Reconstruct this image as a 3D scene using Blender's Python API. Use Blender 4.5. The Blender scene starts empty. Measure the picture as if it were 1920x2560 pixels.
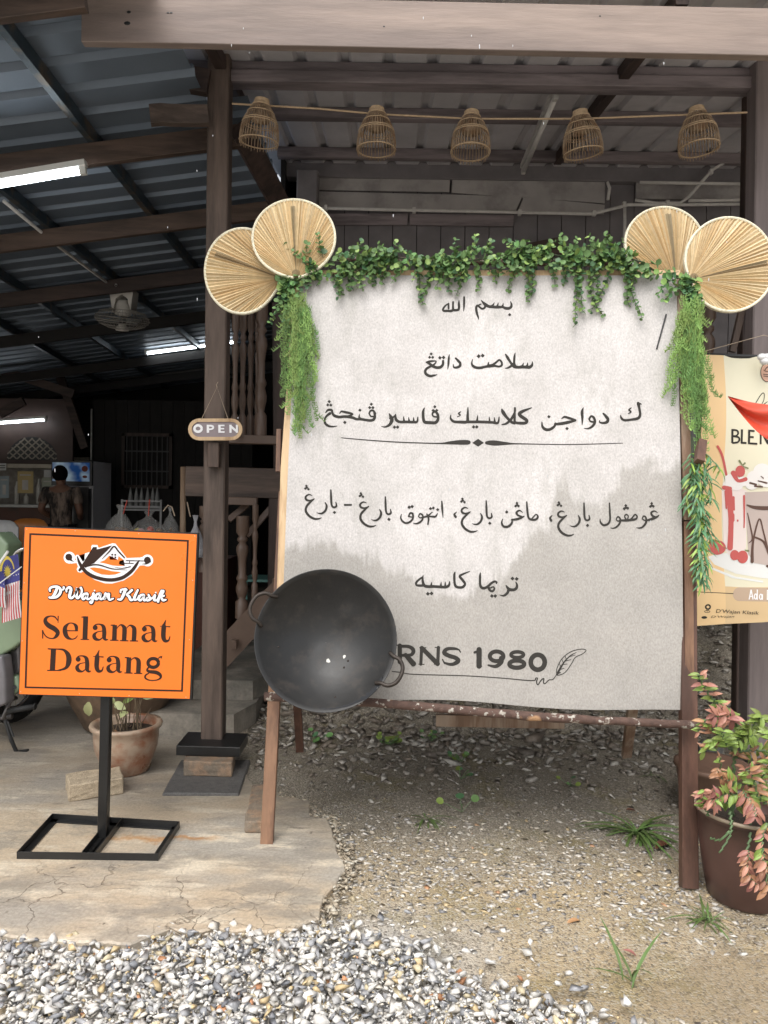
import bpy, bmesh, math, random
import numpy as np
from mathutils import Vector, Matrix, Quaternion, noise as mnoise
random.seed(7); np.random.seed(7)
SC = bpy.context.scene
COL = SC.collection
R = math.radians

# ---------------------------------------------------------------- camera, sky, sun, exposure
FPX = 1898.0            # focal length in pixels of the 1920 x 2560 photograph
CAMZ = 1.5; PITCH = R(-1.0); ROLL = R(0.8)
cam = bpy.data.cameras.new('camera'); cam.sensor_fit = 'VERTICAL'; cam.sensor_height = 24.0
cam.lens = 24.0 * FPX / 2560.0; cam.clip_start = 0.05; cam.clip_end = 400
camo = bpy.data.objects.new('camera', cam); COL.objects.link(camo)
fwd = Vector((0, math.cos(PITCH), math.sin(PITCH)))
rgt0 = Vector((1, 0, 0)); up0 = rgt0.cross(fwd)
RGT = (rgt0 * math.cos(ROLL) + up0 * math.sin(ROLL)).normalized()
UPV = RGT.cross(fwd).normalized(); FWD = fwd
CAM = Vector((0, 0, CAMZ))
m = Matrix((RGT, UPV, -FWD)).transposed().to_4x4(); m.translation = CAM
camo.matrix_world = m; SC.camera = camo

SUN_EL, SUN_ROT = R(58), R(200)
w = bpy.data.worlds.new('World'); SC.world = w; w.use_nodes = True
nt = w.node_tree; nt.nodes.clear()
sky = nt.nodes.new('ShaderNodeTexSky'); sky.sky_type = 'NISHITA'; sky.sun_disc = False
sky.sun_elevation = SUN_EL; sky.sun_rotation = SUN_ROT; sky.dust_density = 4; sky.air_density = 1.2
hs = nt.nodes.new('ShaderNodeHueSaturation'); hs.inputs['Saturation'].default_value = 0.22
bg = nt.nodes.new('ShaderNodeBackground'); bg.inputs['Strength'].default_value = 0.15
wo = nt.nodes.new('ShaderNodeOutputWorld')
nt.links.new(sky.outputs[0], hs.inputs['Color']); nt.links.new(hs.outputs[0], bg.inputs['Color']); nt.links.new(bg.outputs[0], wo.inputs['Surface'])
sl = bpy.data.lights.new('sun', 'SUN'); sl.energy = 1.0; sl.angle = R(60); sl.color = (1, 0.97, 0.92)
so = bpy.data.objects.new('sun', sl); COL.objects.link(so)
# light travels from the camera side (behind, a little left) down onto the front of the building
sd = Vector((0.25, 0.62, -1.0)).normalized()
so.rotation_euler = sd.to_track_quat('-Z', 'Y').to_euler()
SC.view_settings.view_transform = 'Standard'; SC.view_settings.look = 'None'
SC.view_settings.exposure = 0.72; SC.view_settings.gamma = 1; SC.view_settings.use_curve_mapping = False
SC.cycles.max_bounces = 7; SC.cycles.diffuse_bounces = 4; SC.cycles.transparent_max_bounces = 12
SC.cycles.sample_clamp_indirect = 6

# ---------------------------------------------------------------- survey helpers: a photo pixel (1920x2560) seen at a known depth
def ray(px, py):
    return FWD + RGT * ((px - 960) / FPX) + UPV * ((1280 - py) / FPX)
def P(px, py, Y):
    d = ray(px, py); return CAM + d * (Y / d.y)
def G(px, py, z=0.0):
    d = ray(px, py); return CAM + d * ((z - CAMZ) / d.z)
def onplane(px, py, o, n):
    d = ray(px, py); return CAM + d * ((o - CAM).dot(n) / d.dot(n))

# ---------------------------------------------------------------- mesh builder
class MB:
    def __init__(s): s.v = []; s.f = []; s.c = []
    def add(s, vs, fs, col=None):
        o = len(s.v); s.v += [tuple(p) for p in vs]
        s.f += [tuple(i + o for i in f) for f in fs]
        s.c += [col] * len(fs)
        return s
    def box(s, a, b, col=None):
        x0, y0, z0 = a; x1, y1, z1 = b
        return s.add([(x0,y0,z0),(x1,y0,z0),(x1,y1,z0),(x0,y1,z0),(x0,y0,z1),(x1,y0,z1),(x1,y1,z1),(x0,y1,z1)],
              [(3,2,1,0),(4,5,6,7),(0,1,5,4),(1,2,6,5),(2,3,7,6),(3,0,4,7)], col)
    def beam(s, a, b, w, h, up=(0,0,1), col=None, w2=None, h2=None, seg=1, wob=0):
        a = Vector(a); b = Vector(b); d = (b - a).normalized(); u = Vector(up)
        r = d.cross(u)
        if r.length < 1e-4: r = d.cross(Vector((0,1,0)))
        r.normalize(); u = r.cross(d).normalized()
        w2 = w2 or w; h2 = h2 or h
        vs = []
        for k in range(seg + 1):
            t = k / seg; c = a.lerp(b, t); ww = (w + (w2-w)*t) / 2; hh = (h + (h2-h)*t) / 2
            if wob: c = c + r * random.uniform(-wob, wob) + u * random.uniform(-wob, wob)
            bv = min(ww, hh) * 0.12
            for x, y in ((-ww+bv,-hh),(ww-bv,-hh),(ww,-hh+bv),(ww,hh-bv),(ww-bv,hh),(-ww+bv,hh),(-ww,hh-bv),(-ww,-hh+bv)):
                vs.append(c + r * x + u * y)
        fs = [tuple(range(7, -1, -1)), tuple(range(seg*8, seg*8+8))]
        for k in range(seg):
            for i in range(8):
                j = (i+1) % 8; fs.append((k*8+i, k*8+j, k*8+8+j, k*8+8+i))
        return s.add(vs, fs, col)
    def tube(s, pts, r, n=8, col=None, caps=True):
        pts = [Vector(p) for p in pts]; m_ = len(pts)
        rr = r if isinstance(r, (list, tuple)) else [r] * m_
        vs = []; prev = None
        for i, p in enumerate(pts):
            d = (pts[min(i+1, m_-1)] - pts[max(i-1, 0)])
            if d.length < 1e-9: d = Vector((0,0,1))
            d.normalize()
            if prev is None:
                prev = d.cross(Vector((0,0,1)))
                if prev.length < 0.1: prev = d.cross(Vector((0,1,0)))
            x = (prev - d * prev.dot(d)).normalized(); y = d.cross(x); prev = x
            for k in range(n):
                a = 2*math.pi*k/n; vs.append(p + (x*math.cos(a) + y*math.sin(a)) * rr[i])
        fs = []
        for i in range(m_-1):
            for k in range(n):
                j = (k+1) % n; fs.append((i*n+k, i*n+j, i*n+n+j, i*n+n+k))
        if caps: fs += [tuple(range(n-1, -1, -1)), tuple(range((m_-1)*n, m_*n))]
        return s.add(vs, fs, col)
    def lathe(s, c, prof, n=24, col=None, M=None, wob=0):
        c = Vector(c); vs = []; M = M or Matrix.Identity(3)
        for r, z in prof:
            for k in range(n):
                a = 2*math.pi*k/n; q = r * (1 + wob * math.sin(3*a + z*9) )
                vs.append(c + M @ Vector((q*math.cos(a), q*math.sin(a), z)))
        fs = []
        for i in range(len(prof)-1):
            for k in range(n):
                j = (k+1) % n; fs.append((i*n+k, i*n+j, i*n+n+j, i*n+n+k))
        return s.add(vs, fs, col)
    def ring(s, c, r, t, n=24, m_=6, M=None, ry=None):
        M = M or Matrix.Identity(3); ry = ry or r
        pts = [Vector(c) + M @ Vector((r*math.cos(2*math.pi*k/n), ry*math.sin(2*math.pi*k/n), 0)) for k in range(n+1)]
        return s.tube(pts, t, m_, caps=False)
    def sphere(s, c, r, n=10, m_=7, sx=1, sy=1, sz=1):
        c = Vector(c); prof = [(math.sin(math.pi*i/m_), -math.cos(math.pi*i/m_)) for i in range(m_+1)]
        vs = []
        for a, z in prof:
            for k in range(n):
                t = 2*math.pi*k/n; vs.append(c + Vector((r*sx*max(a,1e-3)*math.cos(t), r*sy*max(a,1e-3)*math.sin(t), r*sz*z)))
        fs = [(i*n+k, i*n+(k+1)%n, i*n+n+(k+1)%n, i*n+n+k) for i in range(m_) for k in range(n)]
        return s.add(vs, fs)
    def prism(s, pts, off, col=None):
        """closed polygon pts (Vectors) extruded by vector off"""
        n = len(pts); vs = [Vector(p) for p in pts] + [Vector(p) + Vector(off) for p in pts]
        fs = [tuple(range(n)), tuple(range(2*n-1, n-1, -1))] + [(i, i+n, (i+1)%n+n, (i+1)%n) for i in range(n)]
        return s.add(vs, fs, col)
    def build(s, name, mat, parent=None, smooth=False, label=None):
        me = bpy.data.meshes.new(name); me.from_pydata(s.v, [], s.f)
        if any(c is not None for c in s.c):
            at = me.attributes.new('tint', 'FLOAT_COLOR', 'FACE')
            at.data.foreach_set('color', [x for c in s.c for x in ((*c, 1.0) if c is not None else (1,1,1,1))])
        if smooth: me.polygons.foreach_set('use_smooth', [True] * len(me.polygons))
        if mat: me.materials.append(mat)
        me.update()
        return link(name, me, parent, label)
def link(name, me, parent=None, label=None):
    o = bpy.data.objects.new(name, me); COL.objects.link(o)
    if parent is not None:
        o.parent = parent; o.matrix_parent_inverse = base_inv(parent)
    if label: o['label'] = label
    return o
def base_inv(p):
    # vertices are given in world space; a top-level parent's own offset is taken out again
    return Matrix.Translation(-p.location) if p.parent is None else Matrix.Identity(4)
def thing(name, label, cat, loc=(0,0,0), group=None):
    o = bpy.data.objects.new(name, None); COL.objects.link(o); o.location = loc
    o.empty_display_size = 0.1; o['label'] = label; o['category'] = cat
    if group: o['group'] = group
    return o
def tag(o, label, cat, group=None):
    o['label'] = label; o['category'] = cat
    if group: o['group'] = group
    return o
def setting(o, kind='structure'):
    o['kind'] = kind; return o
def copy_thing(root, delta, label, rot=None):
    r = root.copy(); COL.objects.link(r); r.location = Vector(root.location) + Vector(delta)
    if rot: r.rotation_euler = rot
    r['label'] = label
    for ch in list(root.children):
        c = ch.copy(); COL.objects.link(c); c.parent = r
        for g in ch.children:
            d = g.copy(); COL.objects.link(d); d.parent = c
    return r

# ---------------------------------------------------------------- materials
def mat(name, col, rough=0.6, metal=0.0, spec=0.5, var=0.15, scale=12, bump=0.2, bscale=None, stretch=(1,1,1),
        col2=None, c2amt=0.5, c2scale=3, tint=False, objrand=0.0, trans=0, alpha=1, emit=None, estr=0, coat=0, fine=0.0, subsurf=0, rvar=0.0, bdist=0.004, c2stretch=None):
    M = bpy.data.materials.new(name); M.use_nodes = True; N = M.node_tree.nodes; L = M.node_tree.links
    b = N['Principled BSDF']
    b.inputs['Metallic'].default_value = metal; b.inputs['Roughness'].default_value = rough
    b.inputs['Specular IOR Level'].default_value = spec
    tc = N.new('ShaderNodeTexCoord'); mp = N.new('ShaderNodeMapping'); L.new(tc.outputs['Object'], mp.inputs['Vector'])
    mp.inputs['Scale'].default_value = stretch
    def nz(sc, det=6, ro=0.6, src=None):
        n = N.new('ShaderNodeTexNoise'); n.inputs['Scale'].default_value = sc; n.inputs['Detail'].default_value = det
        n.inputs['Roughness'].default_value = ro; L.new((src or mp).outputs[0], n.inputs['Vector']); return n
    def mix(f, a, bb, mode='MIX'):
        x = N.new('ShaderNodeMix'); x.data_type = 'RGBA'; x.blend_type = mode; x.clamp_factor = True
        for sock, v in ((x.inputs[0], f), (x.inputs[6], a), (x.inputs[7], bb)):
            if hasattr(v, 'links') or isinstance(v, bpy.types.NodeSocket): L.new(v, sock)
            else: sock.default_value = v
        return x.outputs[2]
    def ramp(src, lo, hi, a=0.0, bb=1.0):
        x = N.new('ShaderNodeMapRange'); x.inputs[1].default_value = lo; x.inputs[2].default_value = hi
        x.inputs[3].default_value = a; x.inputs[4].default_value = bb; L.new(src, x.inputs[0]); return x.outputs[0]
    n1 = nz(scale)
    base = (*col, 1)
    if tint:
        at = N.new('ShaderNodeAttribute'); at.attribute_name = 'tint'; base = at.outputs['Color']
    if col2:
        mp2 = N.new('ShaderNodeMapping'); L.new(tc.outputs['Object'], mp2.inputs['Vector']); mp2.inputs['Scale'].default_value = c2stretch or stretch
        n2 = nz(c2scale, 5, 0.65, mp2); base = mix(ramp(n2.outputs[0], 0.62 - c2amt*0.4, 0.72 - c2amt*0.3), base, (*col2, 1))
    v = ramp(n1.outputs[0], 0.25, 0.75, 1 - var, 1 + var)
    hv = N.new('ShaderNodeHueSaturation'); L.new(v, hv.inputs['Value'])
    if isinstance(base, tuple): hv.inputs['Color'].default_value = base
    else: L.new(base, hv.inputs['Color'])
    out = hv.outputs[0]
    if fine:
        nf = nz(scale*9, 2, 0.5); h3 = N.new('ShaderNodeHueSaturation'); L.new(ramp(nf.outputs[0], 0.3, 0.7, 1-fine, 1+fine), h3.inputs['Value']); L.new(out, h3.inputs['Color']); out = h3.outputs[0]
    if objrand:
        oi = N.new('ShaderNodeObjectInfo'); h2 = N.new('ShaderNodeHueSaturation'); L.new(ramp(oi.outputs['Random'], 0, 1, 1-objrand, 1+objrand), h2.inputs['Value'])
        L.new(ramp(oi.outputs['Random'], 0, 1, 0.5-objrand*0.05, 0.5+objrand*0.05), h2.inputs['Hue']); L.new(out, h2.inputs['Color']); out = h2.outputs[0]
    L.new(out, b.inputs['Base Color'])
    if rvar: L.new(ramp(n1.outputs[0], 0.35, 0.65, max(rough-rvar, 0.02), min(rough+rvar, 1)), b.inputs['Roughness'])
    if bump:
        nb = nz(bscale or scale*2.5, 8, 0.65); bp = N.new('ShaderNodeBump'); bp.inputs['Strength'].default_value = bump; bp.inputs['Distance'].default_value = bdist
        L.new(nb.outputs[0], bp.inputs['Height']); L.new(bp.outputs[0], b.inputs['Normal'])
    if trans: b.inputs['Transmission Weight'].default_value = trans
    if alpha < 1: b.inputs['Alpha'].default_value = alpha
    if subsurf: b.inputs['Subsurface Weight'].default_value = subsurf; b.inputs['Subsurface Radius'].default_value = (0.01,0.01,0.005)
    if coat: b.inputs['Coat Weight'].default_value = coat; b.inputs['Coat Roughness'].default_value = 0.15
    if emit: b.inputs['Emission Color'].default_value = (*emit, 1); b.inputs['Emission Strength'].default_value = estr
    return M
def wood(name, col, axis='x', rough=0.6, var=0.35, dark=None, **k):
    st = {'x': (0.12,1,1), 'y': (1,0.12,1), 'z': (1,1,0.12)}[axis]
    return mat(name, col, rough, var=var, scale=22, bump=k.pop('bump',0.45), bscale=60, stretch=st, col2=dark or tuple(c*0.55 for c in col), c2amt=k.pop('c2amt',0.45), c2scale=k.pop('c2scale',9), **k)
M_ = {}
for ax in 'xyz':
    M_['dk'+ax] = wood('dark_brown_wood_'+ax, (0.066,0.042,0.034), ax, 0.62)
    M_['md'+ax] = wood('reddish_beam_wood_'+ax, (0.095,0.062,0.046), ax, 0.6)
    M_['post'+ax] = wood('weathered_brown_wood_'+ax, (0.125,0.09,0.072), ax, 0.7)
M_['fascia'] = wood('fascia_wood', (0.30,0.232,0.195), 'x', 0.6, 0.2, dark=(0.2,0.155,0.135), c2amt=0.5, c2scale=2.2)
M_['easel'] = wood('easel_wood', (0.23,0.125,0.072), 'z', 0.5, 0.3, dark=(0.12,0.06,0.035))
M_['easeld'] = wood('easel_wood_dark', (0.125,0.062,0.042), 'z', 0.5, 0.3)
M_['pale'] = wood('pale_pine', (0.62,0.44,0.26), 'z', 0.6, 0.18, dark=(0.4,0.25,0.13), c2amt=0.3)
M_['greyw'] = wood('grey_batten', (0.36,0.27,0.2), 'z', 0.65, 0.2, dark=(0.2,0.12,0.075))
M_['stair'] = mat('stair_brown_paint', (0.115,0.075,0.055), 0.4, var=0.12, scale=10, bump=0.15)
M_['zinc'] = mat('zinc_roof_sheet', (0.155,0.19,0.235), 0.5, metal=0.3, var=0.12, scale=5, bump=0.05, rvar=0.08)
M_['zinc2'] = mat('porch_roof_sheet', (0.6,0.58,0.6), 0.6, metal=0.0, var=0.2, scale=4, bump=0.05, col2=(0.48,0.465,0.48), c2amt=0.3, c2scale=2)  # sheet colour lifted, the milky veil under the porch is put into it
M_['purlin'] = mat('painted_steel_channel', (0.035,0.055,0.07), 0.35, metal=0.4, var=0.3, scale=20, bump=0.1, col2=(0.12,0.09,0.06), c2amt=0.25, c2scale=6)
M_['concrete'] = None
M_['black'] = mat('black_paint', (0.012,0.012,0.012), 0.35, var=0.25, scale=30, bump=0.15)
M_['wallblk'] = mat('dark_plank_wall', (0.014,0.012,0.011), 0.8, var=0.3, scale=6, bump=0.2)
M_['wallbrn'] = mat('brown_partition', (0.06,0.035,0.028), 0.6, var=0.25, scale=4, bump=0.1)
M_['fibre'] = mat('fibre_cement_panel', (0.4,0.375,0.36), 0.8, var=0.15, scale=5, bump=0.1, col2=(0.28,0.26,0.25), c2amt=0.4)
M_['porch'] = wood('porch_beam_wood', (0.25,0.21,0.215), 'x', 0.65, 0.2)  # dark timber lightened, hazy glare put into its colour
M_['porchw'] = mat('porch_wall_wood', (0.18,0.165,0.17), 0.7, var=0.2, scale=6, bump=0.15)  # wall wood lightened as well, with the haze in its colour
M_['pvc'] = mat('white_pvc', (0.6,0.58,0.55), 0.5, var=0.12, scale=20, bump=0.05)
M_['white'] = mat('white_enamel', (0.75,0.75,0.72), 0.4, var=0.06, scale=8, bump=0.05)
M_['tube'] = mat('lit_tube', (0.9,0.95,1), 0.3, emit=(0.86,0.94,1.0), estr=9, bump=0, var=0)
M_['tubeoff'] = mat('unlit_tube', (0.8,0.78,0.74), 0.3, bump=0, var=0.05)
M_['rattan'] = mat('rattan', (0.36,0.26,0.17), 0.6, var=0.35, scale=40, bump=0.3, tint=False, col2=(0.25,0.15,0.08), c2amt=0.35, c2scale=15)
M_['rattanl'] = mat('rattan_hoop', (0.55,0.4,0.25), 0.6, var=0.2, scale=60, bump=0.3)
M_['palm'] = mat('dried_palm_leaf', (0.6,0.42,0.22), 0.65, tint=True, var=0.12, scale=60, bump=0.25, bscale=300, bdist=0.001)
M_['rim'] = mat('woven_rim', (0.76,0.71,0.54), 0.6, var=0.25, scale=90, bump=0.8, bscale=160, bdist=0.003)
M_['cord'] = mat('jute_cord', (0.48,0.38,0.28), 0.8, var=0.2, scale=80)
M_['iron'] = mat('seasoned_wok_iron', (0.010,0.0095,0.009), 0.45, metal=0.0, spec=0.6, var=0.2, scale=7, bump=0.2, bscale=25, rvar=0.08, col2=(0.022,0.018,0.015), c2amt=0.25, c2scale=14)
M_['ironh'] = mat('wok_handle_iron', (0.045,0.036,0.03), 0.45, metal=0.5, var=0.3, scale=40, bump=0.4)
M_['soil'] = mat('potting_soil', (0.05,0.036,0.025), 0.95, var=0.5, scale=60, bump=1, bdist=0.01)
M_['ink'] = mat('dark_print_ink', (0.038,0.035,0.031), 0.8, spec=.2, var=0.08, bump=0)
M_['orange'] = mat('orange_sign_sheet', (0.80,0.175,0.014), 0.33, var=0.05, scale=2, rvar=.08, bump=0.0)
M_['brownink'] = mat('dark_brown_vinyl', (0.03,0.014,0.009), 0.6, spec=0.25, var=0.05, bump=0)
M_['whiteink'] = mat('white_vinyl', (0.86,0.85,0.86), 0.4, var=0.03, bump=0)
M_['rivet'] = mat('zinc_rivet', (0.6,0.5,0.4), 0.35, metal=0.7, bump=0)
def leafmat(name, col, **k): return mat(name, col, k.pop('rough',0.42), var=0.2, scale=40, bump=0.1, objrand=k.pop('objrand',0.28), subsurf=0.0, **k)
M_['euc'] = leafmat('eucalyptus_leaf', (0.13,0.25,0.08), rough=.55)
M_['euc2'] = leafmat('eucalyptus_leaf_yellow', (0.24,0.36,0.1), rough=.55)
M_['euc3'] = leafmat('eucalyptus_leaf_dark', (0.07,0.16,0.07), rough=.55)
M_['needle'] = leafmat('fern_needle', (0.26,0.4,0.11), rough=.6)
M_['needle2'] = leafmat('fern_needle_deep', (0.15,0.28,0.08), rough=.6)
M_['bam'] = leafmat('bamboo_leaf', (0.08,0.2,0.085))
M_['bam2'] = leafmat('bamboo_leaf_light', (0.24,0.36,0.06))
M_['lgreen'] = leafmat('plant_leaf_green', (0.2,0.27,0.06))
M_['lpink'] = leafmat('plant_leaf_pink', (0.36,0.16,0.12))
M_['lorange'] = leafmat('plant_leaf_rust', (0.34,0.17,0.09))
M_['stem'] = mat('plant_stem', (0.1,0.16,0.07), 0.5, var=0.2, scale=30)
M_['stemd'] = mat('garland_stem', (0.06,0.08,0.04), 0.6)
M_['grass'] = leafmat('grass_blade', (0.1,0.16,0.045))
M_['dry'] = leafmat('dry_leaf', (0.17,0.08,0.04))

def attr_mix(name, rough=0.6, bump=0.2, scale=20, var=0.15, **k):
    return mat(name, (1,1,1), rough, tint=True, var=var, scale=scale, bump=bump, **k)
M_['stone'] = attr_mix('crushed_stone', 0.55, 0.35, 60, 0.22, bdist=0.002)
M_['stonewet'] = attr_mix('wet_pebble', 0.4, 0.3, 60, 0.3, bdist=0.002)
# ================================================================ GROUND
def concrete_mat():
    M = bpy.data.materials.new('wet_concrete'); M.use_nodes = True; N = M.node_tree.nodes; L = M.node_tree.links
    b = N['Principled BSDF']; tc = N.new('ShaderNodeTexCoord')
    def nz(sc, det=7, ro=0.6, st=(1,1,1), off=(0,0,0)):
        mp = N.new('ShaderNodeMapping'); mp.inputs['Scale'].default_value = st; mp.inputs['Location'].default_value = off; L.new(tc.outputs['Object'], mp.inputs['Vector'])
        n = N.new('ShaderNodeTexNoise'); n.inputs['Scale'].default_value = sc; n.inputs['Detail'].default_value = det; n.inputs['Roughness'].default_value = ro
        L.new(mp.outputs[0], n.inputs['Vector']); return n.outputs[0]
    def mr(s, a, c, x=0.0, y=1.0):
        q = N.new('ShaderNodeMapRange'); q.interpolation_type = 'SMOOTHSTEP'
        for i, vv in ((1,a),(2,c),(3,x),(4,y)): q.inputs[i].default_value = vv
        L.new(s, q.inputs[0]); return q.outputs[0]
    def mx(f, a, c, mode='MIX'):
        x = N.new('ShaderNodeMix'); x.data_type = 'RGBA'; x.blend_type = mode
        for sk, vv in ((x.inputs[0],f),(x.inputs[6],a),(x.inputs[7],c)):
            if isinstance(vv, bpy.types.NodeSocket): L.new(vv, sk)
            else: sk.default_value = vv
        return x.outputs[2]
    def mth(op, a, c=0.0):
        q = N.new('ShaderNodeMath'); q.operation = op
        for i, vv in ((0,a),(1,c)):
            if isinstance(vv, bpy.types.NodeSocket): L.new(vv, q.inputs[i])
            else: q.inputs[i].default_value = vv
        return q.outputs[0]
    big = nz(1.3, 6, 0.6, (0.7,1.6,1)); mid = nz(5.0, 8, 0.65, (0.6,1.6,1)); fine = nz(70, 4, 0.7)
    c = mx(mr(big, 0.42, 0.62), (0.49,0.395,0.285,1), (0.36,0.325,0.275,1))
    c = mx(mr(mid, 0.48, 0.66), c, (0.63,0.55,0.43,1)); c = mx(mr(nz(2.6, 7, .7, (.8,1.5,1), (2,6,0)), .49, .62, 0, .75), c, (0.27,0.24,0.2,1))
    c = mx(mr(nz(9, 6, 0.7, (0.4,2,1), (4,1,0)), 0.56, 0.7), c, (0.24,0.205,0.165,1))
    c = mx(mr(nz(14, 3, 0.5, (1,1,1), (9,9,0)), 0.70, 0.76), c, (0.13,0.1,0.075,1))
    # rust stain line across the slab (its own shape)
    sp = N.new('ShaderNodeSeparateXYZ'); L.new(tc.outputs['Object'], sp.inputs[0])
    wob = nz(6, 4, 0.6)
    d = mth('ABSOLUTE', mth('ADD', mth('SUBTRACT', sp.outputs['Y'], 3.30), mth('MULTIPLY', mth('SUBTRACT', wob, 0.5), 0.22)))
    rust = mth('MULTIPLY', mth('MULTIPLY', mr(d, 0.035, 0.0), mr(sp.outputs['X'], -1.35, -1.05)), mr(sp.outputs['X'], -0.65, -0.8))
    c = mx(mth('MULTIPLY', rust, 0.75), c, (0.40,0.18,0.04,1))
    # cracks, denser close to the broken front edge
    mpv = N.new('ShaderNodeMapping'); L.new(tc.outputs['Object'], mpv.inputs['Vector'])
    warp = N.new('ShaderNodeTexNoise'); warp.inputs['Scale'].default_value = 5; warp.inputs['Detail'].default_value = 6; L.new(tc.outputs['Object'], warp.inputs['Vector'])
    wm = N.new('ShaderNodeVectorMath'); wm.operation = 'MULTIPLY_ADD'; L.new(warp.outputs['Color'], wm.inputs[0]); wm.inputs[1].default_value = (0.3,0.3,0); L.new(tc.outputs['Object'], wm.inputs[2])
    vs = []
    for sc, th in ((2.4, 0.007), (6.0, 0.012)):
        v = N.new('ShaderNodeTexVoronoi'); v.feature = 'DISTANCE_TO_EDGE'; v.inputs['Scale'].default_value = sc; L.new(wm.outputs[0], v.inputs['Vector'])
        vs.append(mr(v.outputs['Distance'], th, 0.0))
    near = mth('MULTIPLY', mr(sp.outputs['Y'], 3.05, 2.7), mr(nz(3, 3), 0.38, 0.55))
    nearx = mr(sp.outputs['X'], -1.1, -0.6)
    cr = mth('MAXIMUM', mth('MULTIPLY', vs[0], mth('MULTIPLY', mr(sp.outputs['Y'], 3.2, 2.85), mr(nz(2, 2), 0.4, 0.5))), mth('MULTIPLY', vs[1], mth('MULTIPLY', near, nearx)))
    c = mx(mth('MULTIPLY', cr, 0.55), c, (0.1,0.07,0.045,1))
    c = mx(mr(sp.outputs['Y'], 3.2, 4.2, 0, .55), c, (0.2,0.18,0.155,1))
    hv = N.new('ShaderNodeHueSaturation'); L.new(mr(fine, 0.3, 0.7, 0.84, 1.14), hv.inputs['Value']); L.new(c, hv.inputs['Color'])
    L.new(hv.outputs[0], b.inputs['Base Color'])
    L.new(mr(big, 0.4, 0.6, 0.34, 0.62), b.inputs['Roughness'])
    h = mth('SUBTRACT', mth('ADD', mth('MULTIPLY', mid, 1.0), mth('MULTIPLY', fine, 0.25)), mth('MULTIPLY', cr, 0.8))
    bp = N.new('ShaderNodeBump'); bp.inputs['Strength'].default_value = 0.55; bp.inputs['Distance'].default_value = 0.012; L.new(h, bp.inputs['Height']); L.new(bp.outputs[0], b.inputs['Normal'])
    return M
M_['concrete'] = concrete_mat()
M_['step'] = mat('old_step_concrete', (0.27,0.24,0.2), 0.75, var=0.25, scale=7, bump=0.5, col2=(0.15,0.14,0.12), c2amt=0.5, fine=0.1)

def gh(x, y):
    """height of the bare ground"""
    n = mnoise.noise(Vector((x*1.3, y*1.3, 0.3))) * 0.012 + mnoise.noise(Vector((x*5, y*5, 1.7))) * 0.006
    z = -0.035 + n
    z += 0.02 * max(0, min(1, (0.15-x)/0.35)) * max(0, min(1, (y-2.75)/0.2))
    if x > 0: z -= min(x, 1.8) * 0.012
    # water-filled hollow lower right
    z -= 0.034 * math.exp(-((x-1.15)**2/0.55 + (y-2.4)**2/0.1))
    z += 0.03 * max(0, min(1, (y-3.1)/1.2)) * max(0, min(1, (x+0.8)/0.5))
    b = y - (4.9 + 0.25*mnoise.noise(Vector((x*0.8, 3, 1))))
    if x > -0.9 and b > 0: z += min(b*0.55, 1.0) * min(1, (x+0.9)/0.4) * (1 + 0.5*mnoise.noise(Vector((x*3, y*3, 5))))
    if x > 1.1 and y > 3.9: z += 0.12 * min(1, (y-3.9)) * min(1, (x-1.1)) 
    return z
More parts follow.
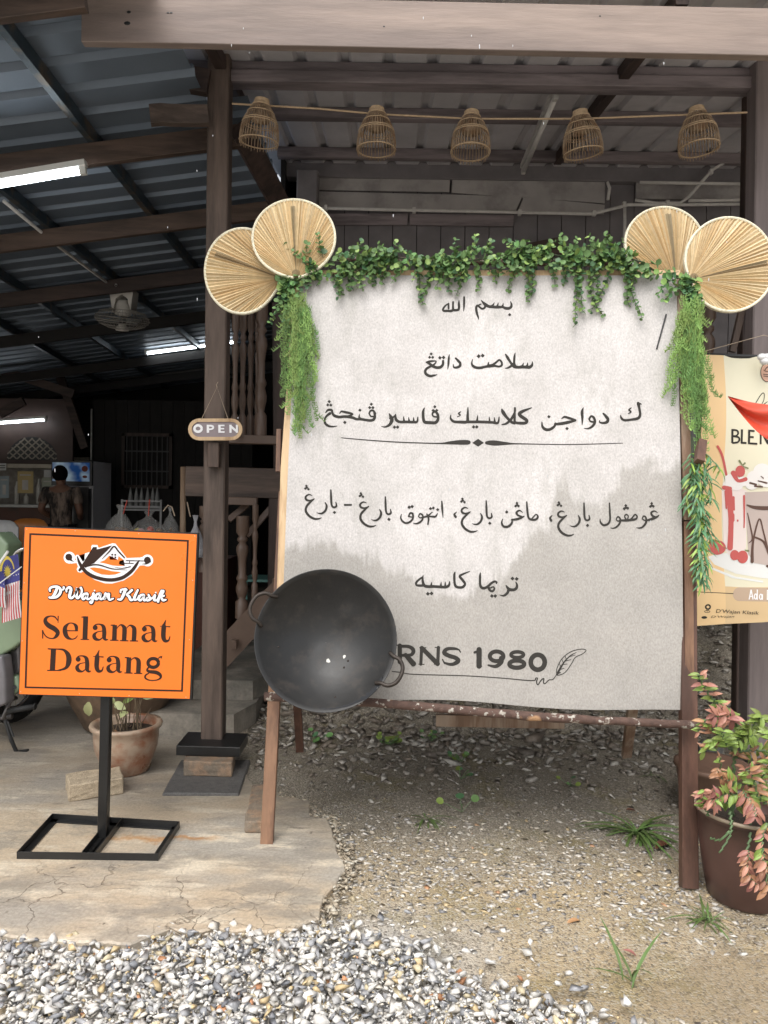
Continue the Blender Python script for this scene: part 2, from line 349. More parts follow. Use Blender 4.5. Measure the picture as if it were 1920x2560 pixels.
def ground_mat():
    M = bpy.data.materials.new('wet_gritty_soil'); M.use_nodes = True; N = M.node_tree.nodes; L = M.node_tree.links
    b = N['Principled BSDF']; tc = N.new('ShaderNodeTexCoord')
    def nz(sc, det=8, ro=0.65, off=0):
        mp = N.new('ShaderNodeMapping'); mp.inputs['Location'].default_value = (off,off,0); L.new(tc.outputs['Object'], mp.inputs['Vector'])
        n = N.new('ShaderNodeTexNoise'); n.inputs['Scale'].default_value = sc; n.inputs['Detail'].default_value = det; n.inputs['Roughness'].default_value = ro; L.new(mp.outputs[0], n.inputs['Vector']); return n.outputs[0]
    def mr(s, a, c, x=0.0, y=1.0):
        q = N.new('ShaderNodeMapRange')
        for i, vv in ((1,a),(2,c),(3,x),(4,y)): q.inputs[i].default_value = vv
        L.new(s, q.inputs[0]); return q.outputs[0]
    def mx(f, a, c):
        x = N.new('ShaderNodeMix'); x.data_type = 'RGBA'
        for sk, vv in ((x.inputs[0],f),(x.inputs[6],a),(x.inputs[7],c)):
            if isinstance(vv, bpy.types.NodeSocket): L.new(vv, sk)
            else: sk.default_value = vv
        return x.outputs[2]
    c = mx(mr(nz(1.6), 0.4, 0.6), (0.43,0.33,0.20,1), (0.38,0.31,0.215,1))
    sp = N.new('ShaderNodeSeparateXYZ'); L.new(tc.outputs['Object'], sp.inputs[0])
    c = mx(mr(sp.outputs['Y'], 2.95, 3.5), c, (0.235,0.205,0.16,1)); c = mx(mr(sp.outputs['Y'], 1.5, 1.0), c, (0.5,0.47,0.43,1)); gx = N.new('ShaderNodeMath'); gx.operation = 'MULTIPLY'; L.new(mr(sp.outputs['Y'], 2.9, 2.6), gx.inputs[0]); L.new(mr(sp.outputs['X'], .5, .1), gx.inputs[1]); c = mx(gx.outputs[0], c, (0.5,0.48,0.45,1))  # unseen yard behind the camera: paler gravel to bounce light into the porch
    c = mx(mr(nz(4.5, off=7), 0.56, 0.7, 0, .8), c, (0.16,0.13,0.09,1)); c = mx(mr(nz(3.2, off=13), 0.53, 0.64, 0, .5), c, (0.22,0.18,0.07,1))
    v = N.new('ShaderNodeTexVoronoi'); v.inputs['Scale'].default_value = 130; L.new(tc.outputs['Object'], v.inputs['Vector'])
    sep = N.new('ShaderNodeSeparateColor'); L.new(v.outputs['Color'], sep.inputs[0])
    c = mx(mr(sep.outputs[0], 0.72, 0.8, 0, 0.6), c, (0.45,0.41,0.34,1))
    c = mx(mr(sep.outputs[1], 0.8, 0.86, 0, 0.6), c, (0.07,0.055,0.04,1))
    L.new(c, b.inputs['Base Color']); L.new(mr(nz(2.2, off=3), 0.4, 0.6, 0.35, 0.8), b.inputs['Roughness'])
    a = N.new('ShaderNodeMath'); a.operation = 'MULTIPLY_ADD'; L.new(v.outputs['Distance'], a.inputs[0]); a.inputs[1].default_value = -0.6; L.new(nz(40), a.inputs[2])
    bp = N.new('ShaderNodeBump'); bp.inputs['Strength'].default_value = 0.8; bp.inputs['Distance'].default_value = 0.01; L.new(a.outputs[0], bp.inputs['Height']); L.new(bp.outputs[0], b.inputs['Normal'])
    return M
M_['soilg'] = ground_mat()
xs = [-60,-30,-12,-6,-4,-3] + [(-2.5 + i*0.045) for i in range(int(6.2/0.045))] + [3.9,5,8,14,30,60]
ys = [-60,-30,-12,-5,-2,0,0.8,1.3] + [1.6 + i*0.045 for i in range(int(5.6/0.045))] + [7.5,9,12,16,30,60]
mb = MB(); vs = []
for y in ys:
    for x in xs:
        inside = -2.5 <= x <= 3.7 and 1.6 <= y <= 7.3
        vs.append((x, y, gh(x, y) if inside else (-0.04 if y < 7 else -0.04 + (0.9 if 0 < x < 8 else 0))))
nx = len(xs)
mb.add(vs, [(j*nx+i, j*nx+i+1, j*nx+nx+i+1, j*nx+nx+i) for j in range(len(ys)-1) for i in range(nx-1)])
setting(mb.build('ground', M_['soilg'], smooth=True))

# concrete slab with a broken front edge; it runs back as the hall floor
edge = [(-900,2240),(-300,2300),(0,2334),(104,2345),(243,2354),(324,2354),(370,2339),(428,2318),(463,2330),(538,2316),(579,2325),(625,2319),(671,2328),(729,2319),(799,2290),(806,2245),(845,2195),(862,2160),
        (847,2140),(839,2118),(826,2077),(818,2044),(775,2040),(773,2003),(700,1990),(640,1985),(622,1950),(600,1900)]
pts = []
for i in range(len(edge)-1):
    a = G(*edge[i]); b_ = G(*edge[i+1]); n = max(1, int((b_-a).length/0.035))
    for k in range(n):
        p = a.lerp(b_, k/n)
        if i > 0: p = p + Vector((random.uniform(-1,1)*0.006, random.uniform(-1,1)*0.008, 0))
        pts.append(p)
pts += [G(590,1895), Vector((-0.86,4.6,0)), Vector((-0.86,14.5,0)), Vector((-11,14.5,0)), Vector((-11,2.9,0))]
mb = MB(); n = len(pts)
mb.add([Vector((p.x,p.y,0)) for p in pts] + [Vector((p.x,p.y,-0.006)) + (p-Vector((-1.5,4,0))).normalized()*0.006 for p in pts] + [Vector((p.x,p.y,-0.16)) for p in pts],
       [tuple(range(n))] + [(i, i+n, (i+1)%n+n, (i+1)%n) for i in range(n)] + [(i+n, i+2*n, (i+1)%n+2*n, (i+1)%n+n) for i in range(n)])
bm_ = bmesh.new(); me_ = bpy.data.meshes.new('tmp'); me_.from_pydata([tuple(v) for v in mb.v], [], mb.f); bm_.from_mesh(me_)
bmesh.ops.triangulate(bm_, faces=[f for f in bm_.faces if len(f.verts) > 4]); bmesh.ops.recalc_face_normals(bm_, faces=bm_.faces); bm_.to_mesh(me_); bm_.free(); me_.materials.append(M_['concrete'])
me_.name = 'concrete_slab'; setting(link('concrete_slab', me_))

# puddle
M_['water'] = mat('muddy_water', (0.36,0.28,0.18), 0.06, var=0.05, bump=0.03, bscale=6, alpha=0.2, spec=0.6)
mb = MB(); n = 60; ctr = Vector((1.3, 2.35, -0.071)); vs = [ctr]
for k in range(n):
    a = 2*math.pi*k/n; r = 1 + 0.18*mnoise.noise(Vector((math.cos(a)*1.5, math.sin(a)*1.5, 4)))
    vs.append(ctr + Vector((math.cos(a)*2.2*r, math.sin(a)*0.95*r, 0)))
mb.add(vs, [(0, k+1, (k+1)%n+1) for k in range(n)])
setting(mb.build('puddle_water', M_['water'], smooth=True))

# ---------------------------------------------------------------- stones
def hull_shapes(n, k=8, ang=1.0):
    out = []
    for s in range(n):
        bm = bmesh.new()
        for i in range(k):
            v = Vector((random.gauss(0,1), random.gauss(0,1), random.gauss(0,1))).normalized()
            v = Vector((v.x*1.0, v.y*0.74, v.z*0.52)) * random.uniform(0.85, 1.1); bm.verts.new(v)
        r = bmesh.ops.convex_hull(bm, input=bm.verts)
        bmesh.ops.delete(bm, geom=[g for g in r['geom_interior'] if isinstance(g, bmesh.types.BMVert)], context='VERTS')
        bmesh.ops.triangulate(bm, faces=bm.faces); bm.verts.index_update()
        out.append((np.array([v.co[:] for v in bm.verts]), np.array([[v.index for v in f.verts] for f in bm.faces]))); bm.free()
    return out
SH = hull_shapes(20)
def stones(name, items, matl, parent=None):
    """items: (x,y,z,size,flat,tiltmax,color)"""
    V = []; Fc = []; C = []; o = 0
    for (x, y, z, s, fl, tm, c) in items:
        v, f = SH[random.randrange(len(SH))]
        e = Matrix.Rotation(random.uniform(0, 6.283), 3, 'Z') @ Matrix.Rotation(random.uniform(-tm, tm), 3, 'X') @ Matrix.Rotation(random.uniform(-tm, tm), 3, 'Y')
        vv = (v * np.array([s*random.uniform(.8,1.25), s*random.uniform(.8,1.15), s*fl])) @ np.array(e.transposed()) + np.array([x,y,z])
        V.append(vv); Fc.append(f + o); o += len(v)
        C.append(np.tile(np.array([*c, 1.0]), (len(f), 1)))
    V = np.concatenate(V); Fc = np.concatenate(Fc); C = np.concatenate(C)
    me = bpy.data.meshes.new(name); me.vertices.add(len(V)); me.vertices.foreach_set('co', V.ravel())
    me.loops.add(Fc.size); me.loops.foreach_set('vertex_index', Fc.ravel().astype(np.int32))
    me.polygons.add(len(Fc)); me.polygons.foreach_set('loop_start', np.arange(0, Fc.size, 3, dtype=np.int32))
    at = me.attributes.new('tint', 'FLOAT_COLOR', 'FACE'); at.data.foreach_set('color', C.ravel())
    me.materials.append(matl); me.update(calc_edges=True); me.validate()
    return link(name, me, parent)
def px_of(p):
    d = Vector(p) - CAM; z = d.dot(FWD); return 960 + FPX*d.dot(RGT)/z, 1280 - FPX*d.dot(UPV)/z
def gcol():
    r = random.random()
    if r < 0.62: c = random.choice([(0.68,0.655,0.61),(0.62,0.60,0.565),(0.74,0.715,0.67),(0.64,0.59,0.51),(0.57,0.55,0.51)])
    elif r < 0.78: c = random.choice([(0.34,0.34,0.35),(0.42,0.41,0.4)])
    elif r < 0.9: c = random.choice([(0.27,0.275,0.29),(0.32,0.32,0.33),(0.2,0.205,0.22)])
    elif r < 0.99: c = random.choice([(0.6,0.46,0.26),(0.56,0.48,0.32)])
    else: c = (0.5,0.25,0.13)
    q = random.uniform(0.85, 1.12); return tuple(min(x*q, 0.8) for x in c)
def poly_x(line, x):
    for (x0,y0),(x1,y1) in zip(line, line[1:]):
        if x0 <= x <= x1: return y0 + (y1-y0)*(x-x0)/(x1-x0)
    return line[-1][1] if x > line[-1][0] else line[0][1]
top = [(-400,2300),(0,2340),(243,2358),(330,2356),(428,2322),(540,2318),(729,2318),(800,2296),(860,2320),(960,2345),(1040,2370),(1090,2420),(1200,2455),(1300,2480),(1400,2510),(1480,2535),(1560,2600),(1700,2800)]
items = []
for layer, (cnt, z0) in enumerate(((3600, -0.028), (4400, -0.012), (3600, 0.003), (12000, -0.006))):
    for i in range(cnt):
        x = random.uniform(-1.75, 1.1); y = random.uniform(1.75, 2.75)
        px, py = px_of((x, y, 0)); t = poly_x(top, px) - 18 + random.gauss(0, 11) + layer*5 - (abs(random.gauss(0,70)) if px > 820 and random.random() < .13 else 0)
        if py < t: continue
        edgef = min(1, (py-t)/60)
        if layer == 2 and (edgef < 0.3 or px > 1000): 
            if random.random() < 0.7: continue
        s = random.uniform(0.0115, 0.0285) * (1 if random.random() < 0.95 else 1.3)
        if layer == 3: s *= .42
        items.append((x, y, z0 + random.uniform(-.004,.006) - 0.01*(1-edgef), s, random.uniform(.7,1.1), 0.55, gcol()))
setting(stones('gravel', items, M_['stone']), 'stuff')
# worn pebbles pressed in the soil to the right
items = []
for i in range(9000):
    x = random.uniform(-0.45, 2.1); y = 1.9 + 1.85*random.random()**0.9
    px, py = px_of((x, y, -0.03))
    if px < 780 + 40*math.sin(y*9) and py < 2330: continue
    if py > poly_x(top, px) + 30: continue
    den = 0.5 + 0.9*mnoise.noise(Vector((x*2.2, y*2.8, 8)))
    band = math.exp(-((py - (2190 + 0.05*(px-900)))/70)**2)
    sand = math.exp(-(((px-1560)/330)**2 + ((py-2450)/90)**2)*1.2)
    if random.random() > 0.12 + 0.5*den + 0.6*band - 0.75*sand: continue
    fd = max(0, min(1, (2140-py)/160))
    s = random.uniform(0.007, 0.025) * (0.5 if fd > 0.6 else 1) * (0.75 if sand > .5 else 1)
    c = gcol(); k = 0.95 - 0.25*fd; mu = (0.36,0.28,0.18); wt = random.uniform(.1,.6); c = tuple((q*k*(1-wt) + mu[j]*wt) for j, q in enumerate(c))
    items.append((x, y, gh(x,y) + s*0.02, s, random.uniform(.25,.45), 0.2, c))
for i in range(2600):
    x = random.uniform(-0.55, 2.0); y = random.uniform(3.0, 4.0)
    if px_of((x,y,-0.03))[0] < 800: continue
    s = random.uniform(0.0022, 0.006); c = tuple(q*0.6 for q in gcol()); items.append((x, y, gh(x,y)+s*0.3, s, 0.7, 0.5, c))
setting(stones('pebble_ground', items, M_['stonewet']), 'stuff')
# broken rubble below and behind the board
items = []
for i in range(5200):
    x = random.uniform(-1.0, 2.6); y = 3.55 + 2.9*random.random()
    px, py = px_of((x, y, 0))
    if px < 640 and y < 4.5: continue
    if x < -0.85: continue
    if px < 790 and py > 1985: continue
    near = max(0, min(1, (y-3.6)/1.2))
    if random.random() > 0.25 + 0.75*near: continue
    s = random.uniform(0.011, 0.032) * (0.6 + 1.0*near) * (1 if random.random() < .9 else 1.5)
    b0 = random.choice([(0.24,0.21,0.175),(0.33,0.3,0.26),(0.17,0.145,0.12),(0.45,0.42,0.37),(0.2,0.165,0.13)])
    items.append((x, y, gh(x,y) + s*0.2, s, random.uniform(.5,.9), 0.5, b0))
# crumbled concrete along the right edge of the slab
for i in range(520):
    k = random.choice([14,15,16,17,18,19,20,21,22,23,24]); e0 = Vector(G(*edge[k])); e1 = Vector(G(*edge[k+1])); p = e0.lerp(e1, random.random()); q = p + Vector((abs(random.gauss(0,.035)), random.gauss(0,.03), 0))
    s = random.uniform(0.006,0.022); items.append((q.x, q.y, -0.012+s*.2, s, random.uniform(.4,.8), .4, random.choice([(0.36,0.3,0.22),(0.42,0.36,0.27),(0.28,0.23,0.17),(0.5,0.46,0.38)])))
setting(stones('rubble_ground', items, M_['stonewet']), 'stuff')
# single rocks one can pick out
for (px, py, s, c, lab) in [(1664,1652+242,0.03,(0.5,0.48,0.43),'pale rock standing out on the dark soil behind the right easel leg'),
                   (1585,1905,0.022,(0.42,0.4,0.36),'light grey stone left of the pale rock under the board'),
                   (880,1905,0.026,(0.33,0.3,0.26),'flat grey stone on the rubble behind the left easel legs'),
                   (815,1935,0.024,(0.36,0.33,0.28),'angular stone in the rubble right of the left easel leg')]:
    p = G(px, py, 0.0); p.z = gh(p.x,p.y)+s*.3
    o = stones('rock', [(p.x, p.y, p.z, s, 0.9, 0.3, c)], M_['stonewet']); tag(o, lab, 'rock')
# ================================================================ THE HOUSE WITH ITS PORCH (right and centre)
def corrug(mb, f, s0, s1, t0, t1, period=0.245, thick=0.0015, nseg=1, hgt=0.028):
    """sheet from below: pans with narrow raised ribs; f(s,t,h) -> point"""
    prof = []; t = t0
    while t < t1 - 1e-6:
        for a, h in ((0,0),(0.60,0),(0.68,1),(0.84,1),(0.92,0)):
            q = t + a*period
            if q < t1: prof.append((q, h*hgt))
        t += period
    prof.append((t1, 0)); n = len(prof); vs = []
    for k in range(nseg+1):
        s = s0 + (s1-s0)*k/nseg
        for q, h in prof: vs.append(f(s, q, h))
    off = len(vs)
    for k in range(nseg+1):
        s = s0 + (s1-s0)*k/nseg
        for q, h in prof: vs.append(f(s, q, h+thick))
    fs = []
    for k in range(nseg):
        for i in range(n-1):
            a = k*n+i; fs.append((a, a+1, a+n+1, a+n)); fs.append((off+a, off+a+n, off+a+n+1, off+a+1))
    mb.add(vs, fs)
PY0, PZ0, PSL = 3.5, 2.32+1.5, 0.15
def porch_z(y): return PZ0 + PSL*(y-PY0)
house = thing('wooden_house', 'dark timber stilt house whose front porch roof shades the big white board', 'house', (0.6, 5.2, 0))
# roof sheets of the porch, each its own piece
x = -1.42; k = 0
while x < 3.2:
    mb = MB(); w_ = 0.98
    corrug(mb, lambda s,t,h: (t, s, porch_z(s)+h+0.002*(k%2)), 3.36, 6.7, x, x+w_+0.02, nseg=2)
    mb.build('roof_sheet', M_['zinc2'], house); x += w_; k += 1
# fascia board in front, two lengths
def hb(name, p0, p1, h, t, mt, parent, up=(0,0,1), **kw):
    mb = MB(); mb.beam(p0, p1, t, h, up, **kw); return mb.build(name, mt, parent)
FY = 3.38
a = P(209, 52, FY); b_ = P(2150, 92, FY); 
mb = MB(); mb.beam(a, b_, 0.045, 0.205, seg=8, wob=0.0008); fa = mb.build('fascia_board', M_['fascia'], house)
mb = MB()
for (px, py, r) in ((322,30,.006),(318,58,.009),(420,32,.004),(428,32,.004),(960,66,.003),(1500,40,.003)):
    q = P(px, py, FY-0.0235); mb.sphere(q, r, 8, 4, sy=0.25, sx=1.6)
mb.build('knot', M_['black'], fa)
# corrugated edge that peeks out above the fascia
# purlins along X under the porch roof
for (y, h) in ((5.01,0.07),(5.85,0.075)):
    z = porch_z(y) - h/2 - 0.004
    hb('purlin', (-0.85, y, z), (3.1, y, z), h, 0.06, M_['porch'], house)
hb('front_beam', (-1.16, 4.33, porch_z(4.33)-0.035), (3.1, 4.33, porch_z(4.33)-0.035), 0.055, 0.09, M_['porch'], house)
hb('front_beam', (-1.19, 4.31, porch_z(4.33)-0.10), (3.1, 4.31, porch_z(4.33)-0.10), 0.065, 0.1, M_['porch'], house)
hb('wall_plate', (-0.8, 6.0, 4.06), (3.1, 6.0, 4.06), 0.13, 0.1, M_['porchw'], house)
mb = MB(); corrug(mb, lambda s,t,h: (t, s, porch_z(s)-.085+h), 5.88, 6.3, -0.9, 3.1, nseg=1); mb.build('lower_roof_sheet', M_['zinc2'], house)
# rafters
for (x, y0, y1) in ((1.30, 3.42, 5.9), (-0.93, 3.42, 4.9)):
    mb = MB(); mb.beam((x, y0, porch_z(y0)-0.05), (x, y1, porch_z(y1)-0.05), 0.06, 0.07); mb.build('rafter', M_['dky'], house)
mb = MB(); mb.beam(P(600,322,4.42), P(705,520,5.2), 0.13, 0.07, (0,1,0)); mb.build('brace', M_['dkz'], house)
# post beside the hall, on its shoe, brick and pad
post_top = P(541, 150, 4.2)
def squarepost(name, cx0, cx1, pyb, pyt, Y, w, matl, parent, d=None):
    """front face spans cx0..cx1 px at top/bottom"""
    A = P(cx0[0], pyb, Y); B = P(cx0[1], pyt, Y); mb = MB(); d = d or w
    mb.beam((A.x+w/2, Y+d/2, A.z), (B.x+w/2, Y+d/2, B.z), w, d, (0,1,0)); return mb.build(name, matl, parent)
pst = squarepost('post', (501,519), None, 1881, 120, 4.2, 0.118, M_['postz'], house)
mb = MB(); mb.beam(P(537,1108,4.17), P(536,1168,4.17), 0.062, 0.07, (0,1,0)); mb.build('peg', M_['mdz'], pst)
s0 = P(441,1888,4.08); s1 = P(599,1896,4.08)
mb = MB(); mb.beam((s0.x, 4.2, .125), (s1.x, 4.2, .12), 0.25, 0.052); mb.build('post_shoe', M_['black'], house)
# right hand posts
squarepost('post', (1838,1868), None, 1870, 200, 4.75, 0.075, M_['dkz'], house)
squarepost('post', (1868,1893), None, 1895, 120, 4.2, 0.118, mat('hazed_post_wood', (0.2,0.165,0.16), .7, var=.25, scale=20, stretch=(1,1,.1), bump=.4), house)  # front post wood paled, haze put into its colour
# inner posts against the wall, and stilts below the floor
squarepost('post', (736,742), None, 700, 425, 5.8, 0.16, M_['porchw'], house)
mb = MB(); mb.box((-0.83, 5.88, 3.2), (-0.795, 14.0, 5.4)); mb.build('side_wall', M_['wallblk'], house)
for px, Y in ((1605,5.6),(1180,6.2),(760,6.2)):
    a = P(px, 1500, Y); mb = MB(); mb.beam((a.x, Y, 0), (a.x, Y, 1.25), .14, .14, (0,1,0)); mb.build('stilt', M_['dkz'], house)
# wall boards (each one a piece)
def quadboard(name, pxs, Y, matl, parent, th=0.012):
    ps = [P(x, y, Y) for x, y in pxs]; mb = MB(); mb.prism(ps, (0, th, 0)); return mb.build(name, matl, parent)
for q in ([(742,440),(1125,446),(1123,480),(744,474)], [(1131,446),(1512,450),(1512,508),(1129,482)],
          [(744,477),(1306,491),(1290,526),(744,520)], [(1310,492),(1512,512),(1510,535),(1294,528)],
          [(1590,452),(1868,458),(1868,500),(1590,496)],
          [(744,534),(1020,534),(1018,562),(744,562)], [(1024,534),(1285,538),(1283,566),(1024,562)]):
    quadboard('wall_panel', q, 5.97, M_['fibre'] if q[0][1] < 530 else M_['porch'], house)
quadboard('wall_panel', [(1310,610),(1408,590),(1408,640),(1310,640)], 5.9, M_['md'+'x'], house)
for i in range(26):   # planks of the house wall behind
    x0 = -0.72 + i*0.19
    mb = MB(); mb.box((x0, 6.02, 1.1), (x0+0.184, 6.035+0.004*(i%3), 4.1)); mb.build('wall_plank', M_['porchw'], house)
mb = MB(); mb.box((-0.72, 5.0, 1.18), (4.3, 6.02, 1.26)); mb.build('floor_deck', M_['dkx'], house)
mb = MB(); mb.box((-0.79, 6.6, -0.1), (5.0, 6.7, 5.2)); mb.build('back_wall', M_['wallblk'], house)  # unseen rear wall, put in to block light
mb = MB(); mb.box((4.3, 3.9, 0), (4.4, 6.6, 4.4)); mb.build('side_wall', M_['wallblk'], house)
# veranda balustrade right of the board
def baluster(mb, x, y, z0, z1, r):
    h = z1 - z0
    prof = [(1.15,0),(1.15,.16),(.62,.19),(.8,.22),(1.05,.26),(1.1,.3),(.75,.36),(1.0,.38),(1.0,.40),(.7,.43),(.72,.55),(.85,.60),(1.12,.66),(1.05,.70),(.6,.74),(.95,.76),(.95,.78),(.6,.80),(1.15,.84),(1.15,1)]
    mb.lathe((x, y, z0), [(r*a, h*b) for a, b in prof], 12)
p = P(1767, 880, 4.9); q = P(1771, 740, 4.9)
mb = MB(); baluster(mb, p.x, 4.9, P(1767,1100,4.9).z, q.z, 0.045); mb.build('baluster', M_['stair'], house, smooth=True)
# slanting bamboo stay
st = MB(); st.beam(P(1830,880,4.3), P(1930,455,4.3), 0.035, 0.03, (0,1,0)); tag(st.build('wooden_stay', M_['md'+'z']), 'slanting bare wooden stay rising behind the right palm fans', 'wooden pole')

# pad and brick under the post
def rough_block(name, corners, z0, z1, matl, jit=0.004, col=None, sub=4):
    bm = bmesh.new(); vs = [bm.verts.new((*c, z0)) for c in corners] + [bm.verts.new((*c, z1)) for c in corners]
    for f in ((3,2,1,0),(4,5,6,7),(0,1,5,4),(1,2,6,5),(2,3,7,6),(3,0,4,7)): bm.faces.new([vs[i] for i in f])
    bmesh.ops.bevel(bm, geom=bm.edges[:], offset=0.006, segments=1, affect='EDGES')
    bmesh.ops.subdivide_edges(bm, edges=bm.edges[:], cuts=sub, use_grid_fill=True)
    for v in bm.verts:
        n = mnoise.noise_vector(v.co*24) * jit + mnoise.noise_vector(v.co*60) * jit*0.7; v.co += n
        if v.co.z < z0: v.co.z = z0
    me = bpy.data.meshes.new(name); bm.to_mesh(me); bm.free(); me.materials.append(matl); return link(name, me)
M_['brick'] = mat('rough_clay_brick', (0.3,0.2,0.13), 0.85, var=0.25, scale=30, bump=0.7, col2=(0.2,0.16,0.12), c2amt=0.5, c2scale=12, fine=0.15)
M_['granite'] = mat('dark_speckled_concrete', (0.11,0.105,0.1), 0.7, var=0.3, scale=40, bump=0.6, fine=0.5)
M_['block'] = mat('sandy_block', (0.42,0.34,0.24), 0.9, var=0.2, scale=40, bump=1.0, fine=0.35, bdist=0.006)
def gq(*a, z=0.0): return [(G(x,y,z).x, G(x,y,z).y) for x, y in a]
pad = rough_block('stone_pad', gq((405,1990),(598,1990),(625,1905),(452,1905)), -0.03, 0.014, M_['granite'], 0.002)
tag(pad, 'dark speckled stone pad lying under the brick of the brown post', 'stone pad')
bk = rough_block('brick', gq((458,1947),(580,1950),(588,1915),(470,1912)), 0.014, 0.093, M_['brick'], 0.003)
tag(bk, 'rough tan brick holding up the black shoe of the brown post', 'brick')
cb = rough_block('concrete_block', gq((172,2007),(309,1985),(300,1955),(164,1975)), 0.0, 0.085, M_['block'], 0.005)
tag(cb, 'crumbly sand coloured concrete block on the slab behind the orange sign post', 'concrete block')
cb = rough_block('concrete_block', gq((611,2084),(656,2084),(668,1988),(630,1988)), 0.0, 0.055, M_['brick'], 0.003)
tag(cb, 'narrow brown block on the slab edge behind the left easel leg', 'concrete block')

# ---------------------------------------------------------------- staircase seen through the gap left of the board
stc = thing('wooden_staircase', 'brown painted staircase with turned balusters between the post and the board', 'staircase', P(610,1780,4.9))
def bal(px, py0, py1, Y, r):
    a = P(px[0], py0, Y); b = P(px[1], py1, Y); mb = MB(); baluster(mb, (a.x+b.x)/2, Y, min(a.z,b.z), max(a.z,b.z), r); mb.build('baluster', M_['stair'], stc, smooth=True)
for px in (588, 607, 627): bal((px-1,px+1), 1095, 770, 4.75+ (px-588)*0.004, 0.021)
bal((642,643), 1095, 800, 5.05, 0.014)
bal((651,655), 1095, 745, 4.85, 0.034)
bal((603,608), 1545, 1290, 4.85, 0.036)
bal((638,637), 1500, 1262, 4.85, 0.018)
bal((510,512), 1430, 1265, 5.0, 0.03)
def sb(name, p0, p1, h, t, up=(0,0,1), m='stair'):
    mb = MB(); mb.beam(p0, p1, t, h, up); mb.build(name, M_[m], stc)
sb('rail', P(572,1098,4.85), P(720,1102,4.85), 0.055, 0.09)
sb('cross_beam', P(466,1203,4.98), P(735,1210,4.98), 0.195, 0.05, m='mdx')
sb('rail', P(570,1252,4.9), P(643,1254,4.9), 0.05, 0.06)
sb('handrail', P(572,1300,4.95), P(618,1262,5.0), 0.05, 0.04, (0,1,0))
sb('handrail', P(617,1340,5.0), P(676,1272,5.05), 0.05, 0.04, (0,1,0))
mb = MB(); mb.prism([P(560,1585,4.8),P(700,1435,4.8),P(735,1400,4.8),P(735,1470,4.8),P(640,1590,4.8),P(568,1668,4.8)], (0,0.04,0)); mb.build('stringer', M_['stair'], stc)
mb = MB(); mb.prism([P(482,1700,5.3),P(560,1600,5.3),P(560,1680,5.3),P(482,1760,5.3)], (0,0.04,0)); mb.build('stringer', M_['stair'], stc)
for k in range(5):
    a = P(560+k*30, 1590-k*34, 4.84); mb = MB(); mb.box((a.x, 4.84, a.z-0.02), (a.x+0.28, 5.6, a.z+0.015)); mb.build('tread', M_['stair'], stc)
mb = MB(); c = P(580,1610,4.77); mb.beam(c, P(592,1610,4.77), 0.05, 0.055); mb.build('tread_end', M_['stair'], stc)
sb('newel_post', P(684,1530,5.0), P(688,1240,5.0), 0.075, 0.075, (0,1,0), 'dkz')
sb('newel_post', P(708,1700,5.4), P(700,760,5.4), 0.1, 0.1, (0,1,0), 'dkz')
# concrete foot of the stairs
mb = MB(); a = G(585,1800); 
mb.prism([Vector((a.x-0.5,4.72,0.0)),Vector((-0.92,4.72,0.0)),Vector((-0.83,5.0,0.0)),Vector((-0.83,6.4,0.0)),Vector((a.x-0.5,6.4,0))], (0,0,0.14))
mb.prism([Vector((a.x-0.5,5.05,0.142)),Vector((-0.86,5.05,0.142)),Vector((-0.78,5.25,0.142)),Vector((-0.78,6.4,0.142)),Vector((a.x-0.5,6.4,0.142))], (0,0,0.13))
tag(mb.build('concrete_steps', M_['step']), 'low grey concrete steps at the foot of the brown staircase', 'steps')

# ================================================================ THE OPEN HALL (left)
HX0, HY0, HZ0, HB, HC = -1.22, 4.45, 3.70, 0.14, 0.02
def hall_z(x, y): return HZ0 + HB*(x-HX0) + HC*(y-HY0)
hall = thing('dining_hall', 'open sided dining hall with blue grey metal roof left of the brown post', 'restaurant hall', (-5, 8, 0))
y = 2.35; k = 0
while y < 13.9:
    mb = MB(); corrug(mb, lambda s,t,h: (s, t, hall_z(s,t)+h+0.0015*(k%2)), -10.5, (-1.03 if y < 4.0 else -0.80), y, y+0.99, period=0.248, nseg=3, hgt=0.034); mb.build('roof_sheet', M_['zinc'], hall); y += 0.98; k += 1
# steel purlins running back
def purl(px, py, rot=0):
    """purlin through photo point px,py on the roof plane"""
    d = ray(px, py); # intersect roof plane
    # z = HZ0+HB(x-HX0)+HC(y-HY0)-0.04
    t = (HZ0 - 0.04 - HB*HX0 - HC*HY0 - CAMZ) / (d.z - HB*d.x - HC*d.y); return CAM + d*t
for (a, b) in (((40,100),(497,683)), ((10,470),(468,842)), ((10,690),(355,925)), ((10,812),(150,895))):
    A = purl(*a); B = purl(*b); D = (B-A)/(B.y-A.y)
    p0 = A + D*(2.4-A.y); p1 = A + D*(13.8-A.y)
    mb = MB(); mb.beam(p0, p1, 0.045, 0.075); mb.build('purlin', M_['purlin'], hall)
for i, Y in enumerate((3.12, 4.47, 5.67, 7.05, 8.6, 10.7, 12.3)):
    x1 = -0.85 if i != 0 else P(212, 50, 3.12).x
    mb = MB(); t = 0.045; h = 0.125
    zc = lambda x: hall_z(x, Y) - 0.08 - h/2
    mb.beam((-10.4, Y, zc(-10.4)), (x1, Y, zc(x1)), t, h, seg=6, wob=0.002); mb.build('roof_beam', M_['mdx'] if i < 3 else (M_['dkx'] if i < 4 else M_['wallblk']), hall)  # rear beams get darker materials, the hall's gloom put into their colour
mb = MB(); mb.beam(P(375,288,4.05), P(520,290,4.12), 0.05, 0.1, seg=5, wob=0.003); mb.build('beam_stub', M_['postx'], hall)
mb = MB(); mb.beam(P(478,200,4.2), P(524,208,4.2), 0.06, 0.13); mb.build('beam_stub', M_['dkx'], hall)
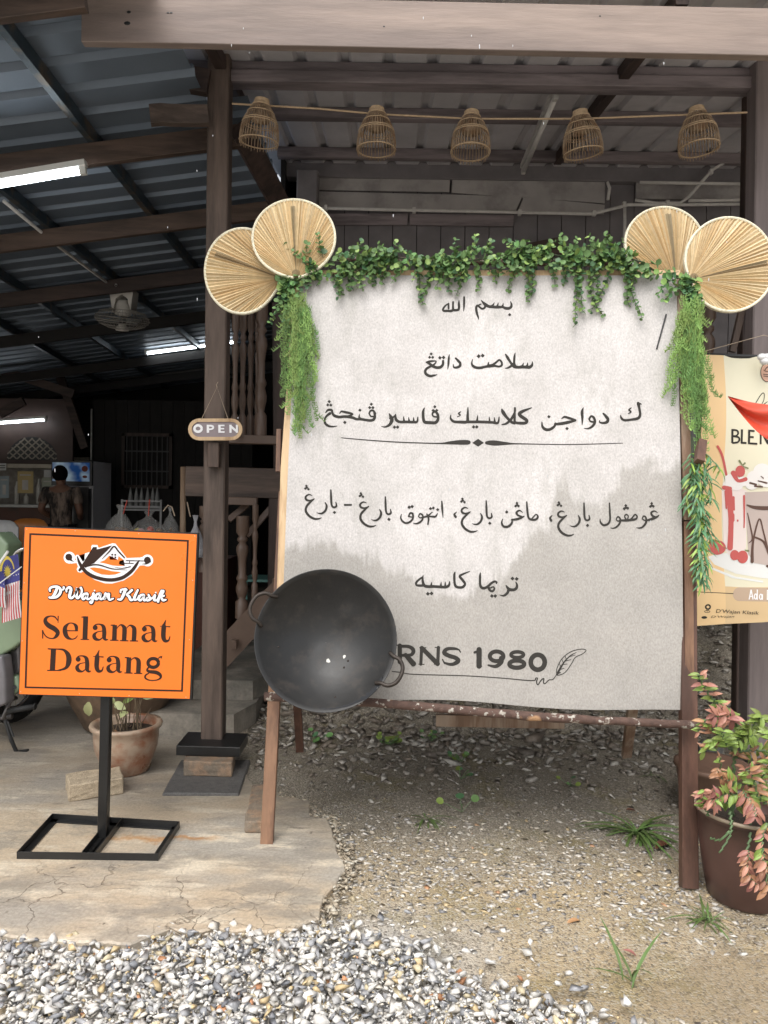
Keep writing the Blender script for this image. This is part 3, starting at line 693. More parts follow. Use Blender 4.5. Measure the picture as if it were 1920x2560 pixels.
# walls; the unseen side and rear ones are put in to block light
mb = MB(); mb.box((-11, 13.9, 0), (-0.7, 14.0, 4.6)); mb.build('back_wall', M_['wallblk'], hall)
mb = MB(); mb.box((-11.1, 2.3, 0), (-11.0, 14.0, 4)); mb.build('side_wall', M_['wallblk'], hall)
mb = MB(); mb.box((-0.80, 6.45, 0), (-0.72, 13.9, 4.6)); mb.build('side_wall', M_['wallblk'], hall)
a = P(182, 942, 12.6); b_ = P(520, 905, 12.6); mb = MB(); mb.beam(a, b_, .05, .26); mb.build('wall_plate', mat('grey_board',(0.12,0.11,0.1),0.7), hall)
# dark partition right of the fridge with plank seams and barred window
for i in range(14):
    x0 = P(232, 1200, 12.0).x + i*0.18
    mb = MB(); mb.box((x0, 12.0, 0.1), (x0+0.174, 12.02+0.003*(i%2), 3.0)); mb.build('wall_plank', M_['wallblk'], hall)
wf = MB(); c0 = P(305,1082,11.95); c1 = P(430,1222,11.95)
wf.box((c0.x, 11.93, c1.z), (c0.x+.05, 11.98, c0.z)); wf.box((c1.x-.05, 11.93, c1.z), (c1.x, 11.98, c0.z)); wf.box((c0.x, 11.93, c0.z-.05), (c1.x, 11.98, c0.z)); wf.box((c0.x, 11.93, c1.z), (c1.x, 11.98, c1.z+.05))
wfo = wf.build('window_frame', M_['dkz'], hall)
wb = MB()
for i in range(9):
    x = c0.x + 0.08 + i*(c1.x-c0.x-0.16)/8; wb.box((x-.006, 11.94, c1.z+.05), (x+.006, 11.952, c0.z-.05))
for q in (0.3, 0.66): wb.box((c0.x+.05, 11.935, c1.z+(c0.z-c1.z)*q), (c1.x-.05, 11.945, c1.z+(c0.z-c1.z)*q+.02))
wb.build('window_bars', mat('bar_iron',(0.05,0.05,0.05),0.5), wfo)
# kitchen partition with half-round lattice
WY = 11.6
p0 = P(-80, 1160, WY); p1 = P(182, 1060, WY)
mb = MB(); mb.box((-9, WY, p0.z), (p1.x, WY+.06, 2.95)); mb.build('partition_wall', M_['wallbrn'], hall)
mb = MB(); c = P(80, 1150, WY-0.01); Rr = 0.385
mb.add([Vector((c.x, WY-.004, c.z))] + [Vector((c.x+Rr*math.cos(math.pi*k/20), WY-.004, c.z+Rr*0.92*math.sin(math.pi*k/20))) for k in range(21)], [(0,k+2,k+1) for k in range(20)])
lat0 = mb.build('lattice_opening', M_['black'], hall)
mb = MB()
for sgn in (1,-1):
    for k in range(-6, 7):
        o = k*0.115; pts = []
        for t in np.linspace(-1, 1, 60):
            x = o + t*0.8*sgn; z = (t+1)*0.8*0.9 - 0.4
            if z >= 0 and (x/Rr)**2 + (z/(Rr*.92))**2 < 1: pts.append((x, z))
        if len(pts) > 1: mb.beam((c.x+pts[0][0], WY-.012-.004*sgn, c.z+pts[0][1]), (c.x+pts[-1][0], WY-.012-.004*sgn, c.z+pts[-1][1]), .02, .006, (0,1,0))
mb.build('lattice', mat('lattice_paint',(0.2,0.17,0.13),0.6), lat0)
# roof over the kitchen counter (lower beams)
for (q0, q1, Y) in (((0,925),(185,985),11.0), ((0,1035),(60,1002),10.4), ((150,940),(212,1120),11.4)):
    mb = MB(); mb.beam(P(*q0,Y), P(*q1,Y), .05, .12); mb.build('roof_beam', M_['dkx'], hall)

# counter
ctr = thing('serving_counter', 'lit serving hatch with shelf and hanging posters behind the standing person', 'counter', P(60,1330,11.3))
mb = MB(); a = P(-120,1163,11.3); b_ = P(150,1163,11.3); mb.box((a.x,11.2,a.z-.03),(b_.x,11.4,a.z+.03)); mb.build('hatch_beam', mat('cream_rail',(0.42,0.37,0.29),0.5), ctr)
a2 = P(-120,1262,11.3); mb = MB(); mb.box((a.x,11.1,a2.z-.02),(b_.x,11.6,a2.z+.02)); mb.build('shelf', mat('steel_shelf',(0.3,0.3,0.28),0.4,metal=.3), ctr)
mb = MB(); mb.box((a.x,11.25,0.0),(b_.x,11.3,a2.z-.02)); mb.build('front_panel', mat('brown_counter',(0.09,0.035,0.02),0.6,col2=(.05,.03,.02)), ctr)
mb = MB(); mb.box((a.x,12.4,a2.z),(b_.x,12.45,a.z+.2)); mb.build('rear_wall', mat('rear_tile',(0.3,0.27,0.23),0.6,var=.3), ctr)
for (x0,x1,y0,y1,c_,lab,nm) in ((44,83,1178,1233,(0.5,0.38,0.17),'yellow drink poster hanging in the serving hatch','poster'),(0,22,1190,1245,(0.32,0.38,0.4),'pale blue poster at the far left of the serving hatch','poster'),
                        (-4,15,1158,1176,(0.6,0.6,0.58),'small white printed notice hung above the pale blue poster','notice'),(110,127,1175,1193,(0.5,0.5,0.48),'small blank white paper in the hatch left of the person','notice'),(105,132,1194,1250,(0.33,0.35,0.27),'greenish poster in the hatch just left of the person','poster')):
    t = thing(nm, lab, nm, P((x0+x1)/2,y1,11.15)); A = P(x0,y0,11.15); B = P(x1,y1,11.15)
    mb = MB(); mb.box((A.x,11.15,B.z),(B.x,11.155,A.z)); mb.build('sheet', mat('paper_'+str(x0),c_,0.7,var=.1,scale=8), t)
    w_, h_ = B.x-A.x, A.z-B.z; mb = MB()
    if nm == 'poster':
        mb.box((A.x+w_*.3,11.146,B.z+h_*.15),(A.x+w_*.68,11.149,B.z+h_*.6)); mb.box((A.x+w_*.15,11.146,B.z+h_*.8),(A.x+w_*.85,11.149,B.z+h_*.86)); mb.build('print', mat('poster_print_'+str(x0),(0.5,0.47,0.42),0.7), t)
    elif x0 < 0:
        for q in (.3,.6): mb.box((A.x+w_*.1,11.146,B.z+h_*q),(A.x+w_*.9,11.149,B.z+h_*(q+.12)))
        mb.build('print', M_['ink'], t)
for i,(px,h_) in enumerate(((42,.34),(38,.3),(97,.38),(92,.3),(66,.16),(72,.14))):
    t = P(px,1258,11.2); tb = MB(); tb.lathe((t.x,11.2+.05*(i%2),a2.z+.022),[(0,0),(.035,0),(.038,h_*.7),(.02,h_*.85),(.016,h_)],10)
    tag(tb.build('bottle', mat('clear_bottle_'+str(i),(0.5,0.48,0.43),0.25,var=.1), smooth=True), ('tall thin bottle standing left of the yellow poster in the hatch','bottle just left of the tallest one on the hatch shelf','bottle beside the greenish poster in the hatch','shorter bottle left of the greenish poster','squat cup standing under the yellow poster')[i], 'bottle', 'bottles and cups on the serving hatch shelf')
    if i > 3: break

# fridge
fr = thing('drinks_fridge', 'tall dark drinks fridge with lit blue header behind the person', 'fridge', (P(210,1300,10.9).x, 11.2, 0))
A = P(131,1152,10.9); B = P(232,1152,10.9); zt = A.z; C_ = P(278,1158,11.7)
mb = MB(); mb.prism([Vector((A.x,10.92,0.1)),Vector((B.x,10.92,0.1)),Vector((B.x+.03,11.55,0.1)),Vector((A.x+.03,11.55,0.1))],(0,0,zt-0.1)); mb.build('cabinet', mat('fridge_grey',(0.6,0.57,0.58),0.5,var=.05), fr)
D0 = P(134,1156,10.9); D1 = P(226,1204,10.9)
mb = MB(); mb.box((A.x,10.87,P(0,1208,10.9).z-.02),(B.x,10.92,zt)); mb.build('header_frame', M_['black'], fr)
HP = bpy.data.materials.new('lit_header_print'); HP.use_nodes = True; N = HP.node_tree.nodes; L = HP.node_tree.links
b5 = N['Principled BSDF']; tc = N.new('ShaderNodeTexCoord'); no = N.new('ShaderNodeTexNoise'); no.inputs['Scale'].default_value = 5; L.new(tc.outputs['Object'], no.inputs['Vector'])
cr = N.new('ShaderNodeValToRGB'); cr.color_ramp.elements[0].position = .4; cr.color_ramp.elements[0].color = (0.01,0.08,0.3,1); cr.color_ramp.elements[1].position = .66; cr.color_ramp.elements[1].color = (0.5,0.65,0.75,1)
L.new(no.outputs[0], cr.inputs[0]); L.new(cr.outputs[0], b5.inputs['Emission Color']); b5.inputs['Emission Strength'].default_value = 0.12; L.new(cr.outputs[0], b5.inputs['Base Color'])
mb = MB(); mb.box((D0.x,10.862,D1.z),(D1.x,10.868,D0.z)); mb.build('header_panel', HP, fr)
mb = MB(); q = P(212,1172,10.86); mb.sphere(q,.045,10,6,sy=.1); mb.sphere(P(212,1192,10.86),.035,10,6,sy=.1,sz=.6); mb.build('header_logo', mat('red_logo',(0.25,0.05,0.03),.5,bump=0), fr)
mb = MB(); mb.box((A.x+.05,10.895,0.3),(B.x-.06,10.915,D1.z-.08)); mb.build('door_glass', mat('fridge_glass',(0.12,0.115,0.11),0.15,bump=0,var=.2,scale=3), fr)
mb = MB(); mb.box((B.x-.05,10.88,0.4),(B.x-.02,10.92,D1.z-.1)); mb.build('handle', M_['black'], fr)
cd = MB(); cd.tube([P(229,1022,11.95),P(228,1150,11.95)], .014, 8); tag(cd.build('wall_conduit', M_['pvc']), 'thin pale vertical pipe on the dark wall above the drinks fridge', 'pipe')

# rack with steel cones
rk = thing('metal_rack', 'dark metal rack holding cone shaped bundles against the dark back wall', 'rack', P(355,1400,9.5))
A = P(306,1252,9.5); B = P(403,1252,9.5); mr_ = mat('rack_steel',(0.2,0.2,0.2),0.45,metal=.6)
for i,x in enumerate((A.x,B.x)):
    mb = MB(); mb.box((x-.012,9.48,0),(x+.012,9.5,A.z+.02)); mb.build('leg', mr_, rk)
for z in (A.z, A.z-.07, A.z-.11):
    mb = MB(); mb.box((A.x,9.47,z-.01),(B.x,9.49,z+.01)); mb.build('rail', mr_, rk)
mb = MB(); mb.box((A.x,9.5,A.z-.09),(B.x,9.9,A.z-.075)); mb.build('shelf', mr_, rk)
for ci, px in enumerate((326,341,354,369,382,393)):
    c = P(px,1252,9.65); mb = MB(); mb.lathe((c.x,9.65,c.z-.07),[(.035,0),(.034,.06),(.02,.16),(.004,.24)],8); tag(mb.build('cup_stack', mat('cup_grey',(0.25,0.25,0.24),0.4) if 'cup_grey' not in bpy.data.materials else bpy.data.materials['cup_grey'], smooth=True),('first','second','third','fourth','fifth','last')[ci]+' pale cone from the left on the metal rack in the dark hall','cup stack','cone shaped stacks on the metal rack')

# ---------------------------------------------------------------- tube lights
def tube_light(p0, p1, lit, label, nm='tube_light', side=(0,0,1), r=0.014):
    p0 = Vector(p0); p1 = Vector(p1); t = thing(nm, label, 'tube light', (p0+p1)/2, 'fluorescent tube lights')
    up = Vector(side); d = (p1-p0).normalized()
    mb = MB(); mb.beam(p0 + up*.045, p1 + up*.045, 0.045, 0.035, up); mb.build('batten', M_['white'] if lit else M_['pvc'], t)
    mb = MB(); mb.tube([p0+d*.03, p1-d*.03], r, 10); mb.build('tube', M_['tube'] if lit else M_['tubeoff'], t, smooth=True)
    for q, s in ((p0,1),(p1,-1)):
        mb = MB(); mb.beam(q + up*.02, q + up*.02 + d*s*.035, 0.03, 0.075, up); mb.build('end_holder', M_['white'] if lit else M_['pvc'], t)
tube_light(P(-230,502,4.35), P(214,428,4.35), True, 'lit tube light nearest the camera, under the upper left roof beam')
tube_light(P(362,885,10.6), P(592,855,10.6), True, 'lit tube light passing behind the brown post above the hall floor')
tube_light(P(-60,1062,11.4), P(117,1050,11.4), True, 'lit tube light at the left edge above the serving hatch')
tube_light(P(1390,240,4.5), P(1308,430,5.75), False, 'unlit dusty tube light under the porch roof between the rattan shades', side=(0,0,1), r=.017)

# ---------------------------------------------------------------- ceiling fan
fn = thing('orbit_fan', 'white orbit fan hanging from the hall roof beam above the OPEN sign side', 'fan', P(305,720,7.2))
c = P(304,762,7.2); gm = mat('fan_plastic',(0.6,0.57,0.52),0.4,var=.08)
mb = MB(); A = P(272,722,7.2); B = P(333,722,7.2); C1 = P(326,780,7.2); C0 = P(281,780,7.2)
mb.prism([A,B,C1,P(318,745,7.2),P(304,736,7.2),P(290,745,7.2),C0],(0,.16,0)); mb.build('mount_box', gm, fn)
mb = MB(); mb.lathe(c+Vector((0,.05,-.1)),[(0,.16),(.05,.15),(.07,.1),(.075,.02),(.03,0)],14); mo = mb.build('motor', gm, fn, smooth=True)
Mt = Matrix.Rotation(R(14),3,'X') @ Matrix.Rotation(R(6),3,'Y'); cc = P(306,800,7.2)
mb = MB()
for rr,z in ((.25,0),(.245,.03),(.2,.075),(.12,.1),(.2,-.05),(.13,-.075),(.235,-.02)): mb.ring(cc + Mt@Vector((0,0,z)), rr, .003, 32, 5, Mt)
for k in range(40):
    a = 2*math.pi*k/40; mb.tube([cc + Mt@Vector((r*math.cos(a),r*math.sin(a),z)) for r,z in ((.05,-.09),(.13,-.075),(.2,-.05),(.25,0),(.2,.075),(.07,.1))], .0016, 4, caps=False)
mb.build('cage', mat('cage_wire',(0.3,0.28,0.25),.4,bump=0), fn)
mb = MB(); mb.lathe(cc + Mt@Vector((0,0,-.1)),[(0,-.004),(.058,0),(.06,.02),(.03,.06)],20,M=Mt); mb.build('hub', gm, fn, smooth=True)
for k in range(3):
    a0 = 2*math.pi*k/3; mb = MB(); n = 6; vs = []
    for i in range(n):
        r = .05 + .16*i/(n-1)
        for s in (-1,1): vs.append(cc + Mt@Vector((r*math.cos(a0+s*.7), r*math.sin(a0+s*.42), s*.02)))
    mb.add(vs,[(2*i,2*i+1,2*i+3,2*i+2) for i in range(n-1)]); mb.build('blade', mat('fan_blade',(0.3,0.3,0.28),0.3,bump=0) if 'fan_blade' not in bpy.data.materials else bpy.data.materials['fan_blade'], fn)
cdm = MB(); cdm.tube([purl(10,480)-Vector((0,0,.06)), purl(150,600)-Vector((0,0,.06)), purl(288,706)-Vector((0,0,.06)), P(290,712,7.0), P(288,722,7.15)], .012, 8)
tag(cdm.build('roof_conduit', M_['pvc'], smooth=True), 'pale conduit following the roof channel down to the orbit fan', 'pipe')

# ---------------------------------------------------------------- pipes on the porch wall
pp = thing('wall_pipes', 'pale plastic conduit pipes running along the dark wall above the garland', 'pipes', P(1300,530,5.85))
Y = 5.85
for pts in ([(700,518),(1000,525),(1250,530),(1480,535),(1540,520),(1570,512),(1700,512),(1868,510)], [(1562,514),(1562,560),(1560,680)], [(1520,500),(1524,470),(1518,455)],
            [(1588,500),(1640,508),(1700,508),(1722,492),(1780,425),(1868,372)], [(1600,456),(1868,460)], [(1722,502),(1868,500)]):
    mb = MB(); q = [P(x,y,Y) for x,y in pts]; mb.tube(q, .0125, 8); mb.build('pipe', M_['pvc'], pp, smooth=True)
for (x,y) in ((815,520),(1035,526),(1299,532),(1485,534),(1668,508),(1777,430),(1560,512)):
    mb = MB(); c = P(x,y,Y); mb.beam(c-Vector((.012,0,0)), c+Vector((.012,0,0)), .04,.038); mb.build('clip', M_['pvc'], pp)
# ================================================================ RATTAN SHADES ON A WIRE
WYD = 4.12
wire = [(580,259),(800,272),(941,285),(1179,297),(1452,297),(1741,286),(1868,281)]
mb = MB(); pts = [P(x,y,WYD) for x,y in wire]; mb.tube(pts, .005, 6)
tag(mb.build('hanging_wire', M_['rattanl'], smooth=True), 'pale wire stretched under the porch roof carrying the rattan shades', 'wire')
def basket(px, py0, py1, tilt, rotx, label):
    top = P(px, py0, WYD); H = 0.222; Rr = 0.103
    t = thing('rattan_lamp_shade', label, 'lamp shade', top, 'rattan shades on the porch wire')
    M = Matrix.Rotation(R(tilt),3,'Y') @ Matrix.Rotation(R(rotx),3,'X'); cen = top
    def rad(f):   # f 0 top .. 1 bottom
        return Rr*np.interp(f,[0,.07,.2,.4,.6,.8,1,1.06],[.32,.34,.55,.8,.95,1.02,1.0,.985])
    mb = MB(); n = 38
    for k in range(n):
        a = 2*math.pi*k/n + random.uniform(-.02,.02); e = 1.05 + random.uniform(-.02,.03)
        mb.tube([cen + M@Vector((rad(f)*math.cos(a), rad(f)*math.sin(a), -H*f)) for f in (0,.1,.25,.45,.65,.85,e)], [.0028]*6+[.0018], 5)
    mb.build('ribs', M_['rattan'], t, smooth=True)
    for f in (.3,.5,.55,.97):
        mb = MB(); mb.ring(cen + M@Vector((0,0,-H*f)), rad(f)+.002, .0028, 28, 5, M); 
        if f > .9: mb.ring(cen + M@Vector((0,0,-H*f)), rad(f)-.005, .0022, 28, 5, M)
        mb.build('hoop', M_['rattanl'], t, smooth=True)
    mb = MB()
    for f in (0,.03,.06,.09,.12): mb.ring(cen + M@Vector((0,0,-H*f)), rad(f)+.003, .0045, 20, 5, M)
    mb.build('collar', M_['rattanl'], t, smooth=True)
    mb = MB(); mb.lathe(cen + M@Vector((0,0,-H*.5)), [(.0,-.01),(.05,0),(.05,.015),(.012,.08)], 14, M=M); mb.build('inner_basket', M_['rattan'], t, smooth=True)
for px,y0,y1,ti,rx,lab in ((655,250,367,5,6,'rattan shade nearest the brown post, first on the wire'),(942,272,384,0,2,'rattan shade second from the brown post, left of the unlit tube'),
        (1179,281,387,1,-2,'middle rattan shade, just left of the unlit tube light'),(1450,279,395,-7,5,'rattan shade just right of the unlit tube light, tilted left'),(1741,272,378,-4,-2,'rattan shade at the far right end of the wire')):
    basket(px,y0,y1,ti,rx,lab)

# ================================================================ EASEL AND WELCOME BOARD
BL = P(701,1737,3.35); BR = P(1709,1780,3.17); TL = P(744,690,3.60)
N0 = (BR-BL).cross(TL-BL).normalized()
if N0.y > 0: N0 = -N0          # towards the camera
TR = onplane(1690,690,BL,N0)
def Bp(px, py, off=0.0):
    q = onplane(px, py, BL, N0); return q + N0*(off + wave(px, py))
def wave(px, py):
    u = (px-700)/1000; v = (py-690)/1050
    return 0.0022*math.sin(u*9+v*3) + 0.0015*math.sin(u*23+1)*math.exp(-((v-1)/.2)**2) + 0.0012*math.sin(v*14+u*5) + 0.004*mnoise.noise(Vector((u*5,v*5,2)))
def Bq(px, py, off=0.0): return onplane(px, py, BL, N0) + N0*off
board = thing('welcome_board', 'large pale printed cloth board with Jawi greeting text leaning on the wooden easel', 'sign board', (BL+BR)/2)
def bound(x):
    pts = [(690,1420),(730,1375),(770,1358),(830,1356),(880,1385),(940,1402),(1000,1418),(1060,1470),(1130,1500),(1190,1480),(1250,1450),(1290,1395),(1325,1335),(1375,1300),(1392,1215),(1415,1180),(1432,1240),(1452,1262),(1500,1262),(1530,1230),(1558,1178),(1590,1158),(1640,1162),(1720,1150)]
    return poly_x(pts, x)
nu, nv = 190, 190; vs = []; att = []
for j in range(nv+1):
    for i in range(nu+1):
        v = j/nv; u = i/nu
        lx = 744 + (701-744)*v - 3*math.sin(v*3.1); rx = 1690 + (1709-1690)*v + 3*math.sin(v*3.1)
        ty = 690; by = 1737 + (1780-1737)*u + (5*math.sin(u*11) if v > .999 else 0)
        px = lx + (rx-lx)*u; py = ty + (by-ty)*v; vs.append(Bp(px, py, 0.006))
        jag = 26*mnoise.noise(Vector((px*0.16, py*0.02, 3))) + 12*mnoise.noise(Vector((px*0.5, 0, 3))) + 30*mnoise.noise(Vector((px*0.02, py*0.02, 9)))
        d = py - bound(px) - jag; att.append(max(0, min(1, .5+d/26)) * (0.85 + .15*mnoise.noise(Vector((px*.01,py*.01,1))) + 0.15*min(1, max(0,(py-1300)/100))))
me = bpy.data.meshes.new('printed_cloth'); me.from_pydata([tuple(v) for v in vs], [], [(j*(nu+1)+i, j*(nu+1)+i+1, (j+1)*(nu+1)+i+1, (j+1)*(nu+1)+i) for j in range(nv) for i in range(nu)])
at = me.attributes.new('print', 'FLOAT', 'POINT'); at.data.foreach_set('value', att); me.polygons.foreach_set('use_smooth', [True]*len(me.polygons))
def cloth_mat():
    M = bpy.data.materials.new('printed_plaster_cloth'); M.use_nodes = True; N = M.node_tree.nodes; L = M.node_tree.links; b = N['Principled BSDF']; b.inputs['Roughness'].default_value = 0.6
    tc = N.new('ShaderNodeTexCoord')
    def nz(sc, det=8, ro=0.65, st=(1,1,1), off=0):
        mp = N.new('ShaderNodeMapping'); mp.inputs['Scale'].default_value = st; mp.inputs['Location'].default_value = (off,0,off); L.new(tc.outputs['Object'], mp.inputs['Vector'])
        n = N.new('ShaderNodeTexNoise'); n.inputs['Scale'].default_value = sc; n.inputs['Detail'].default_value = det; n.inputs['Roughness'].default_value = ro; L.new(mp.outputs[0], n.inputs['Vector']); return n.outputs[0]
    def mr(s, a, c, x=0.0, y=1.0):
        q = N.new('ShaderNodeMapRange')
        for i, vv in ((1,a),(2,c),(3,x),(4,y)): q.inputs[i].default_value = vv
        L.new(s, q.inputs[0]); return q.outputs[0]
    def mx(f, a, c, mode='MIX'):
        x = N.new('ShaderNodeMix'); x.data_type = 'RGBA'; x.blend_type = mode
        for sk, vv in ((x.inputs[0],f),(x.inputs[6],a),(x.inputs[7],c)):
            if isinstance(vv, bpy.types.NodeSocket): L.new(vv, sk)
            else: sk.default_value = vv
        return x.outputs[2]
    ap = N.new('ShaderNodeAttribute'); ap.attribute_name = 'print'
    c = mx(mr(nz(3.5), .38, .62), (0.575,0.545,0.53,1), (0.495,0.468,0.45,1))
    c = mx(mr(nz(9, st=(1,1,.35), off=5), .52, .72, 0, .8), c, (0.39,0.372,0.345,1))
    c = mx(ap.outputs['Fac'], c, mx(mr(nz(4, off=2), .35, .65), (0.375,0.35,0.32,1), (0.33,0.31,0.285,1)))
    c = mx(mr(nz(1.4, off=8), .52, .7, 0, .35), c, (0.37,0.355,0.33,1))
    hv = N.new('ShaderNodeHueSaturation'); L.new(mr(nz(170, 3, .6, (1,1,.6)), .3, .7, .82, 1.16), hv.inputs['Value']); L.new(c, hv.inputs['Color'])
    c2 = mx(mr(nz(110, 2, .5, off=3), .66, .72, 0, .45), hv.outputs[0], (0.25,0.23,0.2,1))
    L.new(c2, b.inputs['Base Color'])
    bp = N.new('ShaderNodeBump'); bp.inputs['Strength'].default_value = .15; bp.inputs['Distance'].default_value = .002; L.new(nz(300, 2), bp.inputs['Height']); L.new(bp.outputs[0], b.inputs['Normal'])
    return M
me.materials.append(cloth_mat()); link('printed_cloth', me, board)
def bbeam(name, a, b, w, t, off, matl, **k):
    mb = MB(); mb.beam(Bq(*a, off), Bq(*b, off), w, t, N0, **k); return mb.build(name, matl, board)
def strip(name, quad, t0, t1, matl):
    mb = MB(); mb.prism([Bq(x,y,t0) for x,y in quad], N0*(t1-t0)); return mb.build(name, matl, board)
strip('left_batten', [(690,1560),(711,1560),(744,800),(745,680),(727,680),(722,900),(702,1170)], -0.02, 0.004, M_['pale'])
strip('left_batten', [(684,1737),(702,1737),(711,1560),(690,1560)], -0.022, 0.003, M_['pale'])
strip('right_batten', [(1709,1300),(1730,1300),(1722,1000),(1712,690),(1690,690),(1700,1000)], -0.02, 0.011, M_['greyw'])
strip('right_batten', [(1712,1795),(1734,1795),(1731,1304),(1709,1304)], -0.02, 0.010, M_['easel'])
strip('top_batten', [(745,676),(1700,676),(1700,700),(745,700)], -0.022, 0.002, M_['pale'])
mb = MB(); mb.prism([Bq(x,y,-.024) for x,y in ((746,700),(1690,700),(1708,1770),(704,1728))], N0*0.004); mb.build('backing_board', M_['greyw'], board)
mb = MB(); mb.tube([Bq(1664,788,.012), Bq(1640,875,.012)], .0035, 6); mb.build('black_tie', M_['black'], board)

easel = thing('easel', 'brown wooden easel with a mottled branch as its ledge under the big board', 'easel', G(1190,2170))
def leg(foot, topp, Y0, Y1, w, t, matl, zf=0.0):
    mb = MB(); f = P(foot[0], foot[1], Y0); tp = P(topp[0], topp[1], Y1); mb.beam(f, tp, w, t, (0,1,0)); mb.build('leg', matl, easel)
leg((667,2116),(712,1230),3.27,3.60,.055,.035,M_['easel'])
leg((1722,2218),(1718,1300),3.03,3.33,.066,.042,M_['easeld'])
leg((750,1876),(735,1600),4.15,3.75,.042,.03,M_['easeld'])
leg((1566,1890),(1590,1700),4.1,3.75,.05,.03,M_['greyw'])
mb = MB(); A = P(662,1742,3.27); B = P(1748,1815,3.08); n = 60; pts = []; rr = []
for k in range(n+1):
    t = k/n; p = A.lerp(B, t); p = p + Vector((0, 0, 0.006*math.sin(t*7) + 0.004*mnoise.noise(Vector((t*20,0,0))))); pts.append(p); rr.append(.019*(1+.12*mnoise.noise(Vector((t*30,1,0)))) * (0.9 if t>.75 else 1))
mb.tube(pts, rr, 12)
def bark_mat():
    M = mat('mottled_bark', (0.095,0.055,0.042), .8, var=.4, scale=40, bump=.8, bdist=.006); N = M.node_tree.nodes; L = M.node_tree.links; b = N['Principled BSDF']
    src = b.inputs['Base Color'].links[0].from_socket; tc = N.new('ShaderNodeTexCoord')
    for off, sc, lo, hi, col in ((0,5,.60,.64,(0.45,0.26,0.14,1)),(7,20,.62,.66,(0.36,0.32,0.27,1)),(3,45,.63,.66,(0.42,0.39,0.34,1))):
        mp = N.new('ShaderNodeMapping'); mp.inputs['Location'].default_value = (off,0,0); L.new(tc.outputs['Object'], mp.inputs['Vector'])
        n = N.new('ShaderNodeTexNoise'); n.inputs['Scale'].default_value = sc; n.inputs['Detail'].default_value = 3; L.new(mp.outputs[0], n.inputs['Vector'])
        q = N.new('ShaderNodeMapRange'); q.inputs[1].default_value = lo; q.inputs[2].default_value = hi; L.new(n.outputs[0], q.inputs[0])
        x = N.new('ShaderNodeMix'); x.data_type = 'RGBA'; L.new(q.outputs[0], x.inputs[0]); L.new(src, x.inputs[6]); x.inputs[7].default_value = col; src = x.outputs[2]
    L.new(src, b.inputs['Base Color']); return M
M_['bark'] = bark_mat()
mb.build('ledge_branch', M_['bark'], easel, smooth=True)
mb = MB(); mb.tube([Bq(830,640,-.03), Bq(1100,646,-.03), Bq(1350,650,-.03), Bq(1600,652,-.03)], .016, 8); mb.build('top_branch', M_['bark'], easel, smooth=True)
mb = MB(); mb.beam(P(1090,1800,3.9), P(1410,1806,3.9), .03, .06); mb.build('rear_brace', M_['greyw'], easel)
mb = MB(); mb.beam(Bq(690,1175,-.05), Bq(692,1068,-.05), .022, .03, N0); mb.build('side_slat', M_['easel'], easel)

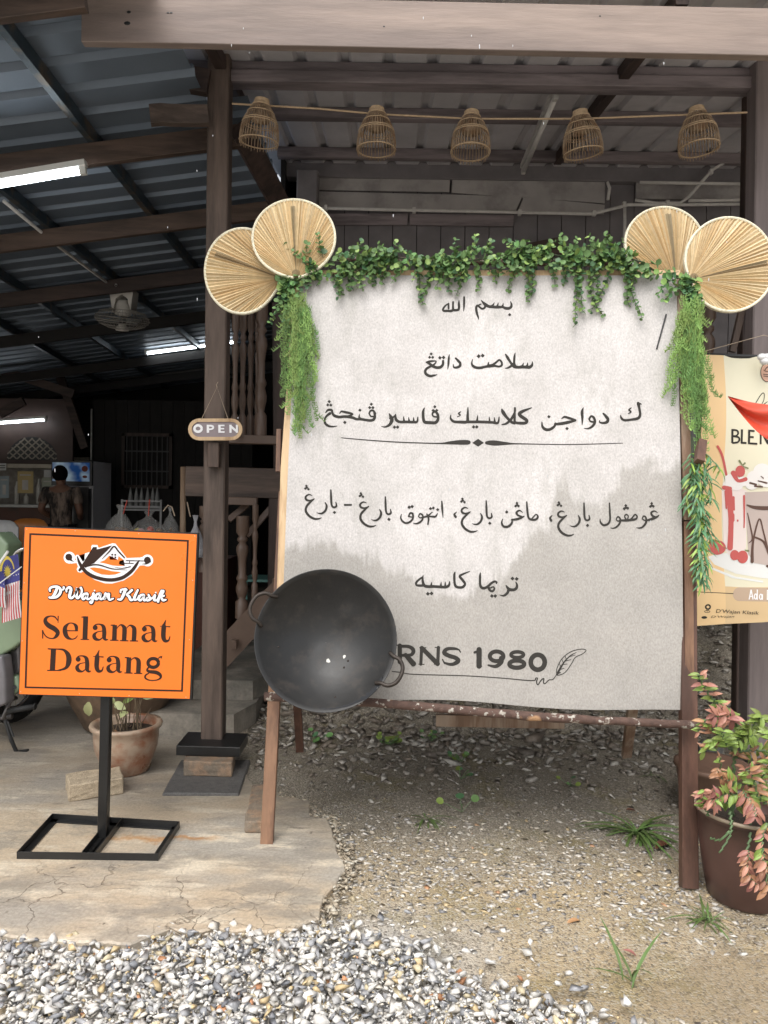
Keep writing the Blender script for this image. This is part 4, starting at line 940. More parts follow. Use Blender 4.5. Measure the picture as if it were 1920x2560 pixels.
# ---------------------------------------------------------------- lettering engine: variable width strokes laid on a surface
def cr_pts(pts, sub=6):
    out = []
    n = len(pts)
    if n == 2: return pts
    for i in range(n-1):
        p0 = pts[max(i-1,0)]; p1 = pts[i]; p2 = pts[i+1]; p3 = pts[min(i+2,n-1)]
        for k in range(sub):
            t = k/sub; out.append(tuple(0.5*((2*p1[j]) + (-p0[j]+p2[j])*t + (2*p0[j]-5*p1[j]+4*p2[j]-p3[j])*t*t + (-p0[j]+3*p1[j]-3*p2[j]+p3[j])*t**3) for j in range(3)))
    out.append(pts[-1]); return out
class Ink:
    """collects strokes given in the pixels of an enlarged view; fn maps photo px -> surface point"""
    def __init__(s, fn, x0, y0, k, off=0.0, grow=0.0, step=0.00008, cell=0):
        s.cell = cell
        s.fn, s.x0, s.y0, s.k, s.off, s.grow, s.step = fn, x0, y0, k, off, grow, step; s.mb = MB(); s.n = 0
        if grow == -9: s.grow = k*0.3
    def q(s, x, y, z): return s.fn(s.x0 + x/s.k, s.y0 + y/s.k, z)
    def stroke(s, pts, dx=0, dy=0, rnd=True, sub=5):
        pts = [(x+dx, y+dy, w) for x, y, w in pts]; c = cr_pts(pts, sub); s.n += 1; z = s.off + s.step*(s.n % 10)
        L_ = []; R_ = []; n = len(c)
        for i in range(n):
            a = c[max(i-1,0)]; b = c[min(i+1,n-1)]; tx, ty = b[0]-a[0], b[1]-a[1]; l = math.hypot(tx,ty) or 1; nx_, ny_ = -ty/l, tx/l
            h = max(c[i][2],1.5)/2 + s.grow; L_.append((c[i][0]+nx_*h, c[i][1]+ny_*h)); R_.append((c[i][0]-nx_*h, c[i][1]-ny_*h))
        vs = []; 
        for a, b in zip(L_, R_): vs += [s.q(*a, z), s.q(*b, z)]
        s.mb.add(vs, [(2*i, 2*i+1, 2*i+3, 2*i+2) for i in range(n-1)])
        if rnd or s.grow:
            for e in (0, n-1):
                h = max(c[e][2],1.5)/2 + s.grow
                if h > 4: s.disc(c[e][0], c[e][1], h)
    def disc(s, x, y, r, ry=None, n=14):
        s.n += 1; z = s.off + s.step*(s.n % 10); ry = ry or r
        s.mb.add([s.q(x+r*math.cos(2*math.pi*k/n), y+ry*math.sin(2*math.pi*k/n), z) for k in range(n)], [tuple(range(n))])
    def ringo(s, x, y, rx, ry, w, n=28):
        pts = [(x+rx*math.cos(2*math.pi*k/n), y+ry*math.sin(2*math.pi*k/n), w) for k in range(n+1)]
        s.stroke(pts, rnd=False, sub=1)
    def poly(s, pts):
        s.n += 1; z = s.off + s.step*(s.n % 10)
        bm = bmesh.new(); f = bm.faces.new([bm.verts.new((x,y,0)) for x,y in pts]); bmesh.ops.triangulate(bm, faces=[f])
        for _ in range(6 if s.cell else 0):
            es = [e for e in bm.edges if e.calc_length() > s.cell]
            if not es: break
            bmesh.ops.subdivide_edges(bm, edges=es, cuts=1); bmesh.ops.triangulate(bm, faces=[f for f in bm.faces if len(f.verts) > 3])
        bm.verts.index_update(); s.mb.add([s.q(v.co.x, v.co.y, z) for v in bm.verts], [tuple(v.index for v in ff.verts) for ff in bm.faces]); bm.free()
    def dots(s, pts, r=16, dx=0, dy=0):
        for x, y in pts: x += dx; y += dy; s.poly([(x-r,y+r*.1),(x-r*.1,y-r),(x+r,y-r*.1),(x+r*.1,y+r)])
    def parse(s, txt, dx=0, dy=0, rnd=True):
        for line in txt.strip().split(';'):
            line = line.strip()
            if not line: continue
            if line[0] == 'D':
                v = line[1:].split(); r = float(v[0]); s.dots([tuple(map(float, q.split(','))) for q in v[1:]], r, dx, dy)
            elif line[0] == 'O':
                x,y,rx,ry,w = map(float, line[1:].replace(',',' ').split()); s.ringo(x+dx,y+dy,rx,ry,w)
            else: s.stroke([tuple(map(float, q.split(','))) for q in line.split()], dx, dy, rnd)
    def done(s, name, matl, parent, label=None): return s.mb.build(name, matl, parent, label=label)
bf = lambda x, y, z: Bp(x, y, 0.006 + z)
I = Ink(bf, 1080, 730, 7.541, 0.0006, grow=-9)
I.parse('''1480,190,14 1497,240,34 1488,290,45 1440,315,50 1380,310,50 1330,290,40 1270,292,48 1200,292,50 1130,285,50 1070,278,52 1000,240,58 945,185,26 930,160,8
;1340,215,6 1335,260,28 1310,290,40;1250,210,6 1235,260,30 1210,290,40;1175,205,6 1150,250,30 1110,280,40
;1010,255,40 990,305,36 945,322,36 900,295,32 862,262,36 835,290,40 835,350,42 850,420,38 870,480,26 878,525,6;925,235,18 885,252,24;D32 1462,435
;605,105,30 606,180,38 603,280,32 597,370,8;510,172,12 506,235,38 510,305,42 490,345,42 430,352,45 400,335,40 396,280,34 398,200,34
;400,352,42 350,368,45 290,365,40 230,368,38;318,222,14 312,262,32 314,320,32;315,225,20 255,268,28 212,325,34 212,362,34 255,372,30 310,370,30''')
I.done('greeting_line', M_['ink'], board)
I = Ink(bf, 1040, 860, 5.184, 0.0006, grow=-9)
I.parse('''1508,235,8 1502,280,30 1470,305,38 1430,305,36 1380,303,36 1300,306,34 1260,290,36 1225,245,28 1185,180,34 1160,138,14;1445,247,6 1440,285,24 1412,305,34;1390,252,6 1380,285,24 1352,305,34
;1284,120,6 1275,170,26 1271,250,28 1285,292,32 1320,306,34;1155,319,6 1190,314,20 1230,292,28 1262,260,28
;942,240,8 938,280,28 985,278,28 1035,245,24 1078,212,22 1108,240,24 1110,280,26 1075,297,22 1020,288,26 960,292,32 900,298,30 840,312,32 780,310,32 738,288,30 722,250,18 735,202,6
;D27 812,162 863,155;515,188,22 548,222,32 572,252,30 568,288,32 525,308,28 490,302,20 482,265,6;432,140,6 425,190,24 420,260,24 411,328,6
;352,222,26 348,270,30 318,302,34 270,308,34 222,292,34 180,262,30 132,240,12;132,238,10 172,230,26 222,224,20 262,228,12 238,265,20 190,293,26 142,320,30 120,355,30 132,393,34 180,418,32 230,411,26 275,399,5
;D25 310,182 357,178;D21 197,132 177,176 217,176''')
I.done('greeting_line', M_['ink'], board)
I = Ink(bf, 780, 980, 3.95, 0.0006, grow=-9)
I.parse('''137,208,8 160,182,20 195,182,22 205,210,20 222,236,26 270,250,26 330,245,26 400,255,26 440,270,24 490,272,24 560,283,24 605,278,26 622,245,24 615,200,18
;180,215,26 150,238,20 128,275,16 135,315,22 170,340,20 215,345,12 252,338,4;275,215,6 292,195,16 330,202,22 380,212,20 405,218,8;405,222,12 370,240,20 330,248,24;470,225,6 468,255,18 490,272,22
;O595,215 25,26 0;565,215,14 580,188,18 608,188,18 625,215,20;567,215,14 582,242,14 622,245,14
;D17 172,98 158,131 189,133 475,182 587,123 571,157 603,157;D18 326,303;827,222,8 828,268,26 850,292,26 880,299,24 940,298,24 1000,300,24 1038,296,20 1046,250,8
;905,247,6 910,290,22;955,255,6 960,292,20;1003,255,6 1005,292,20;762,215,6 778,245,28 790,280,34 768,325,26 725,348,14 685,342,4;775,262,24 808,248,16 827,225,8
;D18 815,350 846,350;1110,160,8 1098,200,24 1100,260,26 1112,298,28 1160,304,28 1220,304,28 1245,270,26 1240,222,24 1215,195,20 1190,215,16 1200,243,14 1240,250,14
;D17 1213,148 1197,184 1232,184;1370,230,6 1370,265,18 1400,294,24 1460,299,26 1530,296,28 1537,240,24 1540,157,8;1470,197,6 1447,215,14 1466,232,8 1435,248,6;1530,298,26 1590,298,26 1662,298,26
;1635,237,6 1630,290,22;D18 1595,348 1627,348;290,455,5 600,482,8 900,500,8 1250,510,10 1350,505,26 1450,500,42 1530,500,44 1548,500,36'''.replace(';O595,215 25,26 0',''))
I.poly([(1582,505),(1640,465),(1698,505),(1640,543)])
I.parse('''65,505,30 105,505,46 160,508,48 260,512,26 370,515,10 800,522,7 1100,518,7 1410,508,4
;-2,298,26 60,300,26 120,303,24 175,308,22 188,250,8;90,250,6 95,295,20;140,255,6 145,298,20;215,175,14 228,205,34 260,250,26 308,298,26 340,312,24;215,325,8 260,314,20 308,270,24 342,205,18 350,158,6
;342,160,14 342,240,20 345,300,22 400,311,26 450,308,28 458,282,30 400,240,32 390,215,32 430,190,26 507,160,8
;610,300,8 615,345,22 645,373,28 690,373,26 733,342,22 745,312,14;740,322,22 800,316,28 870,303,28 940,285,18;805,267,6 832,250,18 882,263,22 940,282,18;D18 678,248 857,365
;1017,160,6 1005,200,26 1008,260,22 1006,325,6;1075,272,18 1095,243,18 1123,262,22 1130,308,24 1100,348,22 1060,366,12 1022,361,4;1075,272,14 1090,296,16 1125,300,16
;1215,218,16 1240,245,26 1260,275,28 1248,302,28 1210,311,20 1180,303,14 1178,285,6
;1385,235,8 1392,262,20 1422,283,22 1490,277,22 1555,264,26 1577,230,24 1570,170,22 1560,122,32;1556,112,20 1588,125,8;1490,160,6 1466,182,14 1488,200,12 1456,220,5''', dx=420*3.95)
I.done('greeting_line', M_['ink'], board)
I = Ink(bf, 740, 1180, 3.607, 0.0012)
ng = '150,216,6 120,206,14 92,225,18 97,252,20 130,260,16 170,242,6;168,245,10 122,285,20 96,320,20 95,360,22 125,400,22 170,424,20 210,423,14 235,412,4;D13 97,128 88,152 117,158 102,142'
ra = '265,275,8 280,310,20 268,350,20 240,374,18 215,376,12 190,368,4'
al = '318,165,12 320,230,20 325,300,18 345,321,18 368,308,18 362,272,8;D16 350,366'
for dxy, dz2 in (((0,0),(0,0)),((490,67),(489,61)),((1403,115),(1397,97)),((2270,149),(2276,117))):
    I.parse(ng, *dxy); I.parse(ra, *dz2); I.parse(al, *dz2)
I.parse('''442,299,17 500,299,17;1015,402,12 1030,372,16 1053,378,18 1053,420,18 1028,450,18 990,461,18 957,440,18 945,410,12 953,380,6;1018,402,12 1052,408,12;D17 1022,318 1048,312
;1105,402,10 1118,377,14 1143,392,16 1140,430,18 1110,458,18 1080,467,12 1055,460,4;1105,402,10 1120,414,12 1150,410,14;1140,410,16 1185,398,16 1232,360,8;1180,380,12 1196,420,18 1190,472,14
;1195,400,14 1222,402,16 1258,402,18 1277,372,8;D15 1213,330 1238,325 1278,340;1315,265,12 1319,330,20 1326,415,5;1450,360,6 1428,383,18 1440,405,22''')
I.parse('''650,320,6 630,345,20 640,368,22;205,350,6 195,385,16 210,418,20 250,422,22 284,393,20 290,355,12;D16 240,290;285,360,16 330,355,22 370,342,20 400,326,8;385,296,6 355,276,14 328,295,20 340,318,18 375,332,14
;D14 332,210 320,237 346,236 333,226;420,200,12 425,270,20 435,338,18 460,358,20 500,358,20 520,335,18 505,312,12 480,335,12 462,355,12
;1165,210,12 1168,290,18 1170,360,18 1150,398,20 1110,408,20 1083,380,16 1080,350,6;1225,357,10 1240,332,14 1261,350,16 1258,390,18 1230,423,18 1200,436,12 1172,432,4;1225,357,10 1240,371,12 1270,365,16
;1260,365,18 1310,365,22 1360,361,22 1400,354,20 1415,332,14 1396,312,14 1370,342,14 1350,360,14;1320,362,16 1302,332,12 1315,312,14 1334,325,12 1330,350,12;D15 1312,232 1298,260 1330,255 1314,250
;1460,352,10 1472,327,14 1494,340,16 1494,385,20 1465,423,18 1435,434,12 1405,430,4;1460,352,10 1480,364,12 1500,365,14 1540,355,24 1590,335,20 1615,315,6;1600,296,6 1570,281,14 1542,295,18 1552,322,20 1580,335,16
;D14 1546,212 1534,240 1561,238 1547,230''', dx=460*3.607, dy=20*3.607)
I.done('greeting_line', M_['ink'], board)
I = Ink(bf, 1020, 1400, 5.53, 0.0006, grow=-9)
I.parse('''1487,305,8 1503,340,28 1497,388,36 1460,412,38 1400,408,40 1372,380,30 1352,348,8;1390,415,38 1370,458,34 1330,490,28 1290,491,14 1262,480,4;D28 1442,257 1500,262
;1000,180,12 995,230,30 996,330,30 1012,376,34 1050,389,34 1100,368,32 1150,322,30 1195,298,28 1225,308,22 1218,328,12;1115,385,34 1130,418,30 1165,433,28 1192,402,24 1180,372,16 1142,385,18;D27 1158,497 1205,497
;650,170,14 641,210,30 643,300,30 657,358,34 700,379,32 758,373,34 788,330,30 750,272,34 715,225,30 762,195,24 853,158,8
;575,297,10 567,348,30 530,374,34 480,374,34 420,370,36 350,366,36 280,368,38 225,350,38 203,282,30 210,217,10;515,302,6 515,353,26;460,307,6 455,353,26;330,307,6 320,353,26
;205,235,20 162,265,26 118,308,28 117,345,26 160,354,32 220,352,30;D28 275,467 326,462''')
I.done('greeting_line', M_['ink'], board)
I = Ink(bf, 980, 1580, 3.318, 0.0006, grow=-9)
I.parse('66,112,34 66,248,34;60,118,22 140,120,26 178,150,32 160,188,26 90,192,22;115,190,34 178,262,44;246,128,24 240,266,24;248,132,34 378,262,38;385,128,26 380,268,26;228,127,6 285,130,6;220,266,6 270,268,6;355,127,6 400,130,6;348,266,6 395,270,6;562,150,8 525,138,20 460,140,28 433,170,34 470,195,34 530,215,34 548,242,36 500,267,26 445,258,16 424,240,6;548,140,6 568,165,10;420,228,10 436,265,6;722,145,42 722,282,42;686,168,20 712,160,16;700,282,6 748,283,6;40,108,6 100,110,6;185,262,6 200,266,6', rnd=False)
I.parse('O867,200 56 40 32;905,215,36 905,250,34 860,284,28 798,274,12;O1038,187 52 24 28;O1034,265 62 30 34;O1208,250 58 62 38', rnd=False)
I.parse('0,325,5 80,335,5 190,350,6 600,362,6 900,380,6 1160,402,7 1190,382,7 1205,383,7 1198,415,8 1210,436,7 1235,400,8 1258,385,8 1255,415,8 1268,428,7 1300,398,7 1335,392,6 1365,350,4;1365,355,4 1368,300,5 1410,220,5 1480,165,5 1560,142,5 1608,150,5 1580,180,5 1520,210,5 1490,260,5 1440,330,5 1395,355,5 1365,358,5;1368,352,16 1390,310,16 1430,245,9 1480,195,7 1530,168,2;1400,290,4 1385,255,3;1420,258,4 1408,222,3;1445,230,4 1435,195,3;1415,270,5 1455,265,3;1440,240,5 1485,228,3;1395,310,6 1430,300,3;1470,205,4 1520,190,2;1380,340,12 1400,335,4')
I.done('greeting_line', M_['ink'], board, label='line reading RNS 1980 with a feather quill')

# ================================================================ WOK
wc = P(815,1598,3.12); wok = thing('wok', 'big black iron wok hung in front of the lower left corner of the board', 'wok', wc)
vdir = (CAM-wc).normalized(); wz = (vdir*0.90 + Vector((0.05,-0.25,0.30))).normalized(); wz = (vdir + Vector((0,0,0.10))).normalized()
wx = Vector((1,0,0)); wx = (wx - wz*wx.dot(wz)).normalized(); wy = wz.cross(wx); WM = Matrix((wx,wy,wz)).transposed()
Rw = 177/FPX*3.12*1.0; dep = 0.15
prof = []
for i in range(18):
    t = i/17; prof.append((Rw*t if i else 0.001, -dep*(1-t**2.0)))
out = [(r*0.992+0.0, z-0.004) for r, z in prof]
mb = MB(); mb.lathe(wc, list(reversed(out)) + [], 64, M=WM); mb.lathe(wc, prof + [(Rw+.003,0.0005),(Rw+.003,-.006),(Rw*0.992,-0.004)], 64, M=WM)
# small dents in the bottom of the bowl
vs2 = []
for v in mb.v:
    q = WM.transposed() @ (Vector(v)-wc)
    for dx,dy,s,h in ((-.02,-.045,.04,.004),(.09,.11,.035,.006),(-.12,-.02,.05,.004)):
        q.z += h*math.exp(-((q.x-dx)**2+(q.y-dy)**2)/s**2) 
    vs2.append(tuple(wc + WM@q))
mb.v = vs2; mb.build('bowl', M_['iron'], wok, smooth=True)
def whandle(ang):
    c = math.radians(ang); t = Vector((math.cos(c), math.sin(c), 0)); n = Vector((-math.sin(c), math.cos(c), 0))
    pts = [wc + WM@(t*(Rw*a) + n*b + Vector((0,0,h))) for a,b,h in ((.90,.068,-.012),(.97,.06,.004),(1.06,.058,.012),(1.145,.035,.016),(1.17,0,.018),(1.145,-.035,.016),(1.06,-.058,.012),(.97,-.06,.004),(.90,-.068,-.012))]
    pts = cr3(pts); mb = MB(); mb.tube(pts, .0085, 8); mb.build('handle', M_['ironh'], wok, smooth=True)
def cr3(pts, sub=4):
    out = []; n = len(pts)
    for i in range(n-1):
        p0,p1,p2,p3 = pts[max(i-1,0)],pts[i],pts[i+1],pts[min(i+2,n-1)]
        for k in range(sub):
            t=k/sub; out.append(0.5*((2*p1)+(-p0+p2)*t+(2*p0-5*p1+4*p2-p3)*t*t+(-p0+3*p1-3*p2+p3)*t**3))
    out.append(pts[-1]); return out
whandle(155); whandle(-25)
def onwok(px, py):
    q = onplane(px,py,wc,wz); l = WM.transposed()@(q-wc); r = min(1,math.hypot(l.x,l.y)/Rw); z = -dep*(1-r**2.0)
    for dx,dy,s,h in ((-.02,-.045,.04,.004),(.09,.11,.035,.006),(-.12,-.02,.05,.004)): z += h*math.exp(-((l.x-dx)**2+(l.y-dy)**2)/s**2)
    l.z = z + .0015
    sc = 1 + (l.z)/3.0*-1
    return wc + WM@Vector((l.x*sc, l.y*sc, l.z))
for nm, ps in (('hole', [(816,1641),(821,1638),(825,1643),(826,1647),(822,1649),(816,1647)]), ('hole', [(857,1632),(862,1629),(866,1632),(866,1640),(859,1641)])):
    mb = MB(); mb.add([onwok(*p) for p in ps], [tuple(range(len(ps)))]); mb.build('worn_spot', mat('bare_bright_metal',(0.62,0.6,0.55),.5,bump=0) if 'bare_bright_metal' not in bpy.data.materials else bpy.data.materials['bare_bright_metal'], wok)
mb = MB(); ps = [(800,1772)] + [(840+26*math.cos(a), 1745-26*math.sin(a)) for a in [math.pi - math.pi*k/12 for k in range(13)]] + [(890,1748),(925,1722),(960,1690),(945,1722),(915,1748),(870,1766),(830,1773)]
bmw = bmesh.new(); bmesh.ops.triangulate(bmw, faces=[bmw.faces.new([bmw.verts.new((x,y,0)) for x,y in ps])])
for _ in range(4):
    es = [e for e in bmw.edges if e.calc_length() > 12]
    if es: bmesh.ops.subdivide_edges(bmw, edges=es, cuts=1); bmesh.ops.triangulate(bmw, faces=[f for f in bmw.faces if len(f.verts) > 3])
bmw.verts.index_update(); mb.add([onwok(v.co.x, v.co.y) for v in bmw.verts], [tuple(v.index for v in f.verts) for f in bmw.faces])
mb.build('damp_patch', mat('damp_iron',(0.03,0.031,0.034),.3,var=.15,scale=20,bump=.1), wok, smooth=True)
for px,py in ((696,1613),(838,1740),(870,1645),(860,1662)):
    mb = MB(); mb.sphere(onwok(px,py), .005, 8, 5); mb.build('rivet', M_['ironh'], wok, smooth=True)

# ================================================================ PALM LEAF FANS
def palm_fan(cx, cy, rx, ry, bx, by, Y, label, hand=None, tilt=0, npl=62):
    c = P(cx,cy,Y); ctr_w = c; base = P(bx,by,Y-0.002)
    nrm = Vector((tilt, -1, 0.05)).normalized(); X = Vector((1,0,0)); X = (X-nrm*X.dot(nrm)).normalized(); Z = X.cross(nrm)*-1
    if Z.z < 0: Z = -Z
    s = Y/FPX*1.02; bl = Vector(((bx-cx)*s, -(by-cy)*s, 0)); th_b = math.atan2(bl.y, bl.x)
    t = thing('palm_leaf_fan', label, 'hand fan', base, 'palm leaf fans at the board corners')
    def outl(th):
        d = (th - th_b + math.pi) % (2*math.pi) - math.pi
        r = 1/math.sqrt((math.cos(th)/(rx*s))**2 + (math.sin(th)/(ry*s))**2)
        pull = math.exp(-(d/0.42)**2); rb = math.hypot(bl.x, bl.y)
        r = r*(1-pull) + (rb*1.04)*pull
        return Vector((r*math.cos(th), r*math.sin(th), 0))
    def W(p): return ctr_w + X*p.x + Z*p.y + nrm*p.z
    cols = [(0.66,0.5,0.28),(0.7,0.55,0.33),(0.56,0.39,0.2),(0.62,0.46,0.26),(0.74,0.6,0.38)]
    mb = MB(); steps = [0.0,.1,.4,.7,.9,1.0]; n = npl*2; ring = []
    ths = [th_b + 0.10 + (2*math.pi-0.2)*i/n + random.uniform(-.006,.006) for i in range(n+1)]
    darkline = int(n*random.uniform(.44,.56))
    for i, th in enumerate(ths):
        o = outl(th); row = []
        for f in steps:
            p = bl.lerp(o, f); z = (0.0055 if i % 2 else -0.0035) * min(1,f*1.6) * (o-bl).length/(2*rx*s) + 0.012*math.sin(f*2.6)*(1-abs(i-n/2)/(n))
            row.append(W(Vector((p.x,p.y,z))))
        ring.append(row)
    for i in range(n):
        col = random.choice(cols); q = random.uniform(.82,1.12)
        if i % 2: q *= .86
        col = tuple(min(.9,x*q) for x in col)
        for k in range(len(steps)-1):
            cc = col if k > 0 else tuple(x*.6 for x in col)
            if abs(i-darkline) < 2 and k < 4: cc = tuple(x*.5 for x in col)
            mb.add([ring[i][k], ring[i+1][k], ring[i+1][k+1], ring[i][k+1]], [(0,1,2,3)], cc)
    mb.build('pleated_leaf', M_['palm'], t)
    mb = MB(); m_ = 96; vs = []
    for i in range(m_+1):
        th = th_b + .06 + (2*math.pi-.12)*i/m_; o = outl(th); d = (o).normalized(); w1 = .0105
        for a, z in ((1.0,.009),(1-.5*w1/o.length,.0115),(1-w1/o.length,.009),(1-w1/o.length,-.008),(1.0,-.008)): vs.append(W(Vector((o.x*a,o.y*a,z))))
    fs = []
    for i in range(m_):
        for k in range(5):
            j=(k+1)%5; fs.append((i*5+k,i*5+j,i*5+5+j,i*5+5+k))
    mb.add(vs, fs); mb.build('woven_rim', M_['rim'], t, smooth=False)
    if hand:
        mb = MB(); e = P(hand[0],hand[1],Y+.005); mb.beam(W(Vector((bl.x*.8,bl.y*.8,-.012))), e, .02, .012, (0,1,0)); mb.build('handle', M_['pale'], t)
    return t
palm_fan(606,678,93,107,702,694,3.62,'palm leaf fan at the left corner, behind and lower, leaning out to the left',(716,712))
palm_fan(735,595,103,96,742,692,3.56,'upright palm leaf fan in front at the left corner of the board',(744,730),npl=70)
palm_fan(1660,610,98,92,1690,706,3.58,'palm leaf fan at the right corner, behind and further left',(1650,762))
palm_fan(1822,662,112,118,1727,700,3.46,'largest palm leaf fan at the right corner, in front and cut by the photo edge',(1655,775),npl=66)
mb = MB(); mb.beam(P(1650,762,3.45), P(1694,735,3.45), .03, .022, (0,1,0)); tag(mb.build('fan_handle', M_['pale']), 'short round wooden handle end poking out left of the right palm fans', 'wooden handle')

# ================================================================ ARTIFICIAL GARLANDS
def round_leaf_mesh(name, matl, r=1.0, cup=.25, asp=1.0, n=8):
    mb = MB(); vs = [(0,r*.9,-.02*r)]
    for k in range(n):
        a = 2*math.pi*k/n; vs.append((asp*r*math.cos(a), r*.9 + r*math.sin(a), cup*r*(.6+.4*math.cos(2*a))))
    me = bpy.data.meshes.new(name); me.from_pydata(vs, [], [(0,k+1,(k+1)%n+1) for k in range(n)]); me.polygons.foreach_set('use_smooth',[True]*n); me.materials.append(matl); return me
def blade_mesh(name, matl, L_=1.0, w=.16, curve=.3, n=4, fold=.06):
    vs = []
    for i in range(n+1):
        t = i/n; ww = w*math.sin(math.pi*min(1,(t*.92+.06)))**.8 * (1 if i < n else .02); y = L_*t; z = -curve*t*t*L_
        vs += [(-ww,y,z+fold*ww*3),(0,y,z),(ww,y,z+fold*ww*3)]
    fs = []
    for i in range(n):
        a = i*3; fs += [(a,a+1,a+4,a+3),(a+1,a+2,a+5,a+4)]
    me = bpy.data.meshes.new(name); me.from_pydata(vs, [], fs); me.polygons.foreach_set('use_smooth',[True]*len(fs)); me.materials.append(matl); return me
def frame(pos, d, nrm, s):
    y = Vector(d).normalized(); z = Vector(nrm); z = (z - y*z.dot(y))
    if z.length < 1e-3: z = Vector((0,0,1)) - y*y.z
    z.normalize(); x = y.cross(z); M = Matrix((x,y,z)).transposed().to_4x4()
    return Matrix.Translation(pos) @ M @ Matrix.Scale(s,4)
def place_leaves(root, items, limit=300, pname='leaf'):
    """items: (matrix, mesh, weight) — the largest become parts, the rest one joined part per material"""
    items = sorted(items, key=lambda q: -q[2]); inv = Matrix.Translation(-root.location)
    for M, me, w_ in items[:limit]:
        o = bpy.data.objects.new(pname, me); COL.objects.link(o); o.parent = root; o.matrix_parent_inverse = inv; o.matrix_basis = M
    rest = {}
    for M, me, w_ in items[limit:]: rest.setdefault(me.materials[0].name, []).append((M, me))
    for mn, lst in rest.items():
        mb = MB()
        for M, me in lst: mb.add([M@v.co for v in me.vertices], [tuple(p.vertices) for p in me.polygons])
        o = mb.build('foliage', bpy.data.materials[mn], root, smooth=True); o['kind'] = 'stuff'
EL = [round_leaf_mesh('leaf_'+k, M_[k], 1, .3) for k in ('euc','euc','euc','euc2','euc3')]
def spray(start, d0, length, items, stems, sag=1.0, step=.021, size=.0155, off=0, front=True, meshes=None):
    p = Vector(start); d = Vector(d0).normalized(); pts = [p.copy()]; n = max(2,int(length/step)); side = random.random()*6.28
    for i in range(n):
        d = (d + Vector((random.uniform(-.2,.2), random.uniform(-.12,.12), -.25*sag + random.uniform(-.12,.12)))).normalized()
        p = p + d*step
        lim = (p - BL).dot(N0)
        if lim < .022 and front: p = p + N0*(.022-lim)
        pts.append(p.copy()); side += 1.57
        x = d.cross(Vector((0,1,0))); x = x.normalized() if x.length > .1 else Vector((1,0,0)); y = d.cross(x)
        f = 1 - .45*(i/n)
        for s in (0, math.pi):
            ld = (x*math.cos(side+s) + y*math.sin(side+s) + d*.45).normalized()
            nr = (N0*.9 + Vector((random.uniform(-.8,.8), random.uniform(-.3,.3), random.uniform(-.2,1.0)))).normalized()
            sz = size*f*random.uniform(.75,1.2); items.append((frame(p, ld, nr, sz), random.choice(meshes or (EL if random.random()<.85 else EL[2:3])), sz*(1.2 if (p-BL).dot(N0) > .03 else .7)+random.uniform(0,.002)))
    stems.append(pts)
gar = thing('eucalyptus_garland', 'long artificial garland of round green leaves draped along the top of the board', 'garland', Bq(1180,680,.03))
items = []; stems = []
rope = [(735,672),(800,655),(880,665),(960,650),(1040,655),(1130,668),(1200,655),(1280,650),(1360,640),(1440,655),(1520,640),(1600,662),(1640,690)]
mb = MB(); mb.tube([Bq(x,y,.03) for x,y in rope], .004, 6); mb.build('main_stem', M_['stemd'], gar, smooth=True)
def along(x): return Bq(x, poly_x(rope,x), .03)
dens = lambda x: 1.0 if (1000<x<1230 or 1270<x<1560) else (.75 if 850<x<960 else .5)
k = 0
for i in range(300):
    x = random.uniform(745,1612)
    if random.random() > dens(x)*(.72 + 1.1*mnoise.noise(Vector((x*.02,7,7)))): continue
    a = random.uniform(-math.pi,0) if random.random() < .6 else random.uniform(0,math.pi)
    up = math.sin(a) > 0
    spray(along(x)+N0*random.uniform(-.01,.03), (math.cos(a), -.25, math.sin(a)*.8+.1), random.uniform(.06,.12 if up else .14), items, stems, sag=.5 if up else .9)
for x0, x1, y1 in ((822,830,752),(868,866,758),(900,905,735),(940,930,722),(1010,1000,720),(1050,1052,775),(1080,1075,768),(1120,1110,735),(1165,1172,748),(1190,1182,735),(1290,1300,740),(1312,1322,762),(1335,1330,740),(1380,1378,720),(1440,1445,790),(1455,1466,828),(1475,1480,800),(1500,1500,760),(1530,1540,800),(1550,1548,812),(1570,1560,770),(1590,1606,752),(1560,1575,740),(1240,1235,715),(1410,1415,715)):
    a = along(x0); b = Bq(x1, y1, .03); L_ = (b-a).length; spray(a, (b-a).normalized(), L_*1.02, items, stems, sag=.25, step=.018, size=.0145)
mb = MB()
for s in stems: mb.tube(s, .0014, 4, caps=False)
mb.build('stems', M_['stemd'], gar)
place_leaves(gar, items)
# leaf clusters at the two corners
for (cx, cy, lab, lst) in ((738,705,'bunch of round green leaves hanging below the left palm fans', ((720,700,690,770),(735,700,715,850),(750,690,760,760),(740,700,700,800),(720,690,725,790),(760,690,800,700),(745,700,740,830),(700,690,722,740),(765,700,770,730),(775,700,830,690),(730,700,708,745),(715,720,712,800))),
                           (1715,715,'bunch of round green leaves over the joint of the right palm fans', ((1700,700,1720,790),(1710,690,1745,800),(1700,700,1650,720),(1690,720,1640,760),(1720,700,1760,830),(1690,690,1600,700),(1715,690,1700,760),(1730,700,1765,790),(1710,700,1690,745),(1700,690,1735,850),(1680,700,1620,740)))):
    t = thing('leaf_bunch', lab, 'leaf bunch', Bq(cx,cy,.04)); items = []; stems = []
    for x0,y0,x1,y1 in lst:
        a = Bq(x0,y0,.045); b = Bq(x1,y1,.05); spray(a, (b-a), (b-a).length, items, stems, sag=.15, step=.018, size=.015)
    mb = MB()
    for s in stems: mb.tube(s, .0014, 4, caps=False)
    mb.build('stems', M_['stemd'], t); place_leaves(t, items)
